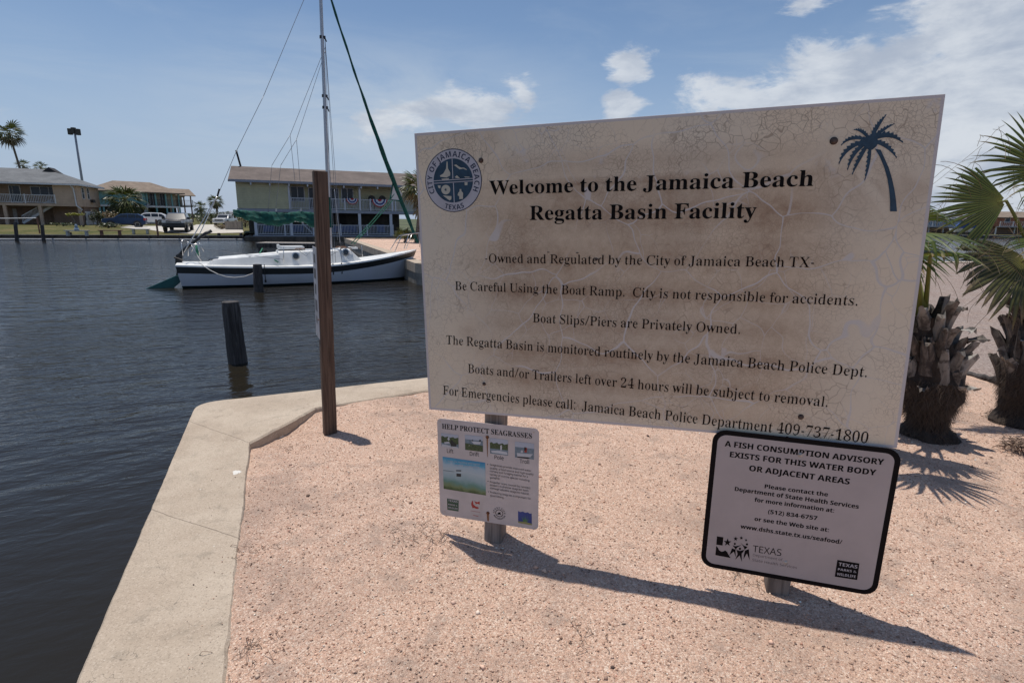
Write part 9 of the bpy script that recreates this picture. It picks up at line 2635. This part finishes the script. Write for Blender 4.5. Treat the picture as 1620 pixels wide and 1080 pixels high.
def near_palm(label, base, rprof, H, seed, boots, leaves, lean=(0, 0)):
    r = random.Random(seed)
    o = thing('fan_palm', label, 'palm tree', base, 0, 'short palms beside the welcome board')
    L = Vector((lean[0], lean[1], 0))
    rad = lambda z: interp(z, rprof)
    mb = MB(); NR, NC = 26, 26
    for i in range(NR + 1):
        z = -.1 + (H + .1) * i / NR
        for k in range(NC):
            a = 2 * pi * k / NC
            rr = rad(z) * (.92 + .07 * sin(5 * a + z * 20) + .06 * r.random())
            mb.v.append((L.x * z + rr * cos(a), L.y * z + rr * sin(a), z))
    for i in range(NR):
        for k in range(NC):
            k2 = (k + 1) % NC; mb.f.append((i * NC + k, i * NC + k2, (i + 1) * NC + k2, (i + 1) * NC + k)); mb.mi.append(0)
    mb.build('trunk', MAT['trunk_core'], o, smooth=False)
    # shaggy fibres
    V, Fc, T = [], [], []
    for i in range(5200):
        z = r.uniform(0, .50 * H) ; a = r.uniform(0, 2 * pi); rr = rad(z) * r.uniform(.93, 1.04)
        p = Vector((L.x * z + rr * cos(a), L.y * z + rr * sin(a), z))
        out = Vector((cos(a), sin(a), 0)); tn = Vector((-sin(a), cos(a), 0))
        ln = r.uniform(.02, .055); w_ = r.uniform(.0010, .0026)
        d = (Vector((0, 0, -1)) + out * r.uniform(.1, .6) + tn * r.uniform(-1.4, 1.4)).normalized()
        q = p + d * ln; q2 = q + (d + Vector((0, 0, -.5))) * ln * .4
        b0 = len(V); V += [tuple(p - tn * w_), tuple(p + tn * w_), tuple(q + tn * w_ * .7), tuple(q - tn * w_ * .7), tuple(q2)]
        Fc += [(b0, b0 + 1, b0 + 2, b0 + 3), (b0 + 3, b0 + 2, b0 + 4)]
        g = r.uniform(.5, 1.3); T += [.075 * g, .052 * g, .037 * g] * 5
    mb = MB(); mb.v, mb.f, mb.mi = V, Fc, [0] * len(Fc)
    f_ = mb.build('trunk_fibres', MAT['trunk_fibre'], o, attr=T, kind='stuff')
    # old leaf bases: split, curved woody plates standing off the trunk
    for i in range(boots):
        f = i / (boots - 1)
        z = H * (.30 + .66 * f) + r.uniform(-.02, .02)
        a = i * 2.399 + r.uniform(-.25, .25)
        rr = rad(min(z, H)) * .92
        w0 = r.uniform(.075, .135) * (1.1 - .2 * f); ln = r.uniform(.20, .32) * (1 - .15 * f)
        flare = r.uniform(.08, .50); tone = r.random() ** 4
        droop_ = r.random() < .35
        V, Fc, T = [], [], []
        NS, NW = 7, 5
        for th_k in (0, 1):
            for s_ in range(NS + 1):
                s = s_ / NS
                ww = w0 * (1 - .80 * s ** .6) * (1 + .12 * sin(9 * s + i))
                zz = z + ln * s * (1 - .5 * flare) - (.09 * s * s if droop_ else 0)
                off = rr + .012 + flare * ln * s ** 1.3 + (.05 * s * s if droop_ else 0) - th_k * .010
                for w_ in range(NW):
                    u_ = -1 + 2 * w_ / (NW - 1)
                    aa = a + u_ * ww / max(.1, rr) * .8
                    cup = -.040 * u_ * u_ * (1 - .2 * s) * (w0 / .08)
                    jag = (r.uniform(-.035, .035) if s_ == NS and th_k == 0 else 0)
                    V.append((L.x * zz + (off + cup) * cos(aa), L.y * zz + (off + cup) * sin(aa), zz + jag)); T += [tone * (.3 + .7 * s), 0, 0]
        K = (NS + 1) * NW
        for s_ in range(NS):
            for w_ in range(NW - 1):
                q = s_ * NW + w_
                Fc.append((q, q + 1, q + NW + 1, q + NW)); Fc.append((K + q + NW, K + q + NW + 1, K + q + 1, K + q))
        for w_ in range(NW - 1):
            q = NS * NW + w_; Fc.append((q, q + 1, K + q + 1, K + q))
        for s_ in range(NS):
            q = s_ * NW; Fc.append((q + NW, q, K + q, K + q + NW)); q += NW - 1; Fc.append((q, q + NW, K + q + NW, K + q))
        mb = MB(); mb.v, mb.f, mb.mi = V, Fc, [0] * len(Fc)
        mb.build('leaf_base', MAT['palm_boot'], o, attr=T, smooth='auto')
    top = Vector((L.x * H, L.y * H, H))
    for lf_ in leaves:
        hub, ax, nm_, R, spread, nseg, kw = lf_
        hub = Vector(hub) - Vector(base)
        mt = kw.pop('m', 'fan_leaf'); th_n = kw.pop('threads', 10)
        lf, T = fan_leaf(hub, ax, nm_, R, spread, nseg, rnd=r, petiole_from=top + Vector((r.uniform(-.05, .05), r.uniform(-.05, .05), -.05)), **kw)
        if th_n: threads(lf, T, hub, ax, R, th_n, r)
        lf.build('frond', MAT[mt], o, attr=T)
    return o


def pxdir(p0, D0, p1, D1):
    return (at(*p1, D1) - at(*p0, D0))


def leaf_px(hub, D, tip, Dt, spread, nseg, normal=None, Rk=1.0, **kw):
    h = at(*hub, D); tpt = at(*tip, Dt); ax = tpt - h
    nm_ = normal if normal is not None else (Vector((0, 0, CAM_H)) - h)
    return (h, ax, nm_, ax.length * Rk, spread, nseg, kw)


FWD = Vector((0, -1, .25))
pb1 = ground(1468, 682); pb2 = ground(1614, 662)
# palm 1, half hidden by the board: leaves reach out past its right edge
rr_ = random.Random(4)
lv1 = [leaf_px((1415, 385), 4.35, (1528, 405), 4.2, 95, 13, Vector((-.15, -.7, .75)), 1.0, droop=.12, dry=.12, hang=.12, split=.5),
       leaf_px((1405, 400), 4.2, (1490, 438), 4.1, 85, 11, Vector((-.1, -.6, .8)), .85, droop=.08, dry=.15, hang=.1),
       leaf_px((1420, 330), 4.6, (1510, 300), 4.7, 70, 9, Vector((0, -.8, .6)), .8, droop=.1, dry=.15, threads=4)]
crown1 = Vector((pb1.x - .30, pb1.y, 1.28))
lv1.append((Vector((2.38, 3.35, 1.46)), Vector((-.15, -1, .02)), Vector((0, 0, 1)), .48, 150, 17, dict(droop=.10, dry=.12, threads=4)))
for i in range(9):
    az = i * 2.399 + .6; el = .30 + .8 * (i / 9)
    d = Vector((cos(az) * cos(el), sin(az) * cos(el), sin(el)))
    if d.x > .0: continue
    hub = crown1 + d * .42
    if d.x < .2:
        lv1.append((hub, d + Vector((0, 0, -.2)), Vector((0, 0, 1)) - d * d.z, .50 if d.y > -.3 else .36, 170, 18, dict(droop=.25, dry=.15, threads=0)))
for az, el in ((-2.0, .3), (-2.5, .2)):
    d = Vector((cos(az) * cos(el), sin(az) * cos(el), sin(el)))
    lv1.append((crown1 + d * .30 + Vector((0, 0, -.06)), d, Vector((0, 0, 1)), .38, 150, 15, dict(droop=.2, dry=.2, threads=0)))
near_palm('short fan palm half hidden behind the right edge of the welcome board', pb1, [(-.1, .20), (0, .19), (.06, .125), (.14, .135), (.3, .22), (.42, .23), (.55, .19), (.8, .14), (1.2, .12)], .88, 21, 62, lv1, lean=(-.20, 0))

lv2 = [leaf_px((1592, 318), 4.0, (1470, 330), 4.05, 118, 26, Vector((.1, -1, .25)), 1.0, droop=.06, dry=.13, split=.62, hang=.1, curl=.4, threads=22),
       leaf_px((1624, 408), 4.1, (1555, 455), 4.0, 125, 22, Vector((-.3, -.9, .2)), 1.15, droop=.06, dry=.2, m='fan_leaf_old', split=.78, hang=.2, threads=12),
       leaf_px((1660, 270), 4.1, (1590, 205), 4.1, 130, 22, Vector((0, -1, .1)), 1.25, droop=.12, dry=.2, hang=.1, threads=14),
       leaf_px((1665, 380), 4.0, (1590, 388), 3.9, 60, 10, Vector((-.2, -.5, .8)), 1.0, droop=.02, hang=.05, dry=.3, threads=8),
       leaf_px((1660, 300), 4.3, (1590, 272), 4.3, 90, 14, Vector((0, -.7, .7)), 1.0, droop=.25, dry=.35, threads=16),
       leaf_px((1650, 425), 4.2, (1625, 478), 4.2, 110, 16, Vector((-.2, -1, .0)), 1.0, droop=.05, dry=.3, m='fan_leaf_old', threads=0)]
crown2 = Vector((pb2.x + .05, pb2.y, 1.08))
for i in range(12):
    az = i * 2.399; el = .75 + .6 * (i / 12)
    d = Vector((cos(az) * cos(el), sin(az) * cos(el), sin(el)))
    if d.x < .6: continue
    lv2.append((crown2 + d * .5, d + Vector((0, 0, -.2)), Vector((0, 0, 1)) - d * d.z, .6, 180, 20, dict(droop=.25, dry=.2, threads=0)))
near_palm('short fan palm with big open fan leaves at the right edge of the picture', pb2, [(-.1, .22), (0, .21), (.06, .15), (.15, .155), (.3, .20), (.42, .20), (.6, .17), (.9, .15), (1.2, .13)], 1.0, 33, 66, lv2)

# dark edging between gravel and parking
o = thing('edging_log', 'dark thin log edging between the gravel and the parking area behind the palms', 'edging', e0)
pts = [Vector(p) - e0 + Vector((0, 0, .012 + .01 * sin(i * 2))) for i, p in enumerate(lead)]
fine_pts = []
for a, c_ in zip(pts, pts[1:]):
    for k in range(6): fine_pts.append(a.lerp(c_, k / 6) + Vector((.01 * sin(k * 3), .012 * sin(k * 5 + 1), .006 * sin(k * 4))))
fine_pts.append(pts[-1])
mb = MB(); mb.tube(fine_pts, [.030 + .006 * sin(i * 1.7) for i in range(len(fine_pts))], 9)
mb.build('log', MAT['piling_wood'], o, smooth=True)

# dry twigs and roots lying on the gravel
rt = random.Random(8)


def litter(px, py, n, size, label, name='dry_twigs', flat=.03):
    c0 = ground(px, py, -.02)
    o_ = MB()
    for i in range(n):
        a = rt.uniform(0, 2 * pi); p = Vector((rt.gauss(0, size * .4), rt.gauss(0, size * .4), 0)); pts = [p]
        for k in range(5):
            a += rt.uniform(-.6, .6); p = p + Vector((cos(a), sin(a), 0)) * size * rt.uniform(.05, .14); pts.append(p)
        P_ = [(q.x, q.y, float(gz(c0.x + q.x, c0.y + q.y)) + .003 + rt.uniform(0, flat) * sin(pi * j / 5)) for j, q in enumerate(pts)]
        o_.tube(P_, [rt.uniform(.0006, .0014)] * 6, 4)
    ob = o_.build(name, MAT['twig'], kind='stuff')
    ob.location = (c0.x, c0.y, 0); ob['label'] = label


plain('twig', (.22, .15, .11), .9, var=.4, scale=30)
litter(690, 852, 26, .16, 'tangle of dry twigs left of the short sign post')
litter(660, 840, 12, .12, 'a few dry twigs on the gravel')
litter(395, 880, 12, .10, 'dry grass roots beside the seawall edge')
litter(400, 1035, 16, .12, 'dry grass at the foot of the picture by the seawall edge')
litter(1190, 908, 26, .13, 'dry roots behind the fish advisory sign')
litter(930, 1010, 10, .10, 'dry twigs in the foreground gravel')
litter(470, 700, 12, .12, 'dry twigs below the seawall corner')
litter(1500, 830, 10, .12, 'dry twigs near the palm shadow')
litter(870, 760, 10, .12, 'dry twigs behind the board')
# fallen dry palm fibre at the right edge
c0 = ground(1612, 712, -.02)
o = thing('fallen_palm_base', 'dry brown fallen palm leaf base lying on gravel at the right edge', 'palm debris', c0)
V, T = [], []
mb = MB()
for i in range(260):
    a = rt.uniform(0, pi * 2); p = Vector((rt.gauss(.02, .05), rt.gauss(0, .04), abs(rt.gauss(0, .035)))); q = p + Vector((cos(a) * .06, sin(a) * .05, rt.uniform(-.01, .03)))
    mb.tube([p, (p + q) / 2 + Vector((0, 0, .01)), q], .0028, 3)
mb.build('fibre_clump', MAT['twig'], o)

S.cycles.use_denoising = True
